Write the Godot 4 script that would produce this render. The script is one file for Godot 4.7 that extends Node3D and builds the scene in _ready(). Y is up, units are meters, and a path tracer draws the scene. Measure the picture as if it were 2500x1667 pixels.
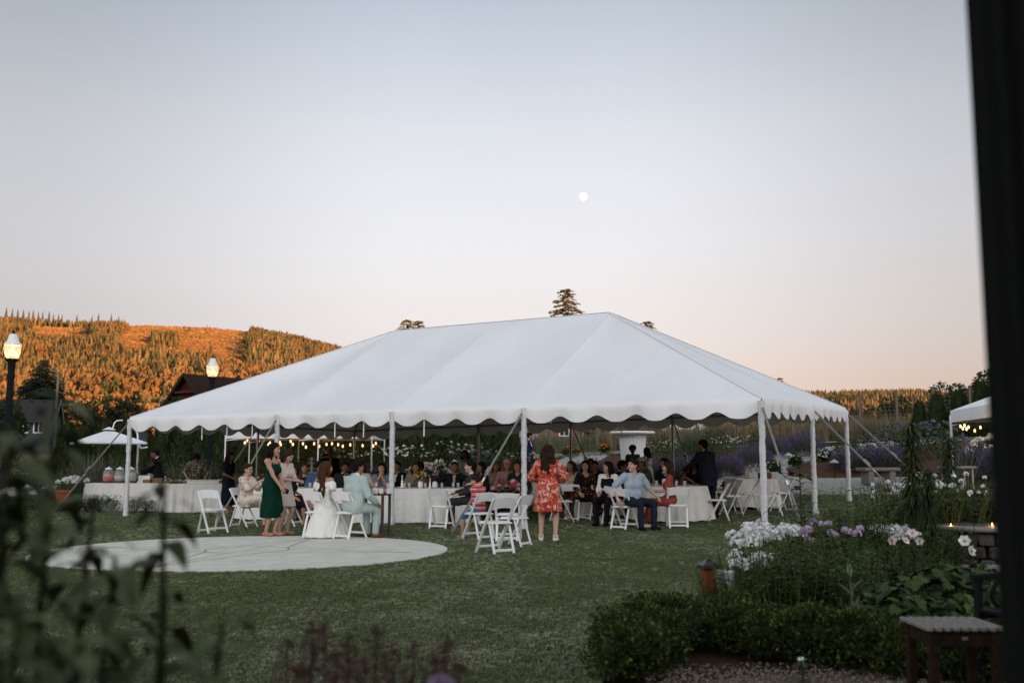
extends Node3D

# ---------------------------------------------------------------- geometry collector
class Geo:
	var v := PackedVector3Array()
	var n := PackedVector3Array()
	var c := PackedColorArray()
	var ix := PackedInt32Array()
	var uv := PackedVector2Array()

	func vert(p: Vector3, nn: Vector3, col: Color) -> int:
		v.append(p); n.append(nn); c.append(col)
		return v.size() - 1

	func tri(a: Vector3, b: Vector3, d: Vector3, col := Color.WHITE):
		var nn := (b - a).cross(d - a).normalized()
		var i := v.size()
		v.append(a); v.append(b); v.append(d)
		for k in 3:
			n.append(nn); c.append(col)
		ix.append(i); ix.append(i + 2); ix.append(i + 1)

	func quad(a: Vector3, b: Vector3, d: Vector3, e: Vector3, col := Color.WHITE):
		var nn := (b - a).cross(d - a)
		if nn.length_squared() < 1e-16:
			nn = (d - a).cross(e - a)
		nn = nn.normalized()
		var i := v.size()
		v.append(a); v.append(b); v.append(d); v.append(e)
		for k in 4:
			n.append(nn); c.append(col)
		ix.append_array(PackedInt32Array([i, i + 2, i + 1, i, i + 3, i + 2]))

	# chamfered box
	func box(at: Vector3, size: Vector3, ch := 0.0, b := Basis(), col := Color.WHITE):
		var h := size * 0.5
		ch = minf(ch, minf(h.x, minf(h.y, h.z)) * 0.45)
		if ch <= 0.0:
			for ax in 3:
				for s in [-1.0, 1.0]:
					var nn := Vector3.ZERO; nn[ax] = s
					var u := Vector3.ZERO; u[(ax + 1) % 3] = h[(ax + 1) % 3]
					var w := Vector3.ZERO; w[(ax + 2) % 3] = h[(ax + 2) % 3] * s
					var o: Vector3 = nn * h[ax]
					quad(at + b * (o - u - w), at + b * (o + u - w), at + b * (o + u + w), at + b * (o - u + w), col)
			return
		var P := func(sx: float, sy: float, sz: float, ax: int) -> Vector3:
			var q := Vector3(sx * (h.x - ch), sy * (h.y - ch), sz * (h.z - ch))
			var s3 := Vector3(sx, sy, sz)
			q[ax] = s3[ax] * h[ax]
			return at + b * q
		for ax in 3:
			var u := (ax + 1) % 3
			var w := (ax + 2) % 3
			for s in [-1.0, 1.0]:
				var q := []
				for k in [[-1.0, -1.0], [1.0, -1.0], [1.0, 1.0], [-1.0, 1.0]]:
					var s3 := Vector3.ZERO; s3[ax] = s; s3[u] = k[0]; s3[w] = k[1] * s
					q.append(P.call(s3.x, s3.y, s3.z, ax))
				quad(q[0], q[1], q[2], q[3], col)
		for ax in 3:   # edges along ax
			var u := (ax + 1) % 3
			var w := (ax + 2) % 3
			for su in [-1.0, 1.0]:
				for sw in [-1.0, 1.0]:
					var lo3 := Vector3.ZERO; lo3[ax] = -1.0; lo3[u] = su; lo3[w] = sw
					var hi3 := lo3; hi3[ax] = 1.0
					var a1: Vector3 = P.call(lo3.x, lo3.y, lo3.z, u)
					var a2: Vector3 = P.call(hi3.x, hi3.y, hi3.z, u)
					var b1: Vector3 = P.call(lo3.x, lo3.y, lo3.z, w)
					var b2: Vector3 = P.call(hi3.x, hi3.y, hi3.z, w)
					if su * sw > 0:
						quad(a1, a2, b2, b1, col)
					else:
						quad(b1, b2, a2, a1, col)
		for sx in [-1.0, 1.0]:
			for sy in [-1.0, 1.0]:
				for sz in [-1.0, 1.0]:
					var a: Vector3 = P.call(sx, sy, sz, 0)
					var d: Vector3 = P.call(sx, sy, sz, 1)
					var e: Vector3 = P.call(sx, sy, sz, 2)
					if sx * sy * sz > 0:
						tri(a, d, e, col)
					else:
						tri(a, e, d, col)

	# a straight bar with a rectangular section between two points
	func bar(a: Vector3, b2: Vector3, w: float, d: float, side := Vector3.UP, ch := 0.004, col := Color.WHITE):
		var z := (b2 - a)
		var l := z.length()
		if l < 1e-5: return
		z /= l
		var x := side.cross(z)
		if x.length() < 1e-3: x = Vector3.RIGHT.cross(z)
		if x.length() < 1e-3: x = Vector3.FORWARD.cross(z)
		x = x.normalized()
		box((a + b2) * 0.5, Vector3(w, d, l), ch, Basis(x, z.cross(x), z), col)

	func tube(pts: Array, rad, sides := 8, col := Color.WHITE, caps := true):
		var m := pts.size()
		var prev := Vector3.ZERO
		var first := v.size()
		for i in m:
			var p: Vector3 = pts[i]
			var t: Vector3 = (pts[mini(i + 1, m - 1)] - pts[maxi(i - 1, 0)]).normalized()
			var x: Vector3
			if i == 0:
				x = t.cross(Vector3.UP)
				if x.length() < 0.05: x = t.cross(Vector3.RIGHT)
			else:
				x = prev - t * prev.dot(t)
			x = x.normalized()
			prev = x
			var y := t.cross(x)
			var r: float = rad[i] if rad is Array else rad
			for k in sides:
				var an := TAU * k / sides
				var dir := x * cos(an) + y * sin(an)
				vert(p + dir * r, dir, col)
		for i in m - 1:
			for k in sides:
				var a := first + i * sides + k
				var b := first + i * sides + (k + 1) % sides
				ix.append_array(PackedInt32Array([a, a + sides, b, b, a + sides, b + sides]))
		if caps:
			for e in [0, m - 1]:
				var t: Vector3 = (pts[1] - pts[0]).normalized() * -1.0 if e == 0 else (pts[m - 1] - pts[m - 2]).normalized()
				var ci := vert(pts[e], t, col)
				var base := v.size()
				for k in sides:
					vert(v[first + e * sides + k], t, col)
				for k in sides:
					var a := base + k
					var b := base + (k + 1) % sides
					if e == 0:
						ix.append_array(PackedInt32Array([ci, a, b]))
					else:
						ix.append_array(PackedInt32Array([ci, b, a]))

	# profile: Array of Vector2(radius, height); flute: depth of vertical flutes, nf their number
	func lathe(prof: Array, sides := 24, xf := Transform3D(), col := Color.WHITE, flute := 0.0, nf := 0, f0 := -1e9, f1 := 1e9):
		var first := v.size()
		var m := prof.size()
		for i in m:
			var p: Vector2 = prof[i]
			var d: Vector2 = prof[mini(i + 1, m - 1)] - prof[maxi(i - 1, 0)]
			var nr := Vector2(d.y, -d.x).normalized()
			for k in sides + 1:
				var an := TAU * k / sides
				var r := p.x
				if nf > 0 and p.y > f0 and p.y < f1:
					r -= flute * (0.5 - 0.5 * cos(an * nf)) * 1.0
				vert(xf * Vector3(r * sin(an), p.y, r * cos(an)), xf.basis * Vector3(nr.x * sin(an), nr.y, nr.x * cos(an)), col)
		for i in m - 1:
			for k in sides:
				var a := first + i * (sides + 1) + k
				var b := a + sides + 1
				ix.append_array(PackedInt32Array([a, b, a + 1, a + 1, b, b + 1]))
		if nf > 0:
			renormal(first)

	func renormal(first := 0):
		for i in range(first, n.size()): n[i] = Vector3.ZERO
		for i in range(0, ix.size(), 3):
			if ix[i] < first: continue
			var f := (v[ix[i + 2]] - v[ix[i]]).cross(v[ix[i + 1]] - v[ix[i]])
			for k in 3: n[ix[i + k]] += f
		for i in range(first, n.size()): n[i] = n[i].normalized() if n[i].length() > 1e-12 else Vector3.UP

	func ball(at: Vector3, r: Vector3, seg := 8, col := Color.WHITE):
		var rings := maxi(seg / 2, 3)
		var first := v.size()
		for i in rings + 1:
			var th := PI * i / rings
			for k in seg + 1:
				var an := TAU * k / seg
				var d := Vector3(sin(th) * sin(an), cos(th), sin(th) * cos(an))
				vert(at + d * r, (d / r).normalized(), col)
		for i in rings:
			for k in seg:
				var a := first + i * (seg + 1) + k
				var b := a + seg + 1
				ix.append_array(PackedInt32Array([a, a + 1, b, a + 1, b + 1, b]))

	# a leaf or blade: base p, along dir, wide along side, bending by droop towards the ground
	func leaf(p: Vector3, dir: Vector3, side: Vector3, l: float, w: float, droop: float, col: Color, segs := 2):
		var first := v.size()
		var up := side.cross(dir).normalized()
		if segs <= 1:
			tri4(p, p + dir * l * 0.5 + side * w * 0.5, p + dir * l - Vector3.UP * droop * l, p + dir * l * 0.5 - side * w * 0.5, up, col)
			return
		for i in segs + 1:
			var t := float(i) / segs
			var q := p + dir * l * t - Vector3.UP * droop * l * t * t
			var ww := w * 0.5 * sin(PI * (0.12 + 0.88 * t) * 0.98) if i < segs else 0.0
			var fold := up * ww * 0.35
			vert(q - side * ww + fold, (up + side * 0.3).normalized(), col)
			vert(q + side * ww + fold, (up - side * 0.3).normalized(), col)
			if i < segs:
				var a := first + i * 2
				ix.append_array(PackedInt32Array([a, a + 2, a + 1, a + 1, a + 2, a + 3]))

	func tri4(a: Vector3, b: Vector3, d: Vector3, e: Vector3, nn: Vector3, col: Color):
		var i := v.size()
		v.append(a); v.append(b); v.append(d); v.append(e)
		for k in 4:
			n.append(nn); c.append(col)
		ix.append_array(PackedInt32Array([i, i + 2, i + 1, i, i + 3, i + 2]))

	func add(g: Geo, xf := Transform3D(), tint := Color.WHITE):
		var first := v.size()
		var nb := xf.basis.inverse().transposed()
		for i in g.v.size():
			v.append(xf * g.v[i]); n.append((nb * g.n[i]).normalized()); c.append(g.c[i] * tint)
		var flip := xf.basis.determinant() < 0
		for i in range(0, g.ix.size(), 3):
			ix.append(first + g.ix[i])
			ix.append(first + g.ix[i + (2 if flip else 1)])
			ix.append(first + g.ix[i + (1 if flip else 2)])

	func mesh(mat: Material) -> ArrayMesh:
		var a := []
		a.resize(Mesh.ARRAY_MAX)
		a[Mesh.ARRAY_VERTEX] = v
		a[Mesh.ARRAY_NORMAL] = n
		a[Mesh.ARRAY_COLOR] = c
		if uv.size() == v.size(): a[Mesh.ARRAY_TEX_UV] = uv
		a[Mesh.ARRAY_INDEX] = ix
		var m := ArrayMesh.new()
		m.add_surface_from_arrays(Mesh.PRIMITIVE_TRIANGLES, a)
		m.surface_set_material(0, mat)
		return m

# ---------------------------------------------------------------- distance field, meshed with surface nets
class Field:
	var bones := []      # [a, b, ra, rb, k, sign]
	var cs := 0.02
	var cut_lo := -1e9
	var cut_hi := 1e9
	var cut_n := Vector3.ZERO   # an oblique cut: keeps points with cut_n.dot(p) < cut_d
	var cut_d := 0.0
	var stretch := Vector3.ONE

	func cap(a: Vector3, b: Vector3, ra: float, rb: float, k := 0.03):
		bones.append([a, b, ra, rb, k, 1])

	func sub(a: Vector3, b: Vector3, ra: float, rb: float, k := 0.01):
		bones.append([a, b, ra, rb, k, -1])

	func build(col := Color.WHITE, tint = null) -> Geo:
		var g := Geo.new()
		var lo := Vector3(1e9, 1e9, 1e9)
		var hi := -lo
		for q in bones:
			if q[5] < 0: continue
			var m: float = maxf(q[2], q[3])
			var e := Vector3(m, m, m)
			lo = lo.min(q[0] - e).min(q[1] - e)
			hi = hi.max(q[0] + e).max(q[1] + e)
		lo.y = maxf(lo.y, cut_lo); hi.y = minf(hi.y, cut_hi)
		lo -= Vector3.ONE * cs * 2.5; hi += Vector3.ONE * cs * 2.5
		var nx := int((hi.x - lo.x) / cs) + 2
		var ny := int((hi.y - lo.y) / cs) + 2
		var nz := int((hi.z - lo.z) / cs) + 2
		var f := PackedFloat32Array()
		f.resize(nx * ny * nz); f.fill(1e3)
		for q in bones:
			var a: Vector3 = q[0]
			var b: Vector3 = q[1]
			var ra: float = q[2]
			var dr: float = q[3] - ra
			var k: float = q[4]
			var m: float = maxf(ra, q[3]) + k + cs * 2.0
			var l3 := (a.min(b) - Vector3(m, m, m) - lo) / cs
			var h3 := (a.max(b) + Vector3(m, m, m) - lo) / cs
			var x0 := maxi(int(l3.x), 0); var x1 := mini(int(h3.x) + 1, nx - 1)
			var y0 := maxi(int(l3.y), 0); var y1 := mini(int(h3.y) + 1, ny - 1)
			var z0 := maxi(int(l3.z), 0); var z1 := mini(int(h3.z) + 1, nz - 1)
			var ab := b - a
			var inv := 1.0 / maxf(ab.length_squared(), 1e-9)
			var plus: bool = q[5] > 0
			for z in range(z0, z1 + 1):
				for y in range(y0, y1 + 1):
					var base := (z * ny + y) * nx
					var p := Vector3(lo.x + x0 * cs, lo.y + y * cs, lo.z + z * cs) - a
					for x in range(x0, x1 + 1):
						var t := clampf(p.dot(ab) * inv, 0.0, 1.0)
						var d := (p - ab * t).length() - ra - dr * t
						p.x += cs
						var o := f[base + x]
						if plus:
							var h := maxf(k - absf(o - d), 0.0)
							f[base + x] = minf(o, d) - h * h * 0.25 / k
						else:
							var h := maxf(k - absf(o + d), 0.0)
							f[base + x] = maxf(o, -d) + h * h * 0.25 / k
		if cut_lo > -1e8 or cut_hi < 1e8 or cut_n != Vector3.ZERO:
			for z in nz:
				for y in ny:
					var yy := lo.y + y * cs
					var dd := maxf(cut_lo - yy, yy - cut_hi)
					var base := (z * ny + y) * nx
					for x in nx:
						var d2 := dd
						if cut_n != Vector3.ZERO:
							d2 = maxf(dd, cut_n.dot(Vector3(lo.x + x * cs, yy, lo.z + z * cs)) - cut_d)
						if f[base + x] < d2: f[base + x] = d2
		var id := PackedInt32Array()
		id.resize(nx * ny * nz); id.fill(-1)
		var sy := nx
		var sz := nx * ny
		var lim := cs * 1.8
		for z in nz - 1:
			for y in ny - 1:
				var base := (z * ny + y) * nx
				for x in nx - 1:
					var i := base + x
					var f0 := f[i]
					if absf(f0) > lim: continue
					var f1 := f[i + 1]; var f2 := f[i + sy]; var f3 := f[i + sy + 1]
					var f4 := f[i + sz]; var f5 := f[i + sz + 1]; var f6 := f[i + sz + sy]; var f7 := f[i + sz + sy + 1]
					var neg := int(f0 < 0) + int(f1 < 0) + int(f2 < 0) + int(f3 < 0) + int(f4 < 0) + int(f5 < 0) + int(f6 < 0) + int(f7 < 0)
					if neg == 0 or neg == 8: continue
					var s := Vector3.ZERO
					var m := 0
					if (f0 < 0) != (f1 < 0): s += Vector3(f0 / (f0 - f1), 0, 0); m += 1
					if (f2 < 0) != (f3 < 0): s += Vector3(f2 / (f2 - f3), 1, 0); m += 1
					if (f4 < 0) != (f5 < 0): s += Vector3(f4 / (f4 - f5), 0, 1); m += 1
					if (f6 < 0) != (f7 < 0): s += Vector3(f6 / (f6 - f7), 1, 1); m += 1
					if (f0 < 0) != (f2 < 0): s += Vector3(0, f0 / (f0 - f2), 0); m += 1
					if (f1 < 0) != (f3 < 0): s += Vector3(1, f1 / (f1 - f3), 0); m += 1
					if (f4 < 0) != (f6 < 0): s += Vector3(0, f4 / (f4 - f6), 1); m += 1
					if (f5 < 0) != (f7 < 0): s += Vector3(1, f5 / (f5 - f7), 1); m += 1
					if (f0 < 0) != (f4 < 0): s += Vector3(0, 0, f0 / (f0 - f4)); m += 1
					if (f1 < 0) != (f5 < 0): s += Vector3(1, 0, f1 / (f1 - f5)); m += 1
					if (f2 < 0) != (f6 < 0): s += Vector3(0, 1, f2 / (f2 - f6)); m += 1
					if (f3 < 0) != (f7 < 0): s += Vector3(1, 1, f3 / (f3 - f7)); m += 1
					var gr := Vector3(f1 + f3 + f5 + f7 - f0 - f2 - f4 - f6, f2 + f3 + f6 + f7 - f0 - f1 - f4 - f5, f4 + f5 + f6 + f7 - f0 - f1 - f2 - f3)
					var p := lo + (Vector3(x, y, z) + s / m) * cs
					var nn := gr.normalized()
					id[i] = g.v.size()
					g.v.append(p * stretch); g.n.append((nn / stretch).normalized())
					g.c.append(tint.call(p, nn) if tint else col)
		for z in range(1, nz - 1):
			for y in range(1, ny - 1):
				var base := (z * ny + y) * nx
				for x in range(1, nx - 1):
					var i := base + x
					if id[i] < 0: continue
					var inside := f[i] < 0
					if inside != (f[i + 1] < 0):
						_face(g, id[i], id[i - sy], id[i - sy - sz], id[i - sz], inside)
					if inside != (f[i + sy] < 0):
						_face(g, id[i], id[i - sz], id[i - sz - 1], id[i - 1], inside)
					if inside != (f[i + sz] < 0):
						_face(g, id[i], id[i - 1], id[i - 1 - sy], id[i - sy], inside)
		return g

	func _face(g: Geo, a: int, b: int, d: int, e: int, inside: bool):
		if a < 0 or b < 0 or d < 0 or e < 0: return
		if inside:
			g.ix.append_array(PackedInt32Array([a, d, b, a, e, d]))
		else:
			g.ix.append_array(PackedInt32Array([a, b, d, a, d, e]))

# ---------------------------------------------------------------- nodes
var used := {}
func numbered(s: String) -> String:
	if not used.has(s):
		used[s] = 0
		return s
	used[s] += 1
	return "%s_%03d" % [s, used[s]]

func tag(o: Node, label := "", category := "", group := "", kind := ""):
	if label: o.set_meta("label", label)
	if category: o.set_meta("category", category)
	if group: o.set_meta("group", group)
	if kind: o.set_meta("kind", kind)

func thing(called: String, label: String, category: String, at := Vector3.ZERO, yaw := 0.0, group := "") -> Node3D:
	var o := Node3D.new()
	o.name = numbered(called)
	add_child(o)
	o.position = at
	o.rotation.y = yaw
	tag(o, label, category, group)
	return o

func part(called: String, g, m: Material, parent: Node, label := "", kind := "") -> MeshInstance3D:
	var o := MeshInstance3D.new()
	o.mesh = g.mesh(m) if g is Geo else g
	o.name = called
	if parent == self: o.name = numbered(called)
	parent.add_child(o, true)
	if label: o.set_meta("label", label)
	if kind: o.set_meta("kind", kind)
	return o

func solo(called: String, g, m: Material, label: String, category: String, at := Vector3.ZERO, yaw := 0.0, group := "") -> MeshInstance3D:
	var o := part(called, g, m, self)
	tag(o, label, category, group)
	o.position = at
	o.rotation.y = yaw
	return o

func structure(called: String, g, m: Material) -> MeshInstance3D:
	var o := part(called, g, m, self)
	tag(o, "", "", "", "structure")
	return o

func stuff(called: String, label: String, category: String, mesh: Mesh, xfs: Array, cols = null, parent: Node = self) -> MultiMeshInstance3D:
	var mm := MultiMesh.new()
	mm.transform_format = MultiMesh.TRANSFORM_3D
	mm.use_colors = cols != null
	mm.mesh = mesh
	mm.instance_count = xfs.size()
	for i in xfs.size():
		mm.set_instance_transform(i, xfs[i])
		if cols != null: mm.set_instance_color(i, cols[i])
	var o := MultiMeshInstance3D.new()
	o.multimesh = mm
	o.name = numbered(called) if parent == self else called
	parent.add_child(o, true)
	tag(o, label, category, "", "stuff")
	return o

func dup(o: Node3D, label: String, at: Vector3, yaw := 0.0, group := "", sc := 1.0) -> Node3D:
	var r: Node3D = o.duplicate()
	var base := String(o.name)
	var cut := base.length() - 4
	if cut > 0 and base[cut] == "_" and base.substr(cut + 1).is_valid_int(): base = base.substr(0, cut)
	r.name = numbered(base)
	add_child(r)
	r.position = at
	r.rotation = Vector3(0, yaw, 0)
	r.scale = Vector3.ONE * sc
	if label: r.set_meta("label", label)
	if group: r.set_meta("group", group)
	return r

# ---------------------------------------------------------------- materials
func mat(r: float, gg: float, b: float, rough := 0.8, metal := 0.0) -> StandardMaterial3D:
	var m := StandardMaterial3D.new()
	m.albedo_color = Color(r, gg, b).linear_to_srgb()
	m.roughness = rough
	m.metallic = metal
	if rough > 0.6: m.metallic_specular = 0.2
	return m

func vmat(rough := 0.8, back := 0.0) -> StandardMaterial3D:   # colour comes from the vertices
	var m := StandardMaterial3D.new()
	m.vertex_color_use_as_albedo = true
	m.roughness = rough
	m.metallic_specular = 0.2
	if back > 0.0:
		m.backlight_enabled = true
		m.backlight = Color(back, back, back)
	return m

func glass(r: float, gg: float, b: float, a: float) -> StandardMaterial3D:
	var m := mat(r, gg, b, 0.04)
	m.transparency = BaseMaterial3D.TRANSPARENCY_ALPHA
	m.albedo_color.a = a
	return m

func glow(r: float, gg: float, b: float, e: float) -> StandardMaterial3D:
	var m := mat(0.8, 0.75, 0.65, 0.4)
	m.emission_enabled = true
	m.emission = Color(r, gg, b).linear_to_srgb()
	m.emission_energy_multiplier = e
	return m

func noise(seed_: int, freq: float, oct := 4) -> FastNoiseLite:
	var f := FastNoiseLite.new()
	f.seed = seed_
	f.frequency = freq
	f.noise_type = FastNoiseLite.TYPE_SIMPLEX_SMOOTH
	f.fractal_octaves = oct
	return f

# a seamless mottled texture between linear colours, mapped by world position: metres = size of one repeat
func mottled(a: Color, b: Color, seed_: int, metres: float, freq := 0.03, rough := 0.9, fine := 0.35, bump := 0.0, world := true, px := 512) -> StandardMaterial3D:
	var i1 := noise(seed_, freq, 5).get_seamless_image(px, px)
	var i2 := noise(seed_ + 7, freq * 7.0, 3).get_seamless_image(px, px)
	i1.convert(Image.FORMAT_L8); i2.convert(Image.FORMAT_L8)
	var d1 := i1.get_data()
	var d2 := i2.get_data()
	var out := PackedByteArray()
	out.resize(px * px * 3)
	var lut := PackedByteArray()
	for k in 256:
		var q := a.lerp(b, smoothstep(0.15, 0.85, k / 255.0)).linear_to_srgb()
		lut.append_array(PackedByteArray([q.r8, q.g8, q.b8]))
	for k in px * px:
		var t := clampi(int(d1[k] * (1.0 - fine) + d2[k] * fine), 0, 255) * 3
		out[k * 3] = lut[t]; out[k * 3 + 1] = lut[t + 1]; out[k * 3 + 2] = lut[t + 2]
	var m := StandardMaterial3D.new()
	m.albedo_texture = ImageTexture.create_from_image(Image.create_from_data(px, px, false, Image.FORMAT_RGB8, out))
	m.roughness = rough
	if rough > 0.6: m.metallic_specular = 0.15
	m.uv1_triplanar = true
	m.uv1_world_triplanar = world
	m.uv1_scale = Vector3.ONE / metres
	if bump > 0.0:
		i2.convert(Image.FORMAT_RGBA8)
		i2.bump_map_to_normal_map(bump)
		m.normal_enabled = true
		m.normal_texture = ImageTexture.create_from_image(i2)
	return m

func rand_col(rng: RandomNumberGenerator, a: Color, b: Color) -> Color:
	var k := a.lerp(b, rng.randf())
	var j := rng.randf_range(0.8, 1.2)
	if k.r < 0.1 and k.g < 0.14 and k.b < 0.08: j *= 1.35
	return Color(k.r * j, k.g * j, k.b * j)

func rdir(rng: RandomNumberGenerator) -> Vector3:
	var z := rng.randf_range(-1, 1)
	var a := rng.randf_range(0, TAU)
	var r := sqrt(1 - z * z)
	return Vector3(r * cos(a), z, r * sin(a))

func rnd(s: int) -> RandomNumberGenerator:
	var r := RandomNumberGenerator.new()
	r.seed = s
	return r

# ---------------------------------------------------------------- where things stand
const EYE := 1.28
const PITCH := 0.124
const FL := 2431.0        # focal length in pixels of the 2500-pixel photograph
func tent_sv(x: float, d: float) -> Vector2:
	return Vector2((x + 9.85) * 0.889 - (d - 25.71) * 0.458, (x + 9.85) * 0.458 + (d - 25.71) * 0.889)

func lie(x: float, z: float) -> float:      # height of the garden's ground
	var q := tent_sv(x, -z)
	var t := clampf(q.x / 16.23, 0.0, 1.5)
	var w := clampf(q.y / 9.68, 0.0, 1.6)
	var far := maxf(q.y - 8.5, 0.0)
	var up := 0.1 * far
	up = up if up < 1.6 else 1.6 + 0.8 * (1.0 - exp(-(up - 1.6) / 0.8))
	return 0.3 * t * w + up * smoothstep(0.0, 3.0, far)

func gd(x: float, d: float, lift := 0.0) -> Vector3:     # the point of the ground at x metres right, d metres ahead
	return Vector3(x, lie(x, -d) + lift, -d)

func ray(px: float, py: float) -> Vector3:
	var r := Vector3((px - 1250.0) / FL, -(py - 833.5) / FL, -1.0)
	return r.rotated(Vector3.RIGHT, PITCH)

func at(px: float, py: float, d: float) -> Vector3:
	var r := ray(px, py)
	return Vector3(0, EYE, 0) + r * (d / -r.z)

func gx(px: float, d: float, lift := 0.0) -> Vector3:    # on the ground, d metres ahead, seen at column px
	return gd((px - 1250.0) / FL * d * 1.0, d, lift)

func gp(px: float, py: float) -> Vector3:    # where the line of sight meets the ground
	var r := ray(px, py)
	r /= -r.z
	var d := 3.0
	while d < 140.0:
		var p := Vector3(0, EYE, 0) + r * d
		if p.y < lie(p.x, p.z): break
		d += 0.05
	return gd(r.x * d, d)

# ---------------------------------------------------------------- camera, sky, sun
const EXPO := 3.4
func lin(r: float, g: float, b: float) -> Color:      # a colour as seen in the picture, 0..255, to scene light
	return Color(r / 255.0, g / 255.0, b / 255.0).srgb_to_linear()

func camera_and_light():
	var cam := Camera3D.new()
	cam.name = "camera"
	add_child(cam)
	cam.position = Vector3(0, EYE, 0)
	cam.rotation.x = PITCH
	cam.far = 6000.0
	cam.near = 0.05
	var ca := CameraAttributesPhysical.new()
	ca.frustum_focal_length = 35.0
	ca.frustum_focus_distance = 19.0
	ca.frustum_near = 0.05
	ca.frustum_far = 6000.0
	ca.exposure_aperture = 2.1
	cam.attributes = ca
	cam.fov = rad_to_deg(2.0 * atan(833.5 / FL))
	cam.current = true

	var e := Environment.new()
	e.background_mode = Environment.BG_SKY
	e.tonemap_mode = Environment.TONE_MAPPER_LINEAR
	e.tonemap_exposure = EXPO
	e.sdfgi_enabled = true
	e.ssao_enabled = true
	e.ssil_enabled = true
	var sky := Sky.new()
	var pm := PanoramaSkyMaterial.new()
	pm.panorama = ImageTexture.create_from_image(sky_image())
	sky.sky_material = pm
	e.sky = sky
	var we := WorldEnvironment.new()
	we.name = "world_environment"
	we.environment = e
	add_child(we)

	var sun := DirectionalLight3D.new()
	sun.name = "sun"
	sun.light_color = Color(1.0, 0.49, 0.16).linear_to_srgb()
	sun.light_energy = 1.6
	sun.light_angular_distance = 0.5
	sun.shadow_enabled = true
	add_child(sun)
	sun.basis = Basis.looking_at(Vector3(-0.68, -sin(deg_to_rad(2.3)), -0.73).normalized(), Vector3.UP)

func sky_image() -> Image:
	var w := 1024
	var h := 512
	var im := Image.create(w, h, false, Image.FORMAT_RGBF)
	var air := noise(91, 1.0, 3)
	# elevation in degrees, colour away from the sun (the side in view) left and right, colour on the sunset side
	var rows := [
		[-90.0, lin(120, 118, 112), lin(120, 118, 112), lin(140, 125, 110)],
		[-1.0, lin(214, 196, 186), lin(236, 204, 184), lin(255, 210, 160)],
		[2.5, lin(230, 210, 200), lin(246, 214, 194), lin(255, 218, 172)],
		[4.6, lin(235, 220, 214), lin(246, 224, 209), lin(255, 230, 198)],
		[7.0, lin(238, 231, 230), lin(244, 233, 226), lin(255, 240, 220)],
		[10.0, lin(240, 237, 238), lin(242, 237, 236), lin(255, 247, 238)],
		[13.0, lin(239, 239, 243), lin(239, 238, 241), lin(255, 252, 250)],
		[16.0, lin(234, 236, 242), lin(234, 235, 241), lin(252, 252, 254)],
		[19.0, lin(225, 229, 236), lin(225, 228, 235), lin(247, 248, 251)],
		[23.0, lin(206, 214, 226), lin(206, 213, 224), lin(240, 243, 247)],
		[27.0, lin(187, 197, 209), lin(187, 197, 208), lin(232, 236, 242)],
		[45.0, lin(172, 182, 195), lin(172, 182, 195), lin(208, 213, 221)],
		[90.0, lin(174, 183, 196), lin(174, 183, 196), lin(174, 183, 196)]]
	for y in h:
		var el := 90.0 - 180.0 * (y + 0.5) / h
		var i := 0
		while i < rows.size() - 2 and rows[i + 1][0] < el: i += 1
		var t := clampf((el - rows[i][0]) / (rows[i + 1][0] - rows[i][0]), 0, 1)
		var cl: Color = rows[i][1].lerp(rows[i + 1][1], t)
		var cr: Color = rows[i][2].lerp(rows[i + 1][2], t)
		var cw: Color = rows[i][3].lerp(rows[i + 1][3], t)
		for x in w:
			var az := TAU * (x + 0.5) / w        # 0 ahead, growing to the right
			var side := 0.5 + 0.5 * clampf(sin(az) / 0.45, -1.0, 1.0)
			var back := smoothstep(-0.35, 0.95, -cos(az))
			var col: Color = cl.lerp(cr, side * side * (3 - 2 * side)).lerp(cw * lerpf(2.5, 1.0, smoothstep(12.0, 60.0, el)), back) * (1.0 - 0.29 * smoothstep(0.08, 0.5, absf(sin(az))) * (1.0 - back) * (1.0 - smoothstep(35.0, 70.0, el)))
			col = col * (1.0 + 0.018 * air.get_noise_3d(sin(az) * 2.0, el * 0.09, cos(az) * 2.0))
			im.set_pixel(x, y, Color(col.r / EXPO, col.g / EXPO, col.b / EXPO))
	return im

# ---------------------------------------------------------------- ground and hills
func sheet(poly: PackedVector2Array, lift: float, cell: float, thick := 0.0) -> Geo:    # poly in (x, d)
	var g := Geo.new()
	var lo := Vector2(1e9, 1e9)
	var hi := -lo
	for p in poly:
		lo = lo.min(p); hi = hi.max(p)
	var i := floorf(lo.x / cell)
	while i * cell < hi.x:
		var j := floorf(lo.y / cell)
		while j * cell < hi.y:
			var q := PackedVector2Array([Vector2(i, j) * cell, Vector2(i + 1, j) * cell, Vector2(i + 1, j + 1) * cell, Vector2(i, j + 1) * cell])
			for r in Geometry2D.intersect_polygons(q, poly):
				var t := Geometry2D.triangulate_polygon(r)
				for k in range(0, t.size(), 3):
					var a: Vector3 = gd(r[t[k]].x, r[t[k]].y, lift)
					var b: Vector3 = gd(r[t[k + 1]].x, r[t[k + 1]].y, lift)
					var d: Vector3 = gd(r[t[k + 2]].x, r[t[k + 2]].y, lift)
					if (b - a).cross(d - a).y < 0: g.tri(a, d, b)
					else: g.tri(a, b, d)
			j += 1.0
		i += 1.0
	if thick > 0.0:
		for k in poly.size():
			var p := poly[k]
			var q := poly[(k + 1) % poly.size()]
			var a := gd(p.x, p.y, lift)
			var b := gd(q.x, q.y, lift)
			g.quad(a, b, b - Vector3.UP * thick, a - Vector3.UP * thick)
	return g

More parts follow.
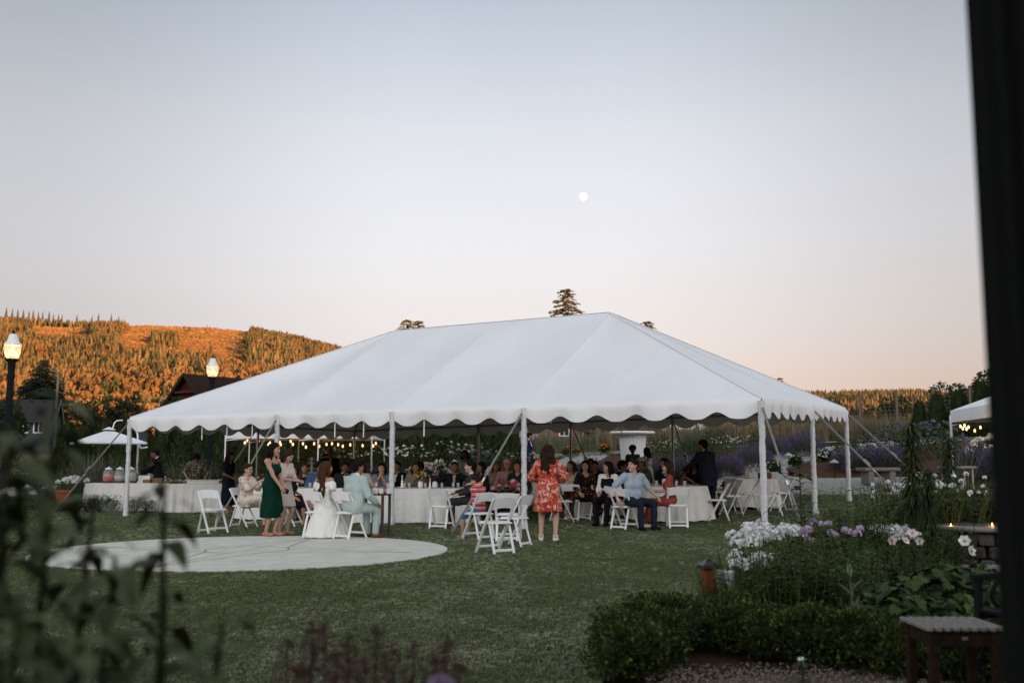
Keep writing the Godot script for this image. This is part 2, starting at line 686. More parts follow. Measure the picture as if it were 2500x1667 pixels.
func strip(line: Array, w: float) -> PackedVector2Array:
	var l := PackedVector2Array()
	var r := PackedVector2Array()
	for i in line.size():
		var t: Vector2 = (line[mini(i + 1, line.size() - 1)] - line[maxi(i - 1, 0)]).normalized()
		var nn := Vector2(-t.y, t.x) * w * 0.5
		l.append(line[i] + nn); r.append(line[i] - nn)
	r.reverse()
	l.append_array(r)
	return l

func smooth(pts: Array, n := 4) -> Array:
	var out := []
	for i in pts.size() - 1:
		var a: Vector2 = pts[maxi(i - 1, 0)]
		var d: Vector2 = pts[mini(i + 2, pts.size() - 1)]
		for k in n: out.append((pts[i] as Vector2).cubic_interpolate(pts[i + 1], a, d, float(k) / n))
	out.append(pts[pts.size() - 1])
	return out

var lawn_poly := PackedVector2Array()
const PATIO := Vector2(-4.0, 15.3)
const PATIO_R := 3.02

func land():
	var soil := mottled(Color(0.035, 0.024, 0.016), Color(0.085, 0.055, 0.036), 3, 1.7, 0.04, 0.95, 0.6, 6.0)
	var g := Geo.new()
	var rr := []
	var r := 0.6
	while r < 640.0:
		rr.append(r)
		r += maxf(0.9, r * 0.03)
	var na := 192
	for i in rr.size():
		for k in na + 1:
			var a := TAU * k / na
			var x: float = rr[i] * sin(a)
			var z: float = -rr[i] * cos(a)
			g.vert(Vector3(x, lie(x, z) - 0.05, z), Vector3.UP, Color.WHITE)
	for i in rr.size() - 1:
		for k in na:
			var a := i * (na + 1) + k
			var b := a + na + 1
			g.ix.append_array(PackedInt32Array([a, b, a + 1, a + 1, b, b + 1]))
	g.renormal()
	structure("ground", g, soil)

	# lawn
	for p in smooth([Vector2(-18, 4.2), Vector2(-6, 4.0), Vector2(-0.6, 4.4), Vector2(0.35, 5.6), Vector2(0.75, 7.0), Vector2(1.3, 8.4), Vector2(2.05, 9.8), Vector2(3.3, 12.4), Vector2(5.2, 16.0), Vector2(7.2, 19.5), Vector2(9.8, 24.5), Vector2(10.3, 28.3), Vector2(6.2, 28.9), Vector2(3.2, 30.4), Vector2(-1.0, 32.5), Vector2(-5.0, 34.0), Vector2(-9.5, 30.2), Vector2(-12.5, 29.2), Vector2(-18.5, 27.5)], 4):
		lawn_poly.append(p)
	structure("lawn", sheet(lawn_poly, 0.0, 1.5), mottled(Color(0.065, 0.080, 0.040), Color(0.13, 0.145, 0.08), 11, 3.1, 0.02, 0.95, 0.5, 8.0))
	var circle := PackedVector2Array()
	for k in 72: circle.append(PATIO + Vector2(sin(TAU * k / 72), cos(TAU * k / 72)) * PATIO_R)
	var concrete := mottled(Color(0.53, 0.515, 0.455), Color(0.63, 0.615, 0.545), 21, 3.7, 0.014, 0.85, 0.35, 2.0)
	structure("concrete_patio", sheet(circle, 0.018, 0.8, 0.06), concrete)
	# the star that is scored into it, with a ring round its heart
	var star := Geo.new()
	var dark := mat(0.075, 0.075, 0.072, 0.95)
	var mk := func(a: Vector2, b: Vector2, w: float):
		var t := (b - a).normalized()
		var s := Vector2(-t.y, t.x) * w * 0.5
		var q := [a - s, b - s, b + s, a + s]
		star.quad(gd(q[0].x, q[0].y, 0.0215), gd(q[1].x, q[1].y, 0.0215), gd(q[2].x, q[2].y, 0.0215), gd(q[3].x, q[3].y, 0.0215))
	for k in 4:
		var a := TAU * (k + 0.12) / 4
		var tip := PATIO + Vector2(sin(a), cos(a)) * (PATIO_R * 0.86)
		for s in [-1, 1]:
			var b: float = a + s * TAU / 8
			mk.call(tip, PATIO + Vector2(sin(b), cos(b)) * 0.62, 0.013)
		mk.call(tip, PATIO, 0.009)
	for k in 36:
		mk.call(PATIO + Vector2(sin(TAU * k / 36), cos(TAU * k / 36)) * 0.62, PATIO + Vector2(sin(TAU * (k + 1) / 36), cos(TAU * (k + 1) / 36)) * 0.62, 0.013)
	structure("scored_star_line", star, dark)

	# paths, beds, gravel, meadow
	var paving := mottled(Color(0.24, 0.235, 0.215), Color(0.40, 0.39, 0.355), 31, 2.3, 0.03, 0.85, 0.45, 3.0)
	structure("garden_path", sheet(strip(smooth([Vector2(11.6, 28.2), Vector2(8.2, 30.2), Vector2(7.3, 33.0), Vector2(8.6, 36.0), Vector2(11.0, 38.8), Vector2(15.0, 41.5), Vector2(20.0, 43.0)], 5), 2.9), 0.012, 0.9, 0.06), paving)
	structure("garden_path", sheet(strip(smooth([Vector2(0.9, 29.0), Vector2(1.7, 33.0), Vector2(1.8, 38.0), Vector2(2.6, 43.0), Vector2(3.6, 47.2)], 5), 2.1), 0.008, 0.9, 0.06), paving)
	var road_m := mottled(Color(0.15, 0.14, 0.125), Color(0.26, 0.245, 0.22), 33, 2.9, 0.05, 0.95, 0.6, 3.0)
	structure("gravel_road", sheet(strip(smooth([Vector2(-30.0, 53.0), Vector2(-8.0, 49.5), Vector2(4.0, 49.0), Vector2(14.0, 47.5), Vector2(30.0, 45.0), Vector2(48.0, 42.0)], 6), 3.4), 0.004, 1.5), road_m)
	var mulch := mottled(Color(0.06, 0.032, 0.02), Color(0.15, 0.085, 0.055), 35, 1.1, 0.06, 0.95, 0.7, 10.0)
	structure("mulch_bed", sheet(PackedVector2Array([Vector2(-15, 33), Vector2(-9, 31.5), Vector2(-5, 35.2), Vector2(0.0, 33.6), Vector2(0.2, 46), Vector2(-16, 47)]), -0.006, 1.5), mulch)
	structure("mulch_bed", sheet(PackedVector2Array([Vector2(2.6, 31.2), Vector2(6.2, 29.6), Vector2(6.0, 33), Vector2(7.5, 37), Vector2(10.5, 41), Vector2(15, 44.5), Vector2(4.2, 46.5), Vector2(3.0, 40)]), -0.006, 1.5), mulch)
	structure("mulch_bed", sheet(PackedVector2Array([Vector2(8.9, 31.5), Vector2(11, 30.2), Vector2(15, 30), Vector2(22, 34), Vector2(21, 40.6), Vector2(15, 39), Vector2(11, 36.5), Vector2(9.4, 34)]), -0.006, 1.5), mulch)
	var gravel := mottled(Color(0.09, 0.07, 0.052), Color(0.24, 0.20, 0.16), 37, 0.5, 0.05, 0.95, 0.75, 12.0)
	structure("gravel_strip", sheet(PackedVector2Array([Vector2(0.75, 4.4), Vector2(5.5, 4.4), Vector2(5.5, 6.5), Vector2(2.4, 6.6), Vector2(1.15, 6.25)]), -0.012, 0.8), gravel)
	structure("gravel_path", sheet(strip(smooth([Vector2(2.6, 6.6), Vector2(3.4, 8.2), Vector2(4.1, 10.6), Vector2(4.6, 13.5)], 4), 0.9), -0.008, 0.8), gravel)
	structure("meadow", sheet(PackedVector2Array([Vector2(-40, 55.5), Vector2(-8, 51.6), Vector2(4, 51), Vector2(14, 49.5), Vector2(30, 47), Vector2(60, 42), Vector2(150, 60), Vector2(150, 170), Vector2(-150, 170), Vector2(-150, 60)]), -0.01, 6.0), mottled(Color(0.035, 0.042, 0.018), Color(0.12, 0.10, 0.055), 39, 9.0, 0.03, 0.95, 0.5))

func crest(q: float) -> float:
	var t := [-0.9, 0.10, -0.62, 0.137, -0.514, 0.1435, -0.457, 0.1390, -0.396, 0.1400, -0.37, 0.1410, -0.304, 0.1385, -0.269, 0.1345, -0.217, 0.1245, -0.175, 0.1125, -0.12, 0.088, -0.033, 0.06, 0.1, 0.052, 0.2, 0.0615, 0.29, 0.0675, 0.4, 0.0695, 0.478, 0.065, 0.62, 0.055, 0.9, 0.04]
	var i := 0
	while i < t.size() - 4 and t[i + 2] < q: i += 2
	return lerpf(t[i], t[i], 0) * 0.0 + lerpf(t[i + 1], t[i + 3], clampf((q - t[i]) / (t[i + 2] - t[i]), 0, 1))

var hill_noise := noise(77, 0.004, 3)
func hill(x: float, z: float) -> float:
	var d := -z
	var h := crest(x / d) * 1800.0
	var s := pow(clampf((d - 520.0) / 1280.0, 0, 1), 0.9)
	var y := 2.6 + (h - 2.6) * s + hill_noise.get_noise_2d(x, z) * 16.0 * s * (1.0 - s) * 3.0
	if d > 1800.0: y = h * maxf(0.2, 1.0 - pow((d - 1800.0) / 900.0, 1.3))
	if d < 520.0: y = 2.6 - (520.0 - d) * 0.05
	return y

func is_clearing(q: float, d: float) -> bool:
	var wob := hill_noise.get_noise_2d(q * 4000.0, d * 0.7)
	if q > -0.396 + wob * 0.012 and q < -0.266 + wob * 0.006:
		var low := lerpf(1120.0, 930.0, clampf((q + 0.395) / 0.13, 0, 1)) + wob * 110.0
		# a clump of trees left standing in it
		if absf(q + 0.352 + wob * 0.008) < 0.013 and d > 1160.0 and d < 1390.0: return false
		return d > low
	return q > -0.487 + wob * 0.012 and q < -0.428 + wob * 0.01 and d > 1230.0 + wob * 120.0 and d < 1760.0

func low_conifer(rng: RandomNumberGenerator, layers: int, fat: float) -> Geo:     # one unit tall: drooping ragged skirts of branches
	var g := Geo.new()
	g.tube([Vector3(0, -0.05, 0), Vector3(0, 0.9, 0)], [0.018, 0.004], 5, Color(0.5, 0.38, 0.3), false)
	var sides := 9
	for i in layers:
		var t := float(i) / layers
		var y := 0.06 + 0.86 * t
		var rr := fat * pow(1.0 - t, 0.85) + 0.012
		var top := g.vert(Vector3(0, minf(y + 1.9 / layers, 1.0), 0), Vector3.UP, Color.WHITE)
		var j := rng.randf_range(0.88, 1.1)
		for k in sides * 2:
			var a := TAU * (k + rng.randf_range(-0.3, 0.3)) / (sides * 2) + i
			var r := rr * (rng.randf_range(0.85, 1.25) if k % 2 == 0 else rng.randf_range(0.45, 0.65))
			g.vert(Vector3(cos(a) * r, y - rr * (0.35 if k % 2 == 0 else 0.05), sin(a) * r), Vector3(cos(a), 0.35, sin(a)).normalized(), Color(j, j, j))
		for k in sides * 2:
			g.ix.append_array(PackedInt32Array([top, top + 1 + k, top + 1 + (k + 1) % (sides * 2)]))
	return g

func low_broadleaf(rng: RandomNumberGenerator, leaves: int) -> Geo:      # one unit tall: bumpy clumps with loose leaf tufts
	var g := Geo.new()
	g.tube([Vector3(0, -0.05, 0), Vector3(0.01, 0.3, 0), Vector3(0, 0.6, 0.02)], [0.03, 0.022, 0.01], 5, Color(0.7, 0.55, 0.42), false)
	var bump := noise(rng.randi() % 1000, 9.0, 3)
	var lump := []
	for i in 22:
		var hy := rng.randf_range(0.22, 0.9)
		var sp := 0.30 * sin(PI * clampf(hy, 0.1, 0.95))
		lump.append([Vector3(rng.randf_range(-sp, sp), hy, rng.randf_range(-sp, sp)), rng.randf_range(0.06, 0.115)])
	for l in lump:
		var first := g.v.size()
		var j := rng.randf_range(0.85, 1.12)
		g.ball(l[0], Vector3(1.0, 1.2, 1.0) * l[1], 8, Color(j, j, j))
		for k in range(first, g.v.size()):
			g.v[k] += g.n[k] * bump.get_noise_3dv(g.v[k] * 1.6) * 0.11
	g.renormal()
	for i in leaves:
		var l: Array = lump[i % lump.size()]
		var d := rdir(rng)
		var s := d.cross(rdir(rng)).normalized()
		var j := rng.randf_range(0.85, 1.12)
		g.leaf(l[0] + d * l[1] * rng.randf_range(0.85, 1.15), s.rotated(d, rng.randf() * 6.0), d.cross(s).normalized(), 0.06, 0.05, 0.1, Color(j, j, j), 1)
	return g

func put(x: float, y: float, z: float, h: float, w: float, yaw: float) -> Transform3D:
	return Transform3D(Basis(Vector3.UP, yaw).scaled_local(Vector3(h * w, h, h * w)), Vector3(x, y, z))

func hills():
	var g := Geo.new()
	var nd := 74
	var nq := 150
	var rng := rnd(5)
	for i in nd + 1:
		var d := 490.0 + 1900.0 * pow(float(i) / nd, 1.15)
		for k in nq + 1:
			var q := -0.95 + 1.9 * k / nq
			var inside := is_clearing(q, d)
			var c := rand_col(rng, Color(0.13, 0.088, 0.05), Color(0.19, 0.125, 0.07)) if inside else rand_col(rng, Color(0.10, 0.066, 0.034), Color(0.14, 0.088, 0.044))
			g.vert(Vector3(q * d, hill(q * d, -d), -d), Vector3.UP, c)
	for i in nd:
		for k in nq:
			var a := i * (nq + 1) + k
			var b := a + nq + 1
			g.ix.append_array(PackedInt32Array([a, b, a + 1, a + 1, b, b + 1]))
	g.renormal()
	structure("hills", g, vmat(0.95))
	# the ridge behind the camera, which the sun has just sunk behind for the garden
	g = Geo.new()
	var rn := noise(8, 0.01, 3)
	for i in 31:
		for k in 81:
			var x := -900.0 + 2600.0 * k / 80.0
			var z := 180.0 + 300.0 * i / 30.0
			var s := sin(PI * i / 30.0)
			g.vert(Vector3(x, -1.0 + 36.0 * s * s + rn.get_noise_2d(x, z) * 2.0 * s, z), Vector3.UP, Color(0.05, 0.06, 0.03))
	for i in 30:
		for k in 80:
			var a := i * 81 + k
			var b := a + 81
			g.ix.append_array(PackedInt32Array([a, a + 1, b, a + 1, b + 1, b]))
	g.renormal()
	structure("hills", g, vmat(0.95))

	var fm := vmat(0.9)
	var shapes := [low_conifer(rng, 9, 0.17), low_conifer(rng, 10, 0.135), low_conifer(rng, 8, 0.20), low_broadleaf(rng, 420), low_broadleaf(rng, 400)]
	var xf := [[], [], [], [], []]
	var co := [[], [], [], [], []]
	var pn := noise(15, 0.012, 2)
	for i in 38000:
		var left := i % 3 < 2
		var q := rng.randf_range(-0.60, -0.06) if left else rng.randf_range(0.17, 0.62)
		var d := sqrt(rng.randf_range(520.0 * 520.0, 1840.0 * 1840.0))
		var hj := rng.randf()
		if left and i > 32000 and d > 1000.0: continue
		if not left and i > 20000: continue
		if is_clearing(q, d):
			if rng.randf() > 0.004: continue
			hj *= 0.2
		var x := q * d
		var y := hill(x, -d)
		var patch := pn.get_noise_2d(x, d)
		var broad := rng.randf() < clampf(0.6 - (d - 560.0) / 520.0, 0.03, 0.6)
		var k := rng.randi_range(3, 4) if broad else rng.randi_range(0, 2)
		var h := lerpf(10.0, 16.0, hj) if broad else lerpf(10.0, 16.5, hj) * (1.0 + 0.2 * patch)
		if not left: h *= 1.05
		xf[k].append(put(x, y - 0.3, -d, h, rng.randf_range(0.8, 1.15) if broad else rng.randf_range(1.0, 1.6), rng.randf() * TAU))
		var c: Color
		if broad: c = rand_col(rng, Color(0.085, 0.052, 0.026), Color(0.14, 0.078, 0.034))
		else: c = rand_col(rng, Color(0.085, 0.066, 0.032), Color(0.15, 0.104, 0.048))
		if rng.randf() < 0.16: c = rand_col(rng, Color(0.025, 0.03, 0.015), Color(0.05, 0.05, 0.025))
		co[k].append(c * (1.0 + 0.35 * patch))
	for k in 5:
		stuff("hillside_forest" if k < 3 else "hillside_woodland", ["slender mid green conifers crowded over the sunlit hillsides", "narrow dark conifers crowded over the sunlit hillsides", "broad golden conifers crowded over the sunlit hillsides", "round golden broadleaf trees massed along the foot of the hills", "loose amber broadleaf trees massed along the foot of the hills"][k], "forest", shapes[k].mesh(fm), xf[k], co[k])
	# broadleaf belt on the flat before the hills, lit by the last sun
	var bx := []
	var bc := []
	for i in 900:
		var q := rng.randf_range(-0.60, 0.62)
		if q > -0.05 and q < 0.2: continue
		var d := rng.randf_range(400.0, 535.0)
		var h := rng.randf_range(10.0, 16.0) if q < 0 else rng.randf_range(7.0, 12.0)
		bx.append(put(q * d, lie(q * d, -d) - 0.4, -d, h, rng.randf_range(0.9, 1.3), rng.randf() * TAU))
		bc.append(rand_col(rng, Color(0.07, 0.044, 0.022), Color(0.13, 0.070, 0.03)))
	stuff("valley_woodland", "belt of amber sunlit broadleaf trees on the valley floor before the hills", "forest", low_broadleaf(rng, 500).mesh(fm), bx, bc)
	# the trees that stand out on the left skyline
	var sk := [[0, 712, 748], [14, 714, 748], [27, 716, 750], [40, 716, 751], [53, 718, 751], [63, 716, 752], [75, 722, 754], [85, 721, 754], [100, 722, 757], [110, 727, 757], [122, 729, 760], [130, 729, 760], [165, 738, 768], [200, 741, 768], [215, 736, 768], [245, 736, 766], [262, 741, 766]]
	var words := ["tallest and leftmost", "second from the left edge", "third from the left edge", "fourth from the left edge", "fifth from the left edge", "sixth from the left edge", "seventh from the left edge, before a gap", "first after the gap", "second after the gap", "third after the gap", "first of the last close pair", "second of the last close pair", "alone above the small clearing", "left of the big clearing, outermost", "left of the big clearing, second", "left of the big clearing, third", "at the very edge of the big clearing"]
	for i in sk.size():
		var q: float = (sk[i][0] * 1.063 - 1250.0) / FL
		var d := 1790.0
		var y := hill(q * d, -d)
		var h: float = (sk[i][2] - sk[i][1]) * 1.063 / FL * d * 1.15
		var o := thing("skyline_tree", "thin conifer on the left hill's skyline, " + words[i], "tree", Vector3(q * d, y - 1.0, -d), rng.randf() * TAU, "conifers on the left skyline")
		var cg := low_conifer(rng, 10, 0.13)
		var lf := Geo.new()
		lf.add(cg, Transform3D(Basis().scaled(Vector3(h, h, h)), Vector3.ZERO), Color(0.075, 0.062, 0.03))
		part("crown", lf, fm, o)
		var tr := Geo.new()
		tr.tube([Vector3(0, 0, 0), Vector3(0, h * 0.8, 0)], [0.35, 0.1], 5, Color(0.1, 0.07, 0.05), false)
		part("trunk", tr, fm, o)
	# the moon
	var mg := Geo.new()
	mg.ball(Vector3.ZERO, Vector3(12.0, 12.0, 12.0) , 32)
	var moon := solo("moon", mg, glow(1.0, 0.98, 0.96, 0.46), "pale gibbous moon high in the clear evening sky", "moon", at(1424, 480, 3000.0))
	moon.scale = Vector3(0.91, 1.0, 0.91)
	moon.rotation.z = 0.45

# ---------------------------------------------------------------- the big tent
const TENT_YAW := -0.4758
const TS := 16.23
const TV := 9.68
func tl(s: float, v: float, h: float) -> Vector3:      # a point in the tent's own axes; the whole frame follows the rising ground
	return Vector3(s, h + 0.3 * clampf(s / TS, 0, 1.5) * clampf(v / TV, 0, 1.6), -v)

func fabric_panel(corner: Array, sag: float, nn := 16) -> Geo:     # four corners (a, b along the eave; d, e along the ridge)
	var g := Geo.new()
	var wn := noise(19, 0.5, 3)
	for j in nn + 1:
		for i in nn + 1:
			var a := float(i) / nn
			var b := float(j) / nn
			var p: Vector3 = (corner[0] as Vector3).lerp(corner[1], a).lerp((corner[3] as Vector3).lerp(corner[2], a), b)
			p.y -= sag * sin(PI * a) * sin(PI * b) * (1.0 - 0.3 * b)
			if sag > 0.09: p.y += wn.get_noise_2d(p.x * 0.8, p.z * 0.8) * 0.035 * sin(PI * a) * sin(PI * b)
			g.vert(p, Vector3.UP, Color.WHITE)
	for j in nn:
		for i in nn:
			var a := j * (nn + 1) + i
			var b := a + nn + 1
			g.ix.append_array(PackedInt32Array([a, b, a + 1, a + 1, b, b + 1]))
	g.renormal()
	return g

func valance(a: Vector3, b: Vector3, outw: Vector3, scallops: int, seed_: int, drop := 0.385, notch := 0.135) -> Geo:
	var g := Geo.new()
	var rn := noise(seed_, 0.9, 2)
	var per := 14
	var m := scallops * per
	var rows := 6
	for j in rows + 1:
		for i in m + 1:
			var t := float(i) / m
			var s := t * scallops
			var len_ := drop - notch * pow(absf(cos(PI * s)), 3.2)
			var y := float(j) / rows
			var p := a.lerp(b, t) + Vector3.DOWN * len_ * y
			var wob := rn.get_noise_2d(t * a.distance_to(b) * 1.3, 3.0) * 0.045 + rn.get_noise_2d(t * a.distance_to(b) * 0.4, 9.0) * 0.05
			p += outw * (wob * y + 0.035 * sin(minf(y * 3.0, 1.0) * PI * 0.5) - 0.02 * y * y + 0.02 * y * absf(sin(PI * s)))
			g.vert(p, outw, Color.WHITE)
	for j in rows:
		for i in m:
			var k := j * (m + 1) + i
			var k2 := k + m + 1
			g.ix.append_array(PackedInt32Array([k, k + 1, k2, k + 1, k2 + 1, k2]))
	g.renormal()
	return g

var M := {}
func materials():
	M.canvas = mottled(Color(0.74, 0.75, 0.78), Color(0.80, 0.81, 0.83), 41, 6.0, 0.01, 0.42, 0.2, 0.0, false, 256)
	M.canvas.backlight_enabled = true
	M.canvas.backlight = Color(0.32, 0.29, 0.26)
	M.wrap = mottled(Color(0.62, 0.63, 0.66), Color(0.82, 0.82, 0.84), 43, 0.35, 0.02, 0.45, 0.3, 9.0, false, 256)
	M.alu = mat(0.30, 0.28, 0.26, 0.4, 0.7)
	M.strap = mottled(Color(0.13, 0.13, 0.12), Color(0.20, 0.20, 0.19), 45, 0.1, 0.08, 0.7, 0.5, 0.0, false, 128)
	M.black = mat(0.012, 0.012, 0.013, 0.62)
	M.iron = mat(0.010, 0.011, 0.012, 0.7)
	M.white = mat(0.78, 0.78, 0.79, 0.4)
	M.resin = mat(0.76, 0.76, 0.765, 0.38)
	M.cloth = mottled(Color(0.66, 0.645, 0.615), Color(0.72, 0.705, 0.68), 47, 0.9, 0.02, 0.9, 0.2, 1.0, false, 256)
	M.wood = mottled(Color(0.05, 0.028, 0.018), Color(0.11, 0.062, 0.038), 49, 0.5, 0.04, 0.6, 0.4, 3.0, false, 256)
	M.grey_wood = mottled(Color(0.16, 0.15, 0.135), Color(0.33, 0.315, 0.29), 51, 0.35, 0.03, 0.85, 0.5, 5.0, false, 256)
	M.red_wood = mottled(Color(0.018, 0.011, 0.008), Color(0.036, 0.021, 0.015), 53, 0.4, 0.03, 0.7, 0.4, 3.0, false, 256)
	M.pane = glass(0.9, 0.95, 0.95, 0.16)
	M.glassware = glass(0.85, 0.9, 0.9, 0.11)
	M.leafy = vmat(0.6, 0.25)
	M.petal = vmat(0.7, 0.7)
	M.bark = mat(0.07, 0.05, 0.035, 0.95)
	M.plate = mat(0.70, 0.69, 0.67, 0.25)
	M.candle = mat(0.78, 0.74, 0.66, 0.5)

func wrapped_pole(a: Vector3, b: Vector3, r: float, seed_: int) -> Geo:
	var g := Geo.new()
	var rg := rnd(seed_)
	var pts := []
	var rad := []
	for i in 41:
		var t := i / 40.0
		pts.append(a.lerp(b, t) + Vector3(rg.randf_range(-1, 1), 0, rg.randf_range(-1, 1)) * 0.005)
		rad.append(r * (1.0 + rg.randf_range(-0.10, 0.13) + (0.30 if t < 0.07 else 0.0) + 0.2 * smoothstep(0.85, 1.0, t)))
	g.tube(pts, rad, 12)
	g.renormal()
	return g

func big_tent():
	var o := thing("frame_tent", "large white frame tent with hipped roof and scalloped edge over the dinner tables", "tent", gd(-9.85, 25.71), TENT_YAW)
	var E := 2.52
	var R := 5.01
	var ss := [0.0, 0.3 * TS, 0.5 * TS, 0.7 * TS, TS]
	var mid := TV * 0.5
	var ra := tl(ss[1], mid, R)
	var rb := tl(ss[3], mid, R)
	var rm := ra.lerp(rb, 0.5)
	for f in 2:
		var v := 0.0 if f == 0 else TV
		var c := [tl(ss[0], v, E), tl(ss[1], v, E), tl(ss[2], v, E), tl(ss[3], v, E), tl(ss[4], v, E)]
		var quads := [[c[0], c[1], ra, ra], [c[1], c[2], rm, ra], [c[2], c[3], rb, rm], [c[3], c[4], rb, rb]]
		for q in quads:
			if f == 1: q = [q[1], q[0], q[3], q[2]]
			part("roof_panel", fabric_panel(q, 0.21), M.canvas, o)
	for e in 2:
		var s := 0.0 if e == 0 else TS
		var top := ra if e == 0 else rb
		var q1 := [tl(s, mid, E), tl(s, 0, E), top, top] if e == 0 else [tl(s, 0, E), tl(s, mid, E), top, top]
		var q2 := [tl(s, TV, E), tl(s, mid, E), top, top] if e == 0 else [tl(s, mid, E), tl(s, TV, E), top, top]
		part("roof_panel", fabric_panel(q1, 0.10), M.canvas, o)
		part("roof_panel", fabric_panel(q2, 0.10), M.canvas, o)
	part("valance", valance(tl(0, 0, E), tl(TS, 0, E), Vector3(0, 0, 1), 20, 3), M.canvas, o)
	part("valance", valance(tl(TS, 0, E), tl(TS, TV, E), Vector3(1, 0, 0), 12, 4), M.canvas, o)
	part("valance", valance(tl(TS, TV, E), tl(0, TV, E), Vector3(0, 0, -1), 20, 5), M.canvas, o)
	part("valance", valance(tl(0, TV, E), tl(0, 0, E), Vector3(-1, 0, 0), 12, 6), M.canvas, o)
	# welded seams over the rafters
	for q in [[tl(ss[1], 0, E), ra], [tl(ss[2], 0, E), rm], [tl(ss[3], 0, E), rb], [tl(0, 0, E), ra], [tl(TS, 0, E), rb], [tl(TS, mid, E), rb], [tl(TS, TV, E), rb], [ra, rb], [tl(ss[1], TV, E), ra], [tl(ss[2], TV, E), rm], [tl(ss[3], TV, E), rb]]:
		var sm := Geo.new()
		sm.bar(q[0] + Vector3.UP * 0.004, q[1] + Vector3.UP * 0.004, 0.06, 0.006, Vector3.UP, 0.0)
		part("seam", sm, M.canvas, o)
	var fr := func(a: Vector3, b: Vector3, r: float):
		var g := Geo.new()
		g.tube([a, b], r, 8)
		part("frame_pipe", g, M.alu, o)
	var dn := Vector3.DOWN * 0.07
	for f in 2:
		var v := 0.0 if f == 0 else TV
		var vi := 0.07 if f == 0 else TV - 0.07
		for i in 4: fr.call(tl(ss[i], vi, E) + dn, tl(ss[i + 1], vi, E) + dn, 0.03)
		fr.call(tl(ss[1], v, E) + dn, ra + dn, 0.03); fr.call(tl(ss[2], v, E) + dn, rm + dn, 0.03); fr.call(tl(ss[3], v, E) + dn, rb + dn, 0.03)
		fr.call(tl(0, v, E) + dn, ra + dn, 0.03); fr.call(tl(TS, v, E) + dn, rb + dn, 0.03)
	fr.call(ra + dn, rb + dn, 0.03)
	for s in [0.0, TS]:
		var si := 0.07 if s == 0.0 else TS - 0.07
		fr.call(tl(si, 0, E) + dn, tl(si, mid, E) + dn, 0.03); fr.call(tl(si, mid, E) + dn, tl(si, TV, E) + dn, 0.03)
		fr.call(tl(s, mid, E) + dn, (ra if s == 0.0 else rb) + dn, 0.03)
	# legs: the front row, the right end white-wrapped; the others bare
	var k := 0
	for q in [[0, 0, 1], [1, 0, 1], [2, 0, 1], [3, 0, 1], [4, 0, 1], [4, 0.5, 1], [4, 1, 1], [0, 0.5, 0], [0, 1, 0], [1, 1, 0], [2, 1, 0], [3, 1, 0]]:
		var s: float = ss[q[0]]
		var v: float = q[1] * TV
		var a := tl(s, v, 0.0)
		var b := tl(s, v, E - 0.06)
		if q[1] == 0.0: a += Vector3(0, 0, 0.0)
		if q[2]:
			part("leg", wrapped_pole(a, b, 0.058, 100 + k), M.wrap, o, "white-wrapped tent leg")
		else:
			var g := Geo.new()
			g.tube([a, b], 0.04, 10)
			g.box(a + Vector3(0, 0.008, 0), Vector3(0.16, 0.016, 0.16), 0.004)
			part("leg", g, M.alu, o, "bare metal tent leg")
		k += 1
	# guy straps with their ratchets
	for q in [[0, 0, -2.75, 0.0], [1, 0, 0, 1.9], [3, 0, -0.55, 1.95], [4, 0, 1.05, 1.5], [4, 0.5, 2.2, 0.0], [4, 1, 2.2, -0.5], [0, 0.5, -2.1, 0], [1, 1, 0, -2.2], [2, 1, 0, -2.2], [3, 1, 0.0, -2.2]]:
		var s: float = ss[q[0]]
		var v: float = q[1] * TV
		var top := tl(s, v, E - 0.1)
		var end := tl(s + q[2], v - q[3], 0.0)
		var wp := o.transform * end
		end.y += lie(wp.x, wp.z) - wp.y + 0.02 + o.position.y
		var g := Geo.new()
		g.bar(top, end, 0.042, 0.005, Vector3(0.3, 0.2, 1), 0.0)
		var st := part("guy_strap", g, M.strap, o)
		var dir := (end - top).normalized()
		var mp := top.lerp(end, 0.52)
		var r := Geo.new()
		r.bar(mp - dir * 0.11, mp + dir * 0.11, 0.075, 0.05, Vector3.UP, 0.012)
		r.bar(mp + Vector3.UP * 0.04 - dir * 0.06, mp + Vector3.UP * 0.055 + dir * 0.10, 0.06, 0.02, Vector3.UP, 0.004)
		r.tube([mp - dir.cross(Vector3.UP).normalized() * 0.055, mp + dir.cross(Vector3.UP).normalized() * 0.055], 0.02, 8)
		part("ratchet", r, M.alu, st)
		var t := Geo.new()
		t.bar(mp + dir * 0.17, mp + dir * 0.27, 0.06, 0.008, Vector3.UP, 0.0)
		part("strap_label", t, M.white, st)
		var sk := Geo.new()
		sk.tube([end + Vector3(0, 0.12, 0), end - Vector3(0, 0.1, 0)], 0.016, 8)
		part("stake", sk, M.alu, st)
	for q in [[4.05, 0.0], [4.87, 0.0], [6.5, 0.0], [7.3, 0.0], [8.9, 0.0], [3.25, 0.0], [15.4, 1.6], [6.6, 9.6], [9.8, 9.6], [2.44, 0.0]]:
		var p := tl(q[0], q[1], E - 0.26)
		if q[1] < 0.1: p.z -= 0.06
		var g := Geo.new()
		g.box(p - Vector3(0, 0.17, 0), Vector3(0.028, 0.36, 0.004), 0.0)
		part("tie_strap", g, M.canvas, o)
	var wash := Geo.new()
	wash.ball(tl(11.9, 0.15, E - 0.34), Vector3(0.03, 0.06, 0.03), 8)
	part("lamp_globe", wash, M.white, o)

func lamp_at(parent: Node, p: Vector3, col: Color, e: float, size: float):
	var l := OmniLight3D.new()
	l.name = "light"
	l.light_color = col
	l.light_energy = e
	l.light_size = size
	l.omni_range = 30.0
	l.omni_attenuation = 2.0
	l.shadow_enabled = true
	parent.add_child(l, true)
	l.position = p

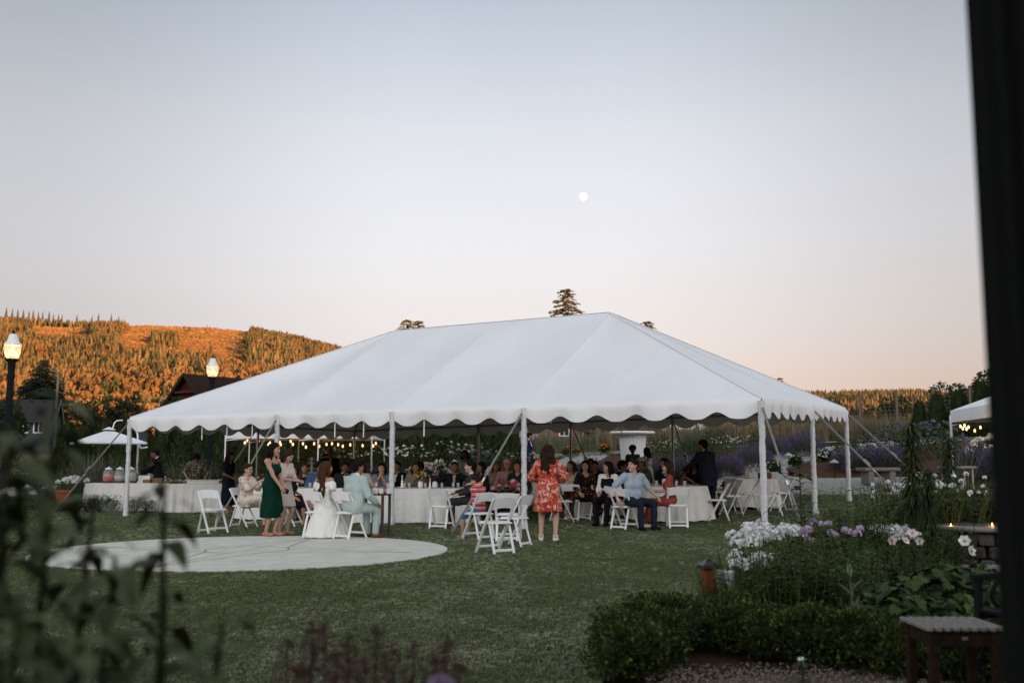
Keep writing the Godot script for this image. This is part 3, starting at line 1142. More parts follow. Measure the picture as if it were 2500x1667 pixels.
func popup_canopy(label: String, where: Vector3, yaw: float, w: float, dp: float, h: float, rise: float, legs: Array) -> Node3D:
	var o := thing("popup_canopy", label, "canopy", where, yaw, "pop-up canopies")
	var a := Vector3(-w / 2, h, dp / 2); var b := Vector3(w / 2, h, dp / 2); var c := Vector3(w / 2, h, -dp / 2); var d := Vector3(-w / 2, h, -dp / 2)
	var r1 := Vector3(-maxf(w - dp, 0.06) / 2, h + rise, 0); var r2 := -r1; r2.y = h + rise
	for q in [[a, b, r2, r1], [b, c, r2, r2], [c, d, r1, r2], [d, a, r1, r1]]:
		part("roof_panel", fabric_panel(q, 0.1, 6), M.canvas, o)
		var g := Geo.new()
		var p0: Vector3 = q[0]
		var p1: Vector3 = q[1]
		for i in 8:
			var s0 := p0.lerp(p1, i / 8.0); var s1 := p0.lerp(p1, (i + 1) / 8.0)
			var mid := (s0 + s1) * 0.5
			g.quad(s0 - Vector3.UP * 0.27, s1 - Vector3.UP * 0.27, s1, s0)
		part("valance", g, M.canvas, o)
	for l in legs:
		var g := Geo.new()
		g.box(Vector3(l.x * w / 2, h / 2 - 0.06, l.y * dp / 2), Vector3(0.045, h - 0.1, 0.045), 0.004)
		g.box(Vector3(l.x * w / 2, 0.02, l.y * dp / 2), Vector3(0.11, 0.012, 0.11), 0.003)
		part("leg", g, M.white, o)
	for s in [-1, 1]:
		var t := Geo.new()
		t.bar(Vector3(-w / 2, h - 0.34, s * dp / 2 * 0.98), Vector3(0, h - 0.05, s * dp / 2 * 0.98), 0.02, 0.03)
		t.bar(Vector3(0, h - 0.34, s * dp / 2 * 0.98), Vector3(w / 2, h - 0.05, s * dp / 2 * 0.98), 0.02, 0.03)
		part("truss_bar", t, M.white, o)
	return o

func string_lights(label: String, pts: Array, e: float, bs := 1.0):
	var o := thing("string_lights", label, "string lights", Vector3.ZERO, 0.0, "string lights with warm bulbs")
	var bm := glow(1.0, 0.52, 0.2, 0.5)
	var w := Geo.new()
	var line := []
	for p in pts:
		line.append(p + Vector3.UP * 0.1)
	for i in line.size() - 1:
		w.tube([line[i], (line[i] + line[i + 1]) * 0.5 - Vector3.UP * 0.04, line[i + 1]], 0.006, 4)
	part("wire", w, M.black, o)
	for p in pts:
		var g := Geo.new()
		g.lathe([Vector2(0.004, -0.065), Vector2(0.028, -0.05), Vector2(0.036, -0.01), Vector2(0.027, 0.03), Vector2(0.016, 0.05)], 10)
		var b := part("bulb", g, bm, o)
		b.position = p
		b.scale = Vector3.ONE * bs
		var s := Geo.new()
		s.lathe([Vector2(0.016, 0.05), Vector2(0.02, 0.09), Vector2(0.004, 0.1)], 8)
		part("socket", s, M.black, b)
		lamp_at(b, Vector3.ZERO, Color(1.0, 0.72, 0.42), e, 0.03)

func street_lamp(label: String, where: Vector3, collar: float):
	var o := thing("street_lamp", label, "street lamp", where, 0.4, "garden street lamps")
	var g := Geo.new()
	g.lathe([Vector2(0.24, 0), Vector2(0.24, 0.12), Vector2(0.19, 0.18), Vector2(0.17, 0.6), Vector2(0.12, 0.75), Vector2(0.10, 0.9), Vector2(0.085, collar - 0.55), Vector2(0.10, collar - 0.5), Vector2(0.10, collar - 0.42), Vector2(0.085, collar - 0.38), Vector2(0.10, collar - 0.1), Vector2(0.16, collar - 0.03), Vector2(0.17, collar)], 24, Transform3D(), Color.WHITE, 0.012, 12, 0.8, collar - 0.6)
	part("pole", g, M.iron, o)
	var gl := Geo.new()
	gl.lathe([Vector2(0.13, collar), Vector2(0.165, collar + 0.06), Vector2(0.20, collar + 0.17), Vector2(0.212, collar + 0.30), Vector2(0.20, collar + 0.36)], 24, Transform3D(), Color.WHITE, 0.006, 24, collar, collar + 0.34)
	var gm := mat(0.62, 0.58, 0.53, 0.2)
	gm.transparency = BaseMaterial3D.TRANSPARENCY_ALPHA
	gm.albedo_color.a = 0.42
	part("globe", gl, gm, o)
	var bl := Geo.new()
	bl.ball(Vector3(0.0, collar + 0.11, 0.0), Vector3(0.15, 0.085, 0.15), 16)
	bl.ball(Vector3(0.0, collar + 0.22, 0.0), Vector3(0.05, 0.10, 0.05), 12)
	part("lit_bulb", bl, glow(1.0, 0.74, 0.58, 0.16), o)
	var cp := Geo.new()
	cp.lathe([Vector2(0.21, collar + 0.36), Vector2(0.225, collar + 0.375), Vector2(0.21, collar + 0.40), Vector2(0.15, collar + 0.46), Vector2(0.115, collar + 0.58), Vector2(0.10, collar + 0.64), Vector2(0.02, collar + 0.67)], 24)
	part("cap", cp, M.white, o)
	var fi := Geo.new()
	fi.lathe([Vector2(0.02, collar + 0.67), Vector2(0.045, collar + 0.70), Vector2(0.03, collar + 0.735), Vector2(0.01, collar + 0.76), Vector2(0.004, collar + 0.83)], 10)
	part("finial", fi, M.iron, o)
	lamp_at(o, Vector3(0, collar + 0.11, 0), Color(1.0, 0.78, 0.55), 0.16, 0.12)

func umbrella():
	var p := gx(268, 33.0)
	var o := thing("patio_umbrella", "white square patio umbrella with vented top, left of the tent", "umbrella", p, 0.62)
	var rim := 2.03
	var top := 2.46
	var hw := 0.98
	var cor := [Vector3(-hw, rim, hw), Vector3(hw, rim, hw), Vector3(hw, rim, -hw), Vector3(-hw, rim, -hw)]
	for i in 4:
		var a: Vector3 = cor[i]
		var b: Vector3 = cor[(i + 1) % 4]
		var t := Vector3(0, top, 0)
		var ta := t.lerp(a, 0.13); var tb := t.lerp(b, 0.13)
		part("canopy_panel", fabric_panel([a, b, tb, ta], 0.05, 6), M.canvas, o)
		var g := Geo.new()
		g.quad(a - Vector3.UP * 0.05, b - Vector3.UP * 0.05, b, a)
		part("canopy_edge", g, M.canvas, o)
		var r := Geo.new()
		r.tube([t - Vector3.UP * 0.06, a - Vector3.UP * 0.03], 0.01, 6)
		part("rib", r, M.black, o)
		var v := Geo.new()
		var va := Vector3(0, top + 0.09, 0).lerp(a, 0.0)
		v.quad(Vector3(0, top - 0.02, 0).lerp(a, 0.19) + Vector3.UP * 0.09, Vector3(0, top - 0.02, 0).lerp(b, 0.19) + Vector3.UP * 0.09, va, va)
		part("vent_flap", v, M.canvas, o)
	var pl := Geo.new()
	pl.tube([Vector3(0, 0, 0), Vector3(0, top, 0)], 0.024, 8)
	part("pole", pl, M.black, o)
	var arm := Geo.new()
	arm.tube([Vector3(0.12, top + 0.05, 0), Vector3(0.16, top + 0.22, 0), Vector3(0.24, top + 0.30, 0), Vector3(0.42, top + 0.32, 0)], 0.022, 8)
	part("crank_arm", arm, M.white, o)
	var bs := Geo.new()
	bs.lathe([Vector2(0.28, 0), Vector2(0.28, 0.06), Vector2(0.05, 0.1)], 16)
	part("base", bs, M.black, o)

# ---------------------------------------------------------------- urn, fence, buildings
func urn():
	var o := thing("giant_urn", "giant white fluted garden urn with flared rim behind the guests", "urn", gd(3.98, 33.0), 0.0)
	var g := Geo.new()
	g.lathe([Vector2(0.36, 0.0), Vector2(0.36, 0.10), Vector2(0.30, 0.13), Vector2(0.22, 0.22), Vector2(0.20, 0.28), Vector2(0.26, 0.33), Vector2(0.40, 0.38), Vector2(0.475, 0.47), Vector2(0.475, 0.56), Vector2(0.43, 0.66), Vector2(0.385, 0.72), Vector2(0.39, 0.76), Vector2(0.405, 1.0), Vector2(0.43, 1.3), Vector2(0.455, 1.55), Vector2(0.47, 1.6)], 120, Transform3D(), Color.WHITE, 0.024, 24, 0.74, 1.57)
	part("body", g, M.white, o)
	var r := Geo.new()
	r.lathe([Vector2(0.47, 1.6), Vector2(0.55, 1.62), Vector2(0.70, 1.65), Vector2(0.735, 1.68), Vector2(0.735, 1.72), Vector2(0.70, 1.745), Vector2(0.60, 1.745), Vector2(0.5, 1.66)], 48)
	part("rim", r, M.white, o)
	var s := Geo.new()
	s.lathe([Vector2(0.55, 1.69), Vector2(0.001, 1.71)], 24)
	part("soil", s, M.bark, o)
	var rg := rnd(61)
	var f := Geo.new()
	for i in 520:
		var a := rg.randf() * TAU
		var rr := sqrt(rg.randf()) * 0.62
		var p := Vector3(cos(a) * rr, 1.72, sin(a) * rr)
		var c := rand_col(rg, Color(0.05, 0.016, 0.016), Color(0.11, 0.03, 0.03)) if rg.randf() < 0.6 else rand_col(rg, Color(0.03, 0.05, 0.02), Color(0.06, 0.08, 0.03))
		f.leaf(p, (Vector3.UP * 0.9 + rdir(rg)).normalized(), rdir(rg), rg.randf_range(0.06, 0.17), 0.04, 0.3, c, 2)
	part("foliage", f, M.leafy, o)

func fence():
	var o := thing("wire_fence", "tall wire mesh fence on wooden posts along the meadow", "fence", Vector3.ZERO)
	var wood := mottled(Color(0.10, 0.085, 0.065), Color(0.18, 0.155, 0.12), 55, 0.6, 0.04, 0.9, 0.5, 3.0, false, 128)
	var ends := []
	for px in [1190, 1265, 1343, 1412, 1458, 1546, 1632, 1700, 1776, 1856, 1935, 2016, 2100, 2190, 2280, 2370, 2460]:
		var d := 52.5 - maxf(px - 1700, 0) * 0.0055
		var p := gx(px, d)
		ends.append(p)
		var g := Geo.new()
		g.tube([p - Vector3(0, 0.2, 0), p + Vector3(0, 2.45, 0)], [0.075, 0.065], 8)
		part("post", g, wood, o)
	for i in ends.size() - 1:
		var g := Geo.new()
		var a: Vector3 = ends[i]
		var b: Vector3 = ends[i + 1]
		for k in 13:
			var h := 0.1 + 2.25 * k / 12.0
			g.bar(a + Vector3.UP * h, b + Vector3.UP * h, 0.007, 0.007, Vector3.UP, 0.0)
		var n := int(a.distance_to(b) / 0.2)
		for k in n:
			var q := a.lerp(b, (k + 0.5) / n)
			g.bar(q + Vector3.UP * 0.1, q + Vector3.UP * 2.35, 0.006, 0.006, Vector3.RIGHT, 0.0)
		part("wire_mesh", g, mat(0.14, 0.13, 0.12, 0.5, 0.4), o)

func gable_house(called: String, label: String, where: Vector3, yaw: float, w: float, l: float, wall_h: float, roof_h: float, wallm: Material, roofm: Material, trim: Material, over := 0.45) -> Node3D:
	# ridge along local x, gables at both ends
	var o := thing(called, label, "house", where, yaw)
	var g := Geo.new()
	g.box(Vector3(0, wall_h / 2 - 0.2, 0), Vector3(l, wall_h + 0.4, w))
	for s in [-1.0, 1.0]:
		g.tri(Vector3(s * l / 2, wall_h, s * w / 2), Vector3(s * l / 2, wall_h, -s * w / 2), Vector3(s * l / 2, wall_h + roof_h, 0))
	part("wall", g, wallm, o)
	var rf := Node3D.new()
	rf.name = "roof"
	o.add_child(rf)
	for s in [-1.0, 1.0]:
		var ev := Vector3(0, wall_h - over * roof_h / (w / 2), s * (w / 2 + over))
		var rd := Vector3(0, wall_h + roof_h, 0)
		var dir := rd - ev
		var n := 14
		for i in n:      # courses of shingles, each lapping the one below
			var a := ev + dir * (float(i) / n)
			var b := ev + dir * (float(i + 1.25) / n) if i < n - 1 else rd
			var sh := Geo.new()
			var up := Vector3(0, 0.05, 0)
			sh.bar(a + up * 1.2, b + up * 0.7, l + over * 1.6, 0.03, Vector3.UP, 0.0)
			part("shingle_course", sh, roofm, rf)
	for e in [-1.0, 1.0]:
		for s in [-1.0, 1.0]:
			var t := Geo.new()
			t.bar(Vector3(e * (l / 2 + over * 0.8), wall_h - over * roof_h / (w / 2), s * (w / 2 + over)), Vector3(e * (l / 2 + over * 0.8), wall_h + roof_h, 0), 0.06, 0.26, Vector3.UP, 0.01)
			part("rake_board", t, trim, rf)
	return o

func house_window(o: Node3D, p: Vector3, yaw: float, w: float, h: float, frame: Material):
	var g := Geo.new()
	var b := Basis(Vector3.UP, yaw)
	for s in [-1, 1]:
		g.box(p + b * Vector3(s * w / 2, 0, 0), Vector3(0.1, h + 0.1, 0.1), 0.01, b)
		g.box(p + b * Vector3(0, s * h / 2, 0), Vector3(w - 0.1, 0.1, 0.098), 0.01, b)
	g.box(p, Vector3(0.06, h - 0.1, 0.07), 0.0, b)
	var f := part("window", g, frame, o)
	var q := Geo.new()
	q.box(p - b * Vector3(0, 0, 0.02), Vector3(w - 0.1, h - 0.1, 0.02), 0.0, b)
	part("pane", q, mat(0.02, 0.025, 0.03, 0.08), f)

func buildings():
	var grey_roof := mottled(Color(0.030, 0.028, 0.027), Color(0.062, 0.058, 0.055), 57, 1.1, 0.05, 0.95, 0.6, 4.0, false, 256)
	var brown_roof := mottled(Color(0.022, 0.014, 0.011), Color(0.05, 0.032, 0.025), 58, 1.1, 0.05, 0.95, 0.6, 4.0, false, 256)
	var siding := mat(0.07, 0.075, 0.07, 0.9)
	var red := mottled(Color(0.055, 0.012, 0.010), Color(0.10, 0.02, 0.016), 59, 0.8, 0.04, 0.85, 0.4, 2.0, false, 128)
	var trim := mat(0.30, 0.28, 0.26, 0.7)
	var h := gable_house("cottage", "grey shingled cottage roof below the dark spruce at left", gx(64, 100.0) + Vector3(0, -0.3, 0), 0.30, 6.4, 5.6, 3.6, 2.15, siding, grey_roof, trim)
	for x in [-1.6, 0.3, 1.7]:
		house_window(h, Vector3(x, 2.9, 3.24), 0.0, 0.9, 1.0, M.white)
	for i in 4:
		var v := Geo.new()
		v.box(Vector3(-1.9 + i * 1.2, 5.66, 0.35), Vector3(0.3, 0.18, 0.3), 0.04)
		part("roof_vent", v, grey_roof, h)
	var c := gable_house("chalet", "red timber chalet with steep brown roof behind the lamp post", gx(556, 84.0) + Vector3(0, -0.3, 0), 0.95, 5.0, 8.0, 4.2, 2.4, red, brown_roof, mat(0.035, 0.022, 0.017, 0.8), 0.7)
	for s in [-1.0, 1.0]:
		var b := Geo.new()
		b.bar(Vector3(-4.0, 3.9, s * 1.9), Vector3(-4.45, 4.9, s * 1.5), 0.14, 0.16)
		part("bracket", b, mat(0.05, 0.03, 0.022, 0.8), c)
	var tb := Geo.new()
	tb.box(Vector3(-4.35, 5.15, 0), Vector3(0.2, 0.2, 2.7), 0.02)
	part("tie_beam", tb, mat(0.05, 0.03, 0.022, 0.8), c)
	for z in [-1.2, 1.2]: house_window(c, Vector3(-4.06, 2.2, z), -PI / 2, 1.0, 1.2, mat(0.05, 0.03, 0.022, 0.8))
	var b2 := gable_house("brick_house", "far brick house with low roof seen beyond the meadow", gx(1335, 92.0), 0.2, 6.5, 4.2, 3.1, 1.4, mottled(Color(0.16, 0.065, 0.045), Color(0.30, 0.13, 0.09), 62, 0.7, 0.06, 0.9, 0.6, 3.0, false, 128), mottled(Color(0.13, 0.06, 0.045), Color(0.2, 0.1, 0.07), 63, 0.8, 0.05, 0.9, 0.5, 3.0, false, 128), trim)
	house_window(b2, Vector3(0.8, 2.0, 3.3), 0.0, 0.9, 1.0, M.white)
	# lean-to with a white tin roof on posts
	var p := gx(1405, 74.0)
	var o := thing("lean_to", "open lean-to with long white tin roof on wooden posts beyond the fence", "shed", p, 0.1)
	for i in 10:
		var r := Geo.new()
		r.bar(Vector3(-2.05 + i * 0.42, 2.66 + 0.012 * (i % 2), -1.5), Vector3(-2.05 + i * 0.42, 2.36 + 0.012 * (i % 2), 1.6), 0.42, 0.03, Vector3.UP, 0.0)
		part("roof_sheet", r, mat(0.5, 0.51, 0.53, 0.4, 0.2), o)
	for q in [[-2.0, 1.4], [0.3, 1.4], [2.0, 1.4], [-2.0, -1.4], [2.0, -1.4]]:
		var r := Geo.new()
		r.box(Vector3(q[0], 1.12, q[1]), Vector3(0.14, 2.44, 0.14), 0.01)
		part("post", r, mottled(Color(0.2, 0.12, 0.07), Color(0.3, 0.19, 0.12), 64, 0.5, 0.05, 0.9, 0.4, 0.0, false, 128) if q[0] == 0.3 else M.grey_wood, o)
	var bm := Geo.new()
	bm.box(Vector3(0, 2.28, 1.45), Vector3(4.3, 0.13, 0.1), 0.01)
	part("beam", bm, M.grey_wood, o)
	# a small white garden shed
	var s := gable_house("garden_shed", "little white garden shed to the right of the thuja hedge", gx(1276, 60.0), -0.2, 1.9, 1.6, 1.75, 0.4, mat(0.42, 0.41, 0.39, 0.8), mat(0.45, 0.45, 0.45, 0.7), M.white, 0.15)
	var dr := Geo.new()
	dr.box(Vector3(0.1, 0.85, 0.97), Vector3(0.7, 1.6, 0.05), 0.01)
	part("door", dr, mat(0.36, 0.35, 0.33, 0.8), s)
	var f := popup_canopy("far white canopy with low peaked roof beyond the meadow", gx(1668, 78.0), 0.3, 2.4, 2.4, 1.9, 0.7, [Vector2(-1, 1), Vector2(1, 1), Vector2(-1, -1), Vector2(1, -1)])
	var po := Geo.new()
	po.tube([Vector3.ZERO, Vector3(0, 7.6, 0)], [0.13, 0.10], 8)
	solo("utility_pole", po, M.grey_wood, "thin grey utility pole beside the cottage at left", "utility pole", gx(137, 92.0))
	# white gooseneck lamp sign hanging beyond the tent corner
	var mg := thing("garden_mirror", "small dark pane in a curved white frame beside the tent corner", "mirror", gx(342, 34.0), 0.2)
	var fr := Geo.new()
	fr.tube([Vector3(-0.2, 2.62, 0), Vector3(-0.05, 2.35, 0), Vector3(-0.02, 2.05, 0), Vector3(0.08, 1.86, 0), Vector3(0.3, 1.9, 0)], 0.03, 8)
	fr.tube([Vector3(-0.02, 0, 0), Vector3(-0.02, 2.05, 0)], 0.03, 8)
	part("frame", fr, M.white, mg)
	var pn := Geo.new()
	pn.box(Vector3(0.14, 2.16, 0.01), Vector3(0.26, 0.46, 0.02), 0.006)
	part("pane", pn, mat(0.03, 0.04, 0.05, 0.15), mg)

# ---------------------------------------------------------------- near things at the right
func porch_post():
	var o := thing("porch_column", "black fluted porch column close to the viewer at the right edge", "column", Vector3(0.890, 0, -1.6), 0.15)
	var g := Geo.new()
	g.lathe([Vector2(0.16, 0.0), Vector2(0.16, 0.22), Vector2(0.125, 0.26), Vector2(0.118, 0.3), Vector2(0.110, 2.6), Vector2(0.13, 2.66), Vector2(0.15, 2.72)], 160, Transform3D(), Color.WHITE, 0.014, 16, 0.28, 2.62)
	part("shaft", g, mat(0.008, 0.010, 0.009, 0.85), o)
	var c := Geo.new()
	c.box(Vector3(0, 2.78, 0), Vector3(0.36, 0.12, 0.36), 0.02)
	c.box(Vector3(0, 0.05, 0), Vector3(0.38, 0.10, 0.38), 0.02)
	part("capital_and_plinth", c, mat(0.008, 0.010, 0.009, 0.85), o)

func slat_table(label: String, where: Vector3, yaw: float, w: float, dp: float, h: float, n: int):
	var o := thing("slatted_side_table", label, "side table", where, yaw, "small slatted wooden tables")
	for i in n:
		var g := Geo.new()
		g.box(Vector3(-w / 2 + (i + 0.5) * w / n, h - 0.011, 0), Vector3(w / n - 0.016, 0.022, dp), 0.004)
		part("slat", g, M.grey_wood, o)
	for s in [-1.0, 1.0]:
		var a := Geo.new()
		a.box(Vector3(0, h - 0.062, s * (dp / 2 - 0.04)), Vector3(w - 0.10, 0.075, 0.022), 0.003)
		part("apron", a, M.red_wood, o)
		var b := Geo.new()
		b.box(Vector3(s * (w / 2 - 0.04), h - 0.062, 0), Vector3(0.022, 0.075, dp - 0.12), 0.003)
		part("apron", b, M.red_wood, o)
		for t in [-1.0, 1.0]:
			var l := Geo.new()
			l.box(Vector3(s * (w / 2 - 0.045), (h - 0.025) / 2, t * (dp / 2 - 0.045)), Vector3(0.045, h - 0.026, 0.045), 0.005)
			part("leg", l, M.red_wood, o)
	var pl := Geo.new()
	pl.box(Vector3(0, h - 0.06, dp / 2 - 0.027), Vector3(0.03, 0.016, 0.006), 0.002)
	part("maker_plate", pl, M.alu, o)

func fire_pit():
	var p := gd(5.90, 12.6)
	var o := thing("fire_pit", "round stone fire pit with small flames on its wide rim", "fire pit", p, 0.0)
	var tones := []
	for i in 4: tones.append(mottled(Color(0.06, 0.056, 0.052) * (0.8 + i * 0.14), Color(0.15, 0.14, 0.13) * (0.8 + i * 0.14), 70 + i, 0.3, 0.05, 0.95, 0.5, 8.0, false, 128))
	var rg := rnd(9)
	for row in 3:
		var n := 15
		for i in n:
			var a0 := TAU * (i + 0.5 * (row % 2)) / n
			var g := Geo.new()
			var wd := TAU * 0.40 / n - 0.012 + rg.randf_range(-0.012, 0.006)
			g.box(Vector3(0, 0, 0), Vector3(wd, 0.135 + rg.randf_range(-0.01, 0.0), 0.14 + rg.randf_range(-0.01, 0.02)), 0.018)
			var m := part("stone", g, tones[rg.randi() % 4], o)
			m.position = Vector3(sin(a0) * 0.40, 0.075 + row * 0.142, cos(a0) * 0.40)
			m.rotation = Vector3(rg.randf_range(-0.03, 0.03), a0, rg.randf_range(-0.02, 0.02))
	var rim := Geo.new()
	rim.lathe([Vector2(0.30, 0.44), Vector2(0.52, 0.44), Vector2(0.545, 0.455), Vector2(0.545, 0.485), Vector2(0.53, 0.497), Vector2(0.32, 0.497), Vector2(0.31, 0.485), Vector2(0.30, 0.44)], 48)
	part("rim", rim, mat(0.20, 0.19, 0.175, 0.5), o)
	var pan := Geo.new()
	pan.lathe([Vector2(0.32, 0.47), Vector2(0.001, 0.475)], 24)
	part("pan", pan, M.black, o)
	var pb := Geo.new()
	for i in 260:
		var a := rg.randf() * TAU
		var r := sqrt(rg.randf()) * 0.30
		pb.ball(Vector3(cos(a) * r, 0.485 + rg.randf() * 0.015, sin(a) * r), Vector3.ONE * rg.randf_range(0.012, 0.022), 5)
	part("lava_pebbles", pb, mat(0.05, 0.045, 0.045, 0.4), o, "", "stuff")
	var fm := glow(1.0, 0.42, 0.10, 3.0)
	for q in [[-0.02, 0.22], [0.26, 0.12], [0.42, -0.1], [-0.44, 0.12]]:
		var f := Geo.new()
		var s := 0.6 if q[0] > -0.3 else 0.4
		f.lathe([Vector2(0.002, 0.0), Vector2(0.014, 0.012), Vector2(0.017, 0.03), Vector2(0.009, 0.05), Vector2(0.001, 0.075)], 8)
		var m := part("flame", f, fm, o)
		m.position = Vector3(q[0], 0.497, q[1])
		m.scale = Vector3.ONE * s
		lamp_at(m, Vector3(0, 0.04, 0), Color(1.0, 0.6, 0.3), 0.006, 0.02)
	o.scale = Vector3.ONE * 1.09
	# the fire pit's cover board leaning behind it
	var lid := Geo.new()
	lid.lathe([Vector2(0.001, 0.0), Vector2(0.42, 0.0), Vector2(0.43, 0.012), Vector2(0.42, 0.024), Vector2(0.001, 0.024)], 32)
	var ld := solo("round_lid", lid, mat(0.12, 0.09, 0.07, 0.6), "flat round lid lying behind the fire pit's rim", "lid", p + Vector3(-0.25, 0.5, -0.75))
	ld.rotation = Vector3(0.03, 0, 0.02)

func near_things():
	porch_post()
	slat_table("weathered slatted table with red-brown legs, nearest at lower right", gx(2294, 5.35), 0.0, 0.41, 0.37, 0.47, 9)
	slat_table("weathered slatted table by the fire pit, partly behind the column", gx(2438, 8.6), 0.12, 0.62, 0.42, 0.43, 9)
	# wooden post light with an outlet box
	var p := gd(1.66, 8.6)
	var o := thing("garden_post", "short orange-brown wooden post with black pyramid cap in the box hedge", "post", p, 0.25)
	var g := Geo.new()
	g.box(Vector3(0, 0.19, 0), Vector3(0.10, 0.46, 0.10), 0.006)
	part("shaft", g, mottled(Color(0.16, 0.045, 0.015), Color(0.27, 0.085, 0.03), 81, 0.25, 0.03, 0.7, 0.4, 3.0, false, 128), o)
	var c := Geo.new()
	c.box(Vector3(0, 0.43, 0), Vector3(0.145, 0.035, 0.145), 0.006)
	for k in 4:
		var a := Basis(Vector3.UP, k * PI / 2)
		c.tri(a * Vector3(-0.0725, 0.4475, 0.0725), a * Vector3(0.0725, 0.4475, 0.0725), Vector3(0, 0.50, 0))
	part("cap", c, mat(0.015, 0.016, 0.018, 0.35), o)
	var bx := thing("outlet_box", "grey weatherproof outlet box on a conduit beside the garden post", "electrical box", gd(1.83, 8.75), -0.45)
	var b := Geo.new()
	b.box(Vector3(0, 0.31, 0), Vector3(0.17, 0.155, 0.06), 0.012)
	part("box", b, mat(0.48, 0.51, 0.49, 0.45), bx)
	var lid := Geo.new()
	lid.box(Vector3(0.01, 0.315, 0.052), Vector3(0.15, 0.14, 0.04), 0.018)
	part("cover", lid, mat(0.56, 0.59, 0.575, 0.35), bx)
	var cd := Geo.new()
	cd.tube([Vector3(-0.05, 0, 0), Vector3(-0.05, 0.24, 0)], 0.017, 8)
	part("conduit", cd, M.alu, bx)
	fire_pit()
	# bucket at the tent leg
	var bk := thing("plastic_bucket", "white plastic bucket at the foot of the front right tent leg", "bucket", gd(3.85, 16.1), 0.4)
	var bu := Geo.new()
	bu.lathe([Vector2(0.13, 0.0), Vector2(0.15, 0.36), Vector2(0.165, 0.36), Vector2(0.165, 0.385), Vector2(0.145, 0.385), Vector2(0.126, 0.03), Vector2(0.0, 0.03)], 28)
	part("pail", bu, M.white, bk)
	var hn := Geo.new()
	var arc := []
	for i in 13: arc.append(Vector3(-0.155 * cos(PI * i / 12), 0.36 + 0.06 * sin(PI * i / 12), 0.14 * sin(PI * i / 12)))
	hn.tube(arc, 0.005, 6)
	part("handle", hn, M.alu, bk)
	var rope := Geo.new()
	rope.tube([Vector3(-0.05, 0.2, 0), Vector3(0.0, 0.42, 0.03), Vector3(0.07, 0.40, -0.03), Vector3(0.06, 0.2, 0.02)], 0.012, 6)
	solo("rope_coil", rope, M.red_wood, "dark cord poking out of the white bucket", "cord", gd(3.85, 16.1), 0.4)
	# small pail of flowers beside, grey
	var sb := Geo.new()
	sb.lathe([Vector2(0.09, 0.0), Vector2(0.11, 0.24), Vector2(0.118, 0.25), Vector2(0.10, 0.25), Vector2(0.085, 0.02), Vector2(0.0, 0.02)], 20)
	solo("grey_pail", sb, mat(0.35, 0.4, 0.4, 0.5), "small pale grey pail among the white phlox", "pail", gd(4.32, 11.6, 0.35))
	# stone bench
	var st := thing("stone_bench", "low grey stone bench at the end of the path", "bench", gd(10.55, 28.9), 0.35)
	var stone := mottled(Color(0.17, 0.16, 0.145), Color(0.27, 0.255, 0.235), 83, 0.6, 0.04, 0.9, 0.5, 4.0, false, 128)
	var s1 := Geo.new()
	s1.box(Vector3(0, 0.42, 0), Vector3(1.25, 0.10, 0.45), 0.02)
	part("seat", s1, stone, st)
	for s in [-1.0, 1.0]:
		var l := Geo.new()
		l.box(Vector3(s * 0.38, 0.185, 0), Vector3(0.2, 0.37, 0.36), 0.02)
		part("support", l, stone, st)
	var s2 := Geo.new()
	s2.box(Vector3(-0.05, 0.06, 0.75), Vector3(1.2, 0.16, 0.5), 0.03)
	solo("stone_step", s2, stone, "flat stone block in front of the stone bench", "stone", gd(10.4, 28.4, -0.02), 0.35)
	# high table under the right canopy
	var ht := thing("bar_table", "dark high table with thin legs under the right canopy", "table", gd(9.05, 20.4), 0.1)
	var t := Geo.new()
	t.box(Vector3(0, 1.10, 0), Vector3(0.62, 0.05, 0.42), 0.008)
	part("tabletop", t, M.grey_wood, ht)
	for q in [[-0.24, 0.15], [0.24, 0.15], [-0.24, -0.15], [0.24, -0.15]]:
		var l := Geo.new()
		l.box(Vector3(q[0], 0.535, q[1]), Vector3(0.03, 1.08, 0.03), 0.0)
		part("leg", l, M.alu, ht)
	# black iron bench at lower right, mostly behind the column
	var ib := thing("iron_bench", "black iron garden bench with scrolled arm behind the column", "bench", gd(3.14, 5.6), -1.25)
	for s in [-1.0, 1.0]:
		var e := Geo.new()
		var x: float = s * 0.55
		e.bar(Vector3(x, 0, 0.22), Vector3(x, 0.62, 0.20), 0.04, 0.04)
		e.bar(Vector3(x, 0, -0.24), Vector3(x, 0.86, -0.30), 0.04, 0.04)
		e.bar(Vector3(x, 0.62, 0.24), Vector3(x, 0.64, -0.28), 0.05, 0.035)
		e.bar(Vector3(x, 0.40, 0.22), Vector3(x, 0.40, -0.27), 0.035, 0.035)
		var ring := []
		for i in 17: ring.append(Vector3(x, 0.51 + 0.095 * sin(TAU * i / 16), -0.02 + 0.12 * cos(TAU * i / 16)))
		e.tube(ring, 0.013, 6, Color.WHITE, false)
		part("end_frame", e, M.iron, ib)
	for i in 6:
		var sl := Geo.new()
		sl.box(Vector3(0, 0.43, 0.19 - i * 0.08), Vector3(1.12, 0.02, 0.06), 0.004)
		part("seat_slat", sl, M.iron, ib)
	for i in 4:
		var sl := Geo.new()
		sl.box(Vector3(0, 0.54 + i * 0.1, -0.275 - i * 0.009), Vector3(1.12, 0.05, 0.018), 0.004)
		part("back_slat", sl, M.iron, ib)
	# mushroom path lights
	var first: Node3D = null
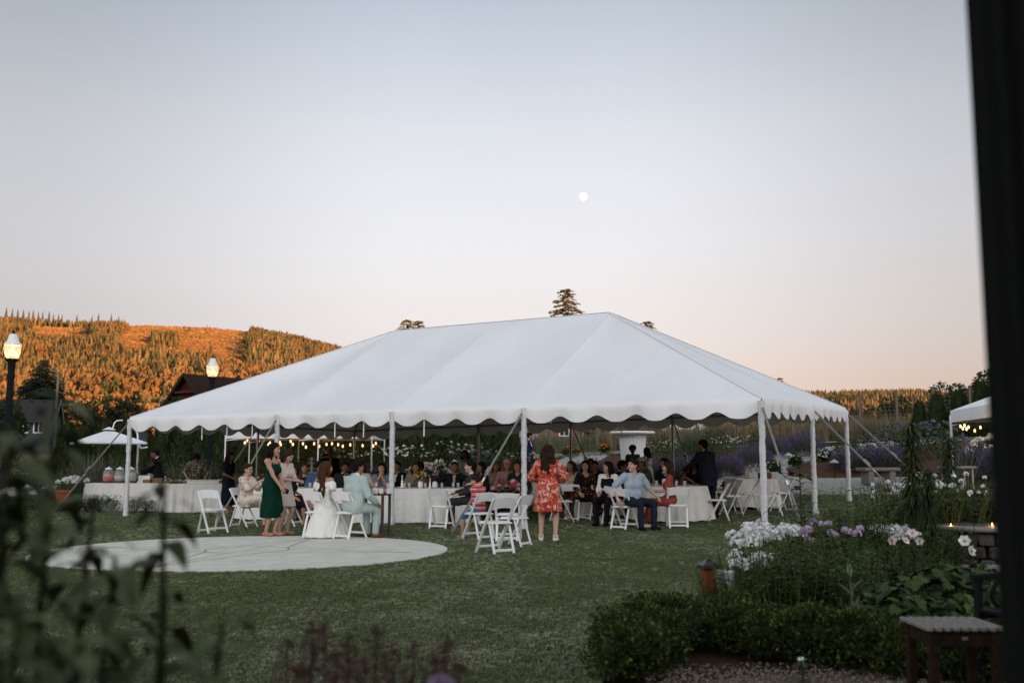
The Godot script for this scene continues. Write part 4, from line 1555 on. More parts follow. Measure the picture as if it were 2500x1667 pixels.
	for q in [[1922, 33.5, "mushroom path light beside the curved path, right of the tent"], [1244, 36.0, "mushroom path light between the flowers by the thuja hedge"], [2032, 30.6, "dark path light leaning by the mulch under the tent strap"]]:
		if first == null:
			first = thing("path_light", q[2], "path light", gx(q[0], q[1]), 0.0, "garden path lights")
			var stem := Geo.new()
			stem.tube([Vector3.ZERO, Vector3(0, 0.5, 0)], 0.014, 6)
			part("stem", stem, M.iron, first)
			var hat := Geo.new()
			hat.lathe([Vector2(0.14, 0.49), Vector2(0.13, 0.52), Vector2(0.05, 0.57), Vector2(0.005, 0.60)], 16)
			part("hat", hat, mat(0.33, 0.31, 0.28, 0.5), first)
		else:
			dup(first, q[2], gx(q[0], q[1]), 0.0)

# ---------------------------------------------------------------- plants
func plant(called: String, label: String, category: String, where: Vector3, yaw: float, group: String, parts: Array) -> Node3D:
	var o := thing(called, label, category, where, yaw, group)
	for q in parts:
		if q[1].v.size() == 0: continue
		part(q[0], q[1], q[2], o, "", q[3] if q.size() > 3 else "")
	return o

func stems(rg: RandomNumberGenerator, n: int, spread: float, h: float, ll: float, lw: float, pairs: int, droop: float, ca: Color, cb: Color, from := 0.12, splay := 0.25) -> Dictionary:
	var st := Geo.new()
	var lf := Geo.new()
	var tips := []
	for i in n:
		var a := rg.randf() * TAU
		var r := sqrt(rg.randf()) * spread
		var base := Vector3(cos(a) * r, 0, sin(a) * r)
		var hh := h * rg.randf_range(0.78, 1.05)
		var lean := Vector3(cos(a), 0, sin(a)) * splay * hh * (r / maxf(spread, 0.01)) + Vector3(rg.randf_range(-1, 1), 0, rg.randf_range(-1, 1)) * 0.05 * hh
		var pts := [base, base + lean * 0.35 + Vector3.UP * hh * 0.5, base + lean + Vector3.UP * hh]
		st.tube(pts, [0.006 + hh * 0.003, 0.005, 0.003], 5, rand_col(rg, ca, cb), false)
		tips.append(pts[2])
		var ph := rg.randf() * TAU
		for k in pairs:
			var t := lerpf(from, 0.98, (k + rg.randf() * 0.5) / pairs)
			var p: Vector3 = base + lean * t * t + Vector3.UP * hh * t
			for s in 2:
				var an := ph + k * 1.9 + s * PI + rg.randf_range(-0.4, 0.4)
				var up := rg.randf_range(-0.05, 0.6)
				var d := Vector3(cos(an), up, sin(an)).normalized()
				var side := Vector3(-sin(an), rg.randf_range(-0.3, 0.3), cos(an)).normalized()
				lf.leaf(p, d, side, ll * rg.randf_range(0.65, 1.15) * (1.0 - 0.35 * t), lw * rg.randf_range(0.8, 1.15), droop, rand_col(rg, ca, cb), 2)
	return {"stem": st, "leaf": lf, "tips": tips}

func cluster(g: Geo, rg: RandomNumberGenerator, p: Vector3, r: float, n: int, size: float, ca: Color, cb: Color, flat := 1.0):
	for i in n:
		var d := rdir(rg)
		d.y = d.y * flat
		if d.y < -0.3: d.y = -d.y * 0.5
		d = d.normalized()
		var q := p + Vector3(d.x, d.y * flat, d.z) * r * rg.randf_range(0.55, 1.05)
		var u := d.cross(rdir(rg)).normalized()
		var w := d.cross(u)
		var s := size * rg.randf_range(0.7, 1.2) * 0.5
		g.tri4(q - u * s, q - w * s, q + u * s, q + w * s, (d + rdir(rg) * 0.25).normalized(), rand_col(rg, ca, cb))

# lumps of small leaves filling a volume: centres and radii of the lumps are given
func lumps(rg: RandomNumberGenerator, list: Array, n: int, l: float, w: float, ca: Color, cb: Color, up := 0.4, deep := 0.5) -> Geo:
	var g := Geo.new()
	var tot := 0.0
	for q in list: tot += q[1] * q[1]
	for q in list:
		var m := int(n * q[1] * q[1] / tot)
		for i in m:
			var d := rdir(rg)
			var p: Vector3 = q[0] + d * q[1] * sqrt(rg.randf_range(deep, 1.1))
			if p.y < 0.0: continue
			var dir := (d + Vector3.UP * up + rdir(rg) * 0.8).normalized()
			var side := dir.cross(rdir(rg)).normalized()
			g.leaf(p, dir, side, l * rg.randf_range(0.6, 1.3), w * rg.randf_range(0.7, 1.2), 0.15, rand_col(rg, ca, cb), 1)
	return g

func thuja_shape(seed_: int, h: float, r: float) -> Array:
	var rg := rnd(seed_)
	var g := Geo.new()
	var rn := noise(seed_, 1.4, 2)
	for i in 3600:
		var t := 1.0 - sqrt(rg.randf())
		var a := rg.randf() * TAU
		var prof := r * (pow(1.0 - t, 0.62) * (0.75 + 0.25 * smoothstep(0.0, 0.14, t)))
		var rr := prof * (0.88 + 0.28 * rn.get_noise_3d(cos(a) * 1.6, t * h * 1.1, sin(a) * 1.6)) * sqrt(rg.randf_range(0.55, 1.08))
		var p := Vector3(cos(a) * rr, 0.05 + t * h, sin(a) * rr)
		var dir := Vector3(cos(a) * 0.35, 1.0, sin(a) * 0.35) + rdir(rg) * 0.35
		var side := Vector3(-sin(a), 0, cos(a)) + rdir(rg) * 0.6
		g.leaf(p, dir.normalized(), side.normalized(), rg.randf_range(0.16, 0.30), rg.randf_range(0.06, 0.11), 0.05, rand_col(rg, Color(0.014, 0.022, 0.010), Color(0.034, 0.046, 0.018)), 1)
	var tr := Geo.new()
	tr.tube([Vector3(0, -0.1, 0), Vector3(0, h * 0.7, 0)], [0.08, 0.02], 6, Color(0.07, 0.05, 0.035), false)
	return [["foliage", g, M.leafy], ["trunk", tr, M.leafy]]

func conifer_shape(seed_: int, h: float, r: float, ca: Color, cb: Color, whorls: int, gap := 0.0, pw := 0.85) -> Array:
	var rg := rnd(seed_)
	var g := Geo.new()
	var tr := Geo.new()
	tr.tube([Vector3(0, -0.2, 0), Vector3(0, h * 0.6, 0), Vector3(0, h * 0.98, 0)], [h * 0.017, h * 0.009, 0.01], 7, Color(0.08, 0.055, 0.04), false)
	for i in whorls:
		var t := 0.06 + 0.94 * float(i) / whorls
		var y0 := h * t
		var rr := r * pow(1.0 - t, pw) + 0.12
		var nb := 9 if t < 0.8 else 7
		for k in nb:
			if rg.randf() < gap: continue
			var y := y0 + rg.randf_range(-0.6, 0.6) * h / whorls
			var a := TAU * k / nb + i * 0.77 + rg.randf_range(-0.3, 0.3)
			var l := rr * rg.randf_range(0.65, 1.15)
			var out := Vector3(cos(a), 0, sin(a))
			var tip := Vector3(0, y, 0) + out * l + Vector3.UP * (l * rg.randf_range(-0.28, 0.02))
			tr.bar(Vector3(0, y, 0), tip, 0.02, 0.02, Vector3.UP, 0.0, Color(0.07, 0.05, 0.035))
			var ns := int(clampf(l * 7.0, 4, 15))
			for s in ns:
				var u := (s + 0.6) / ns
				var p := Vector3(0, y, 0).lerp(tip, u)
				p.y += sin(u * PI) * l * 0.05
				for sd in [-1.0, 1.0, 0.0]:
					var dir: Vector3 = (out * 0.7 + Vector3(-sin(a), 0, cos(a)) * sd * 0.8 + Vector3(0, rg.randf_range(-0.5, 0.1), 0)).normalized()
					g.leaf(p, dir, (Vector3.UP + rdir(rg)).normalized().cross(dir).normalized(), rg.randf_range(0.28, 0.5) * clampf(l * 0.5, 0.7, 1.2), 0.15, 0.12, rand_col(rg, ca, cb), 1)
	return [["crown", g, M.leafy], ["trunk", tr, M.leafy]]

func broadleaf_shape(seed_: int, h: float, r: float, n: int, leaf_l: float, ca: Color, cb: Color) -> Array:
	var rg := rnd(seed_)
	var tr := Geo.new()
	tr.tube([Vector3(0, -0.2, 0), Vector3(0.05, h * 0.25, 0), Vector3(0, h * 0.55, 0.05), Vector3(0, h * 0.85, 0)], [h * 0.028, h * 0.022, h * 0.013, 0.02], 7, Color(0.08, 0.06, 0.045), false)
	var list := []
	for i in 16:
		var a := i * 2.4
		var t := rg.randf_range(0.28, 0.92)
		var rr := r * sin(clampf((t - 0.15) / 0.85, 0, 1) * PI) * rg.randf_range(0.45, 0.85)
		var p := Vector3(cos(a) * rr, h * t, sin(a) * rr)
		list.append([p, r * rg.randf_range(0.28, 0.46)])
		tr.tube([Vector3(0, h * t * 0.6, 0), p * Vector3(0.6, 0.95, 0.6), p], [h * 0.009, h * 0.006, 0.01], 5, Color(0.08, 0.06, 0.045), false)
	return [["crown", lumps(rg, list, n, leaf_l, leaf_l * 0.6, ca, cb, 0.2, 0.35), M.leafy], ["trunk", tr, M.leafy]]

func lavender_shape(seed_: int, r: float, h: float, n: int, ca: Color, cb: Color) -> Array:
	var rg := rnd(seed_)
	var f := Geo.new()
	var b := Geo.new()
	for i in n:
		var a := rg.randf() * TAU
		var el := acos(rg.randf_range(0.05, 1.0))
		var d := Vector3(cos(a) * sin(el), cos(el) * 1.0, sin(a) * sin(el))
		var l := h * rg.randf_range(0.72, 1.05)
		var p0 := Vector3(d.x * r * 0.25, 0.02, d.z * r * 0.25)
		var p1 := Vector3(d.x * r, 0.06 + d.y * l, d.z * r) * rg.randf_range(0.9, 1.08)
		var dir := (p1 - p0).normalized()
		var side := dir.cross(rdir(rg)).normalized()
		f.leaf(p0.lerp(p1, 0.25), dir, side, p0.distance_to(p1) * 0.72, 0.012, 0.0, rand_col(rg, Color(0.045, 0.055, 0.04), Color(0.09, 0.10, 0.07)), 1)
		f.leaf(p0.lerp(p1, rg.randf_range(0.3, 0.7)), (dir + rdir(rg) * 0.5).normalized(), side, 0.09, 0.014, 0.0, rand_col(rg, Color(0.05, 0.065, 0.045), Color(0.10, 0.11, 0.08)), 1)
		for k in 2:
			var s2 := dir.cross(rdir(rg)).normalized()
			b.leaf(p1 - dir * 0.10, (dir + rdir(rg) * 0.12).normalized(), s2, rg.randf_range(0.09, 0.16), 0.024, 0.0, rand_col(rg, ca, cb), 1)
	return [["foliage", f, M.leafy], ["blossom_spikes", b, M.leafy]]

func daisies_shape(seed_: int, n: int, r: float, h: float, head: float, col_a: Color, col_b: Color) -> Array:
	var rg := rnd(seed_)
	var s := stems(rg, n, r, h, 0.10, 0.022, 5, 0.3, Color(0.022, 0.036, 0.014), Color(0.045, 0.065, 0.025), 0.1, 0.3)
	var fl := Geo.new()
	var hearts := Geo.new()
	for t in s.tips:
		var nn := (Vector3.UP * 0.8 + Vector3(0, 0, 0.5) + rdir(rg) * 0.5).normalized()
		var u := nn.cross(rdir(rg)).normalized()
		var w := nn.cross(u)
		for k in 9:
			var a := TAU * k / 9.0
			var d := u * cos(a) + w * sin(a)
			fl.leaf(t, d, nn.cross(d), head, head * 0.55, 0.1, rand_col(rg, col_a, col_b), 1)
		hearts.ball(t + nn * 0.006, Vector3.ONE * head * 0.28, 5, Color(0.45, 0.30, 0.04))
	return [["stem", s.stem, M.leafy], ["foliage", s.leaf, M.leafy], ["petals", fl, M.petal], ["flower_hearts", hearts, M.leafy]]

func mound_shape(seed_: int, r: float, h: float, heads: int, head_r: float, ca: Color, cb: Color, ga := Color(0.02, 0.032, 0.012), gb := Color(0.045, 0.06, 0.022)) -> Array:
	var rg := rnd(seed_)
	var list := []
	for i in 9: list.append([Vector3(rg.randf_range(-0.5, 0.5) * r, h * rg.randf_range(0.25, 0.6), rg.randf_range(-0.5, 0.5) * r), h * 0.38])
	var f := lumps(rg, list, 900, 0.11, 0.06, ga, gb, 0.3)
	var b := Geo.new()
	for i in heads:
		var a := rg.randf() * TAU
		var el := acos(rg.randf_range(0.1, 1.0))
		var p := Vector3(cos(a) * sin(el) * r, h * 0.35 + cos(el) * h * 0.65, sin(a) * sin(el) * r)
		cluster(b, rg, p, head_r, 16, head_r * 0.8, ca, cb)
	return [["foliage", f, M.leafy], ["flower_heads", b, M.leafy]]

func grass_clump(seed_: int, n: int, r: float, h: float, w: float, ca: Color, cb: Color, droop := 0.35) -> Geo:
	var rg := rnd(seed_)
	var g := Geo.new()
	for i in n:
		var a := rg.randf() * TAU
		var q := sqrt(rg.randf())
		var d := Vector3(cos(a) * q * 0.45, 1.0, sin(a) * q * 0.45).normalized()
		var side := Vector3(-sin(a), 0, cos(a)) if rg.randf() < 0.7 else rdir(rg)
		g.leaf(Vector3(cos(a), 0, sin(a)) * q * r * 0.4, d, side.cross(d).cross(d).normalized() if side.dot(d) > 0.9 else side, h * rg.randf_range(0.6, 1.1), w, droop * q, rand_col(rg, ca, cb), 3)
	return g

func phlox_shape(seed_: int, n: int, r: float, h: float, head: float, ca: Color, cb: Color, bloom := 1.0) -> Array:
	var rg := rnd(seed_)
	var s := stems(rg, n, r, h, 0.105, 0.030, 11, 0.25, Color(0.024, 0.038, 0.012), Color(0.056, 0.076, 0.024), 0.08, 0.22)
	var b := Geo.new()
	for t in s.tips:
		if rg.randf() > bloom: continue
		var hr := head * rg.randf_range(0.75, 1.15)
		for k in 44:
			var d := rdir(rg)
			if d.y < -0.25: d.y = -d.y
			var p: Vector3 = t + Vector3(d.x * hr, d.y * hr * 0.95 + 0.01, d.z * hr) * rg.randf_range(0.75, 1.0)
			var u := d.cross(rdir(rg)).normalized()
			var c := rand_col(rg, ca, cb)
			for m in 5:      # five petals
				var dd := u.rotated(d, TAU * m / 5)
				b.leaf(p, (dd + d * 0.3).normalized(), d.cross(dd), 0.018, 0.019, 0.0, c, 1)
	return [["stem", s.stem, M.leafy], ["foliage", s.leaf, M.leafy], ["flower_heads", b, M.petal]]

func broad_leaf_mass(seed_: int, r: float, h: float, n: int, size: float, ca: Color, cb: Color) -> Array:
	# lobed leaves on long stalks, like those of an anemone or a vine
	var rg := rnd(seed_)
	var f := Geo.new()
	var st := Geo.new()
	for i in n:
		var a := rg.randf() * TAU
		var q := sqrt(rg.randf())
		var hh := h * (1.0 - 0.55 * q * q) * rg.randf_range(0.65, 1.05)
		var p := Vector3(cos(a) * q * r, hh, sin(a) * q * r)
		if i % 3 == 0: st.tube([p * Vector3(0.5, 0, 0.5), p * Vector3(0.8, 0.6, 0.8), p], 0.004, 4, rand_col(rg, ca, cb), false)
		var nn := (Vector3.UP + rdir(rg) * 0.55 + Vector3(cos(a), 0, sin(a)) * 0.35).normalized()
		var u := nn.cross(rdir(rg)).normalized()
		var c := rand_col(rg, ca, cb)
		var s := size * rg.randf_range(0.6, 1.2)
		for m in 5:      # five toothed lobes
			var ang := (m - 2) * 0.62
			var d := u.rotated(nn, ang)
			f.leaf(p, d, nn.cross(d), s * (1.0 - 0.13 * absf(m - 2)), s * 0.52, 0.22, c, 2)
	return [["stalk", st, M.leafy], ["foliage", f, M.leafy]]

func box_shrub_shape(seed_: int, r: float, h: float, n: int) -> Array:
	var rg := rnd(seed_)
	var list := []
	for i in 14: list.append([Vector3(rg.randf_range(-1, 1) * r * 0.75, h * rg.randf_range(0.2, 0.82), rg.randf_range(-1, 1) * r * 0.75), r * rg.randf_range(0.32, 0.5)])
	var g := lumps(rg, list, n, 0.030, 0.017, Color(0.012, 0.020, 0.007), Color(0.032, 0.046, 0.014), 0.5, 0.35)
	g.add(lumps(rg, list, n / 7, 0.032, 0.018, Color(0.06, 0.08, 0.02), Color(0.095, 0.12, 0.03), 0.9, 0.95))
	var w := Geo.new()
	for i in 8:
		var a := rg.randf() * TAU
		w.tube([Vector3(0, -0.02, 0), Vector3(cos(a) * r * 0.6, h * 0.7, sin(a) * r * 0.6)], [0.01, 0.004], 4, Color(0.06, 0.045, 0.03), false)
	return [["foliage", g, M.leafy], ["stem", w, M.leafy]]

func tall_stalk(seed_: int, h: float, n: int, ll: float, lw: float, droop: float, ca: Color, cb: Color, from := 0.1, top_taper := 0.4, updir := 0.15) -> Array:
	var rg := rnd(seed_)
	var st := Geo.new()
	var f := Geo.new()
	var sway := Vector3(rg.randf_range(-0.08, 0.08), 0, rg.randf_range(-0.08, 0.08)) * h
	st.tube([Vector3.ZERO, sway * 0.3 + Vector3(0, h * 0.5, 0), sway + Vector3(0, h, 0)], [0.013, 0.010, 0.005], 6, rand_col(rg, ca, cb), false)
	for i in n:
		var t := lerpf(from, 1.0, float(i) / n)
		var a := i * 2.4 + rg.randf_range(-0.3, 0.3)
		var p := sway * t * t + Vector3(0, h * t, 0)
		var d := Vector3(cos(a), updir + rg.randf_range(-0.15, 0.25), sin(a)).normalized()
		f.leaf(p, d, Vector3(-sin(a), 0, cos(a)), ll * (1.0 - top_taper * t) * rg.randf_range(0.75, 1.1), lw * rg.randf_range(0.8, 1.1), droop, rand_col(rg, ca, cb), 3)
	return [["stem", st, M.leafy], ["foliage", f, M.leafy]]

func scatter(proto: Node3D, spots: Array, group := ""):      # [position, label, yaw, scale]
	for q in spots:
		dup(proto, q[1], q[0], q[2] if q.size() > 2 else 0.0, group, q[3] if q.size() > 3 else 1.0)

func grass_and_meadow():
	# mown lawn: tufts spread thickest where the lawn is nearest
	var rg := rnd(101)
	var tufts := []
	var tint := []
	var g := Geo.new()
	for i in 7:
		var a := rg.randf() * TAU
		g.leaf(Vector3(cos(a), 0, sin(a)) * rg.randf() * 0.02, Vector3(cos(a) * 0.5, 1.0, sin(a) * 0.5).normalized(), Vector3(-sin(a), 0, cos(a)), rg.randf_range(0.035, 0.06), 0.0055, 0.3, Color.WHITE, 1)
	var pn := noise(33, 0.28, 3)
	var pf := noise(34, 1.3, 2)
	var tries := 0
	while tufts.size() < 95000 and tries < 400000:
		tries += 1
		var d := 4.2 * pow(7.2, rg.randf())
		var x := rg.randf_range(-0.56, 0.56) * d
		var q := Vector2(x, d)
		if q.distance_to(PATIO) < PATIO_R + 0.02: continue
		if not Geometry2D.is_point_in_polygon(q, lawn_poly): continue
		var s := rg.randf_range(0.7, 1.25) * (1.0 + maxf(0.0, d - 14.0) * 0.035)
		tufts.append(Transform3D(Basis(Vector3.UP, rg.randf() * TAU).scaled(Vector3(s, s * 0.9, s)), gd(x, d, -0.004)))
		var dry := clampf(0.30 + pn.get_noise_2d(x, d * 0.5) * 0.5 + pf.get_noise_2d(x, d * 0.7) * 0.5 + rg.randf_range(-0.6, 0.6), 0, 1)
		var c := Color(0.160, 0.205, 0.096).lerp(Color(0.45, 0.45, 0.31), dry * dry)
		var j := rg.randf_range(0.75, 1.2)
		tint.append(Color(c.r * j, c.g * j, c.b * j))
	stuff("lawn_grass", "short mown grass with dry pale specks on the lawn", "grass", g.mesh(vmat(0.8, 0.2)), tufts, tint)
	# loose pebbles and bark chips on the gravel strip
	var ps := []
	tint = []
	var pg := Geo.new()
	pg.ball(Vector3.ZERO, Vector3(0.008, 0.006, 0.007), 6)
	for i in 9000:
		var x := rg.randf_range(0.8, 4.2)
		var d := rg.randf_range(5.2, 6.75)
		if d > 6.55 and rg.randf() < 0.6: continue
		ps.append(Transform3D(Basis(Vector3.UP, rg.randf() * TAU).scaled(Vector3.ONE * rg.randf_range(0.5, 1.5)), gd(x, d, -0.006)))
		tint.append(rand_col(rg, Color(0.08, 0.06, 0.045), Color(0.25, 0.21, 0.165)))
	stuff("gravel_pebbles", "brown and grey pebbles strewn along the gravel strip at the bottom", "gravel", pg.mesh(vmat(0.9)), ps, tint)
	# meadow behind the road
	var spots := []
	tint = []
	for i in 4200:
		var x := rg.randf_range(-18, 42)
		var d := rg.randf_range(52.0, 82.0) - maxf(x - 4, 0) * 0.12
		var s := rg.randf_range(0.55, 1.25)
		if d < 54.0: s *= 0.5
		spots.append(Transform3D(Basis(Vector3.UP, rg.randf() * TAU).scaled(Vector3.ONE * s), gd(x, d)))
		tint.append(rand_col(rg, Color(0.06, 0.068, 0.035), Color(0.15, 0.145, 0.085)))
	stuff("meadow_grass", "tall pale dry grass and weeds of the meadow behind the road", "grass", grass_clump(7, 26, 0.5, 1.15, 0.03, Color(0.8, 0.8, 0.8), Color(1.1, 1.1, 1.1)).mesh(vmat(0.8, 0.2)), spots, tint)
	spots = []
	tint = []
	for i in 900:
		var x := rg.randf_range(-12, 24)
		var d := rg.randf_range(46.0, 52.0) - maxf(x - 4, 0) * 0.1
		if absf(d - (49.0 - maxf(x - 4, 0) * 0.13)) < 1.9: continue
		spots.append(Transform3D(Basis(Vector3.UP, rg.randf() * TAU).scaled(Vector3.ONE * rg.randf_range(0.2, 0.42)), gd(x, d)))
		tint.append(rand_col(rg, Color(0.05, 0.065, 0.03), Color(0.12, 0.125, 0.06)))
	stuff("verge_grass", "short pale green grass of the verge beside the gravel road", "grass", grass_clump(8, 24, 0.6, 1.0, 0.03, Color(0.8, 0.8, 0.8), Color(1.1, 1.1, 1.1)).mesh(vmat(0.8, 0.2)), spots, tint)
	# bracken and stumps of the logged clearing, which catch the low sun
	spots = []
	tint = []
	while spots.size() < 9000:
		var q := rg.randf_range(-0.50, -0.25)
		var d := rg.randf_range(1000.0, 1810.0)
		if not is_clearing(q, d): continue
		var s := rg.randf_range(0.5, 1.3)
		spots.append(Transform3D(Basis(Vector3.UP, rg.randf() * TAU).scaled(Vector3.ONE * s), Vector3(q * d, hill(q * d, -d) - 0.1, -d)))
		tint.append(rand_col(rg, Color(0.17, 0.098, 0.045), Color(0.25, 0.142, 0.066)) if rg.randf() < 0.985 else Color(0.45, 0.32, 0.2))
	stuff("dry_bracken", "rust coloured bracken and brush of the logged clearing on the hill", "brush", lumps(rnd(4), [[Vector3(0, 0.7, 0), 1.5], [Vector3(1.4, 0.5, 0.4), 1.2], [Vector3(-1.2, 0.4, -0.6), 1.2]], 110, 0.9, 0.6, Color(0.8, 0.8, 0.8), Color(1.1, 1.1, 1.1), 0.6).mesh(vmat(0.9)), spots, tint)
	# reeds by the fence
	spots = []
	tint = []
	for i in 420:
		var x := rg.randf_range(5, 24)
		spots.append(Transform3D(Basis(Vector3.UP, rg.randf() * TAU).scaled(Vector3.ONE * rg.randf_range(0.75, 1.2)), gd(x, rg.randf_range(52.8, 57.0) - maxf(x - 4, 0) * 0.17)))
		tint.append(rand_col(rg, Color(0.13, 0.10, 0.055), Color(0.26, 0.2, 0.115)))
	stuff("dry_reeds", "straw coloured upright reeds along the wire fence", "reeds", grass_clump(9, 16, 0.4, 1.5, 0.03, Color(0.8, 0.8, 0.8), Color(1.1, 1.1, 1.1), 0.05).mesh(vmat(0.8)), spots, tint)

func far_trees():
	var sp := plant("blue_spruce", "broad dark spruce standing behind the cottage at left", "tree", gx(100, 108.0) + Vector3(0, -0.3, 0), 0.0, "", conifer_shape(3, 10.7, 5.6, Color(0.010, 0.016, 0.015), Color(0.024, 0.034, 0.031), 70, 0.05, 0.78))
	var top := plant("tall_fir", "tall ragged fir whose sunlit top rises over the tent ridge", "tree", gx(1383, 95.0), 0.4, "", conifer_shape(5, 16.0, 4.8, Color(0.05, 0.048, 0.02), Color(0.095, 0.075, 0.028), 64, 0.22, 0.62))
	dup(top, "fir tip showing over the tent's right hip", gx(1583, 120.0), 1.0, "firs peeping over the tent", 1.03)
	dup(top, "left one of two fir tips over the tent's left ridge end", gx(990, 110.0), 2.0, "firs peeping over the tent", 0.95)
	dup(top, "right one of two fir tips over the tent's left ridge end", gx(1020, 112.0), 3.0, "firs peeping over the tent", 0.96)
	dup(top, "lone fir spire over the tent's far right eave", gx(1907, 150.0), 3.0, "firs peeping over the tent", 0.76)
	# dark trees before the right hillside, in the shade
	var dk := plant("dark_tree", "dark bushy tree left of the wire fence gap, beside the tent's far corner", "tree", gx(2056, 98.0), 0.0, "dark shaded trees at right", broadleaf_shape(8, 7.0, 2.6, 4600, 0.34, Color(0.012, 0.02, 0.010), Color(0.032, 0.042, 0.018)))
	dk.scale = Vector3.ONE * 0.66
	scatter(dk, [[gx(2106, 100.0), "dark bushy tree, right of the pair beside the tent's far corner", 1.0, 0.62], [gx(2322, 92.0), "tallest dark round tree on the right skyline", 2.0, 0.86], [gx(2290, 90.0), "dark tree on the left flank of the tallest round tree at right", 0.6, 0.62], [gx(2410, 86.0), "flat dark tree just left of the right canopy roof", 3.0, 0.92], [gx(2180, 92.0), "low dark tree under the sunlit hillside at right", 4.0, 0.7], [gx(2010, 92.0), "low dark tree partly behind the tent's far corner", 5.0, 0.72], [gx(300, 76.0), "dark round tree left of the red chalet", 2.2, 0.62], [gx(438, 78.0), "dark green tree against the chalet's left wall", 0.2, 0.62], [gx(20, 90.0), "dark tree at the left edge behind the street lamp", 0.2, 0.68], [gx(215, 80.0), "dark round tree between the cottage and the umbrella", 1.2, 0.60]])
	var lit := plant("amber_tree", "low amber leaved tree catching the last sun beyond the wire fence", "tree", gx(2190, 380.0), 0.0, "", broadleaf_shape(11, 9.0, 3.2, 1500, 0.8, Color(0.12, 0.07, 0.02), Color(0.2, 0.1, 0.025)))
	# thuja hedge
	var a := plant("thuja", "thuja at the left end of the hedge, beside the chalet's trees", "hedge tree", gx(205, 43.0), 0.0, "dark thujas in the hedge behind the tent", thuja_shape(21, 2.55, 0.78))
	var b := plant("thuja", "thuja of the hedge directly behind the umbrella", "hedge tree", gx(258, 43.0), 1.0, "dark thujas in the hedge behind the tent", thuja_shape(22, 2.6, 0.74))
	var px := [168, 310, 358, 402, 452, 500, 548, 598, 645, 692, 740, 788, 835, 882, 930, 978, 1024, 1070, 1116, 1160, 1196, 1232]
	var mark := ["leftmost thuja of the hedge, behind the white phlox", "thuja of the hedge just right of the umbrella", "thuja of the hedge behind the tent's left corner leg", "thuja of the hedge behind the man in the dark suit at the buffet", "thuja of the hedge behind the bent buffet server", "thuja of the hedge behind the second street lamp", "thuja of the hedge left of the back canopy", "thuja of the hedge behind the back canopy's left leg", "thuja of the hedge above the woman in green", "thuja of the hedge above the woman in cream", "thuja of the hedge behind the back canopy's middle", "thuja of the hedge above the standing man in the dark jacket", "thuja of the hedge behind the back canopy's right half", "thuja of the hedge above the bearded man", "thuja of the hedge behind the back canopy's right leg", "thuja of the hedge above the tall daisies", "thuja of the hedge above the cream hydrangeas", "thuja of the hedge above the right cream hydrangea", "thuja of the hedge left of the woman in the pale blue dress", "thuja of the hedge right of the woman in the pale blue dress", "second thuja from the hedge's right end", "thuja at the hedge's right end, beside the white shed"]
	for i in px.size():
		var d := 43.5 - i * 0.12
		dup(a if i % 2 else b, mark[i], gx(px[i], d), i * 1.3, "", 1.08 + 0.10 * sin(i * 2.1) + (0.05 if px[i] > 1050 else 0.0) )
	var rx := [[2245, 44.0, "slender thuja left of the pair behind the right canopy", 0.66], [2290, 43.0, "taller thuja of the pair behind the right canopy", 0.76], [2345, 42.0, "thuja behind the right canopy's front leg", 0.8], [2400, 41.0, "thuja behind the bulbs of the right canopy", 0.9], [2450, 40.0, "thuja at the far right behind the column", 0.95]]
	for q in rx: dup(a, q[2], gx(q[0], q[1]), q[0], "dark thujas at the right", q[3])

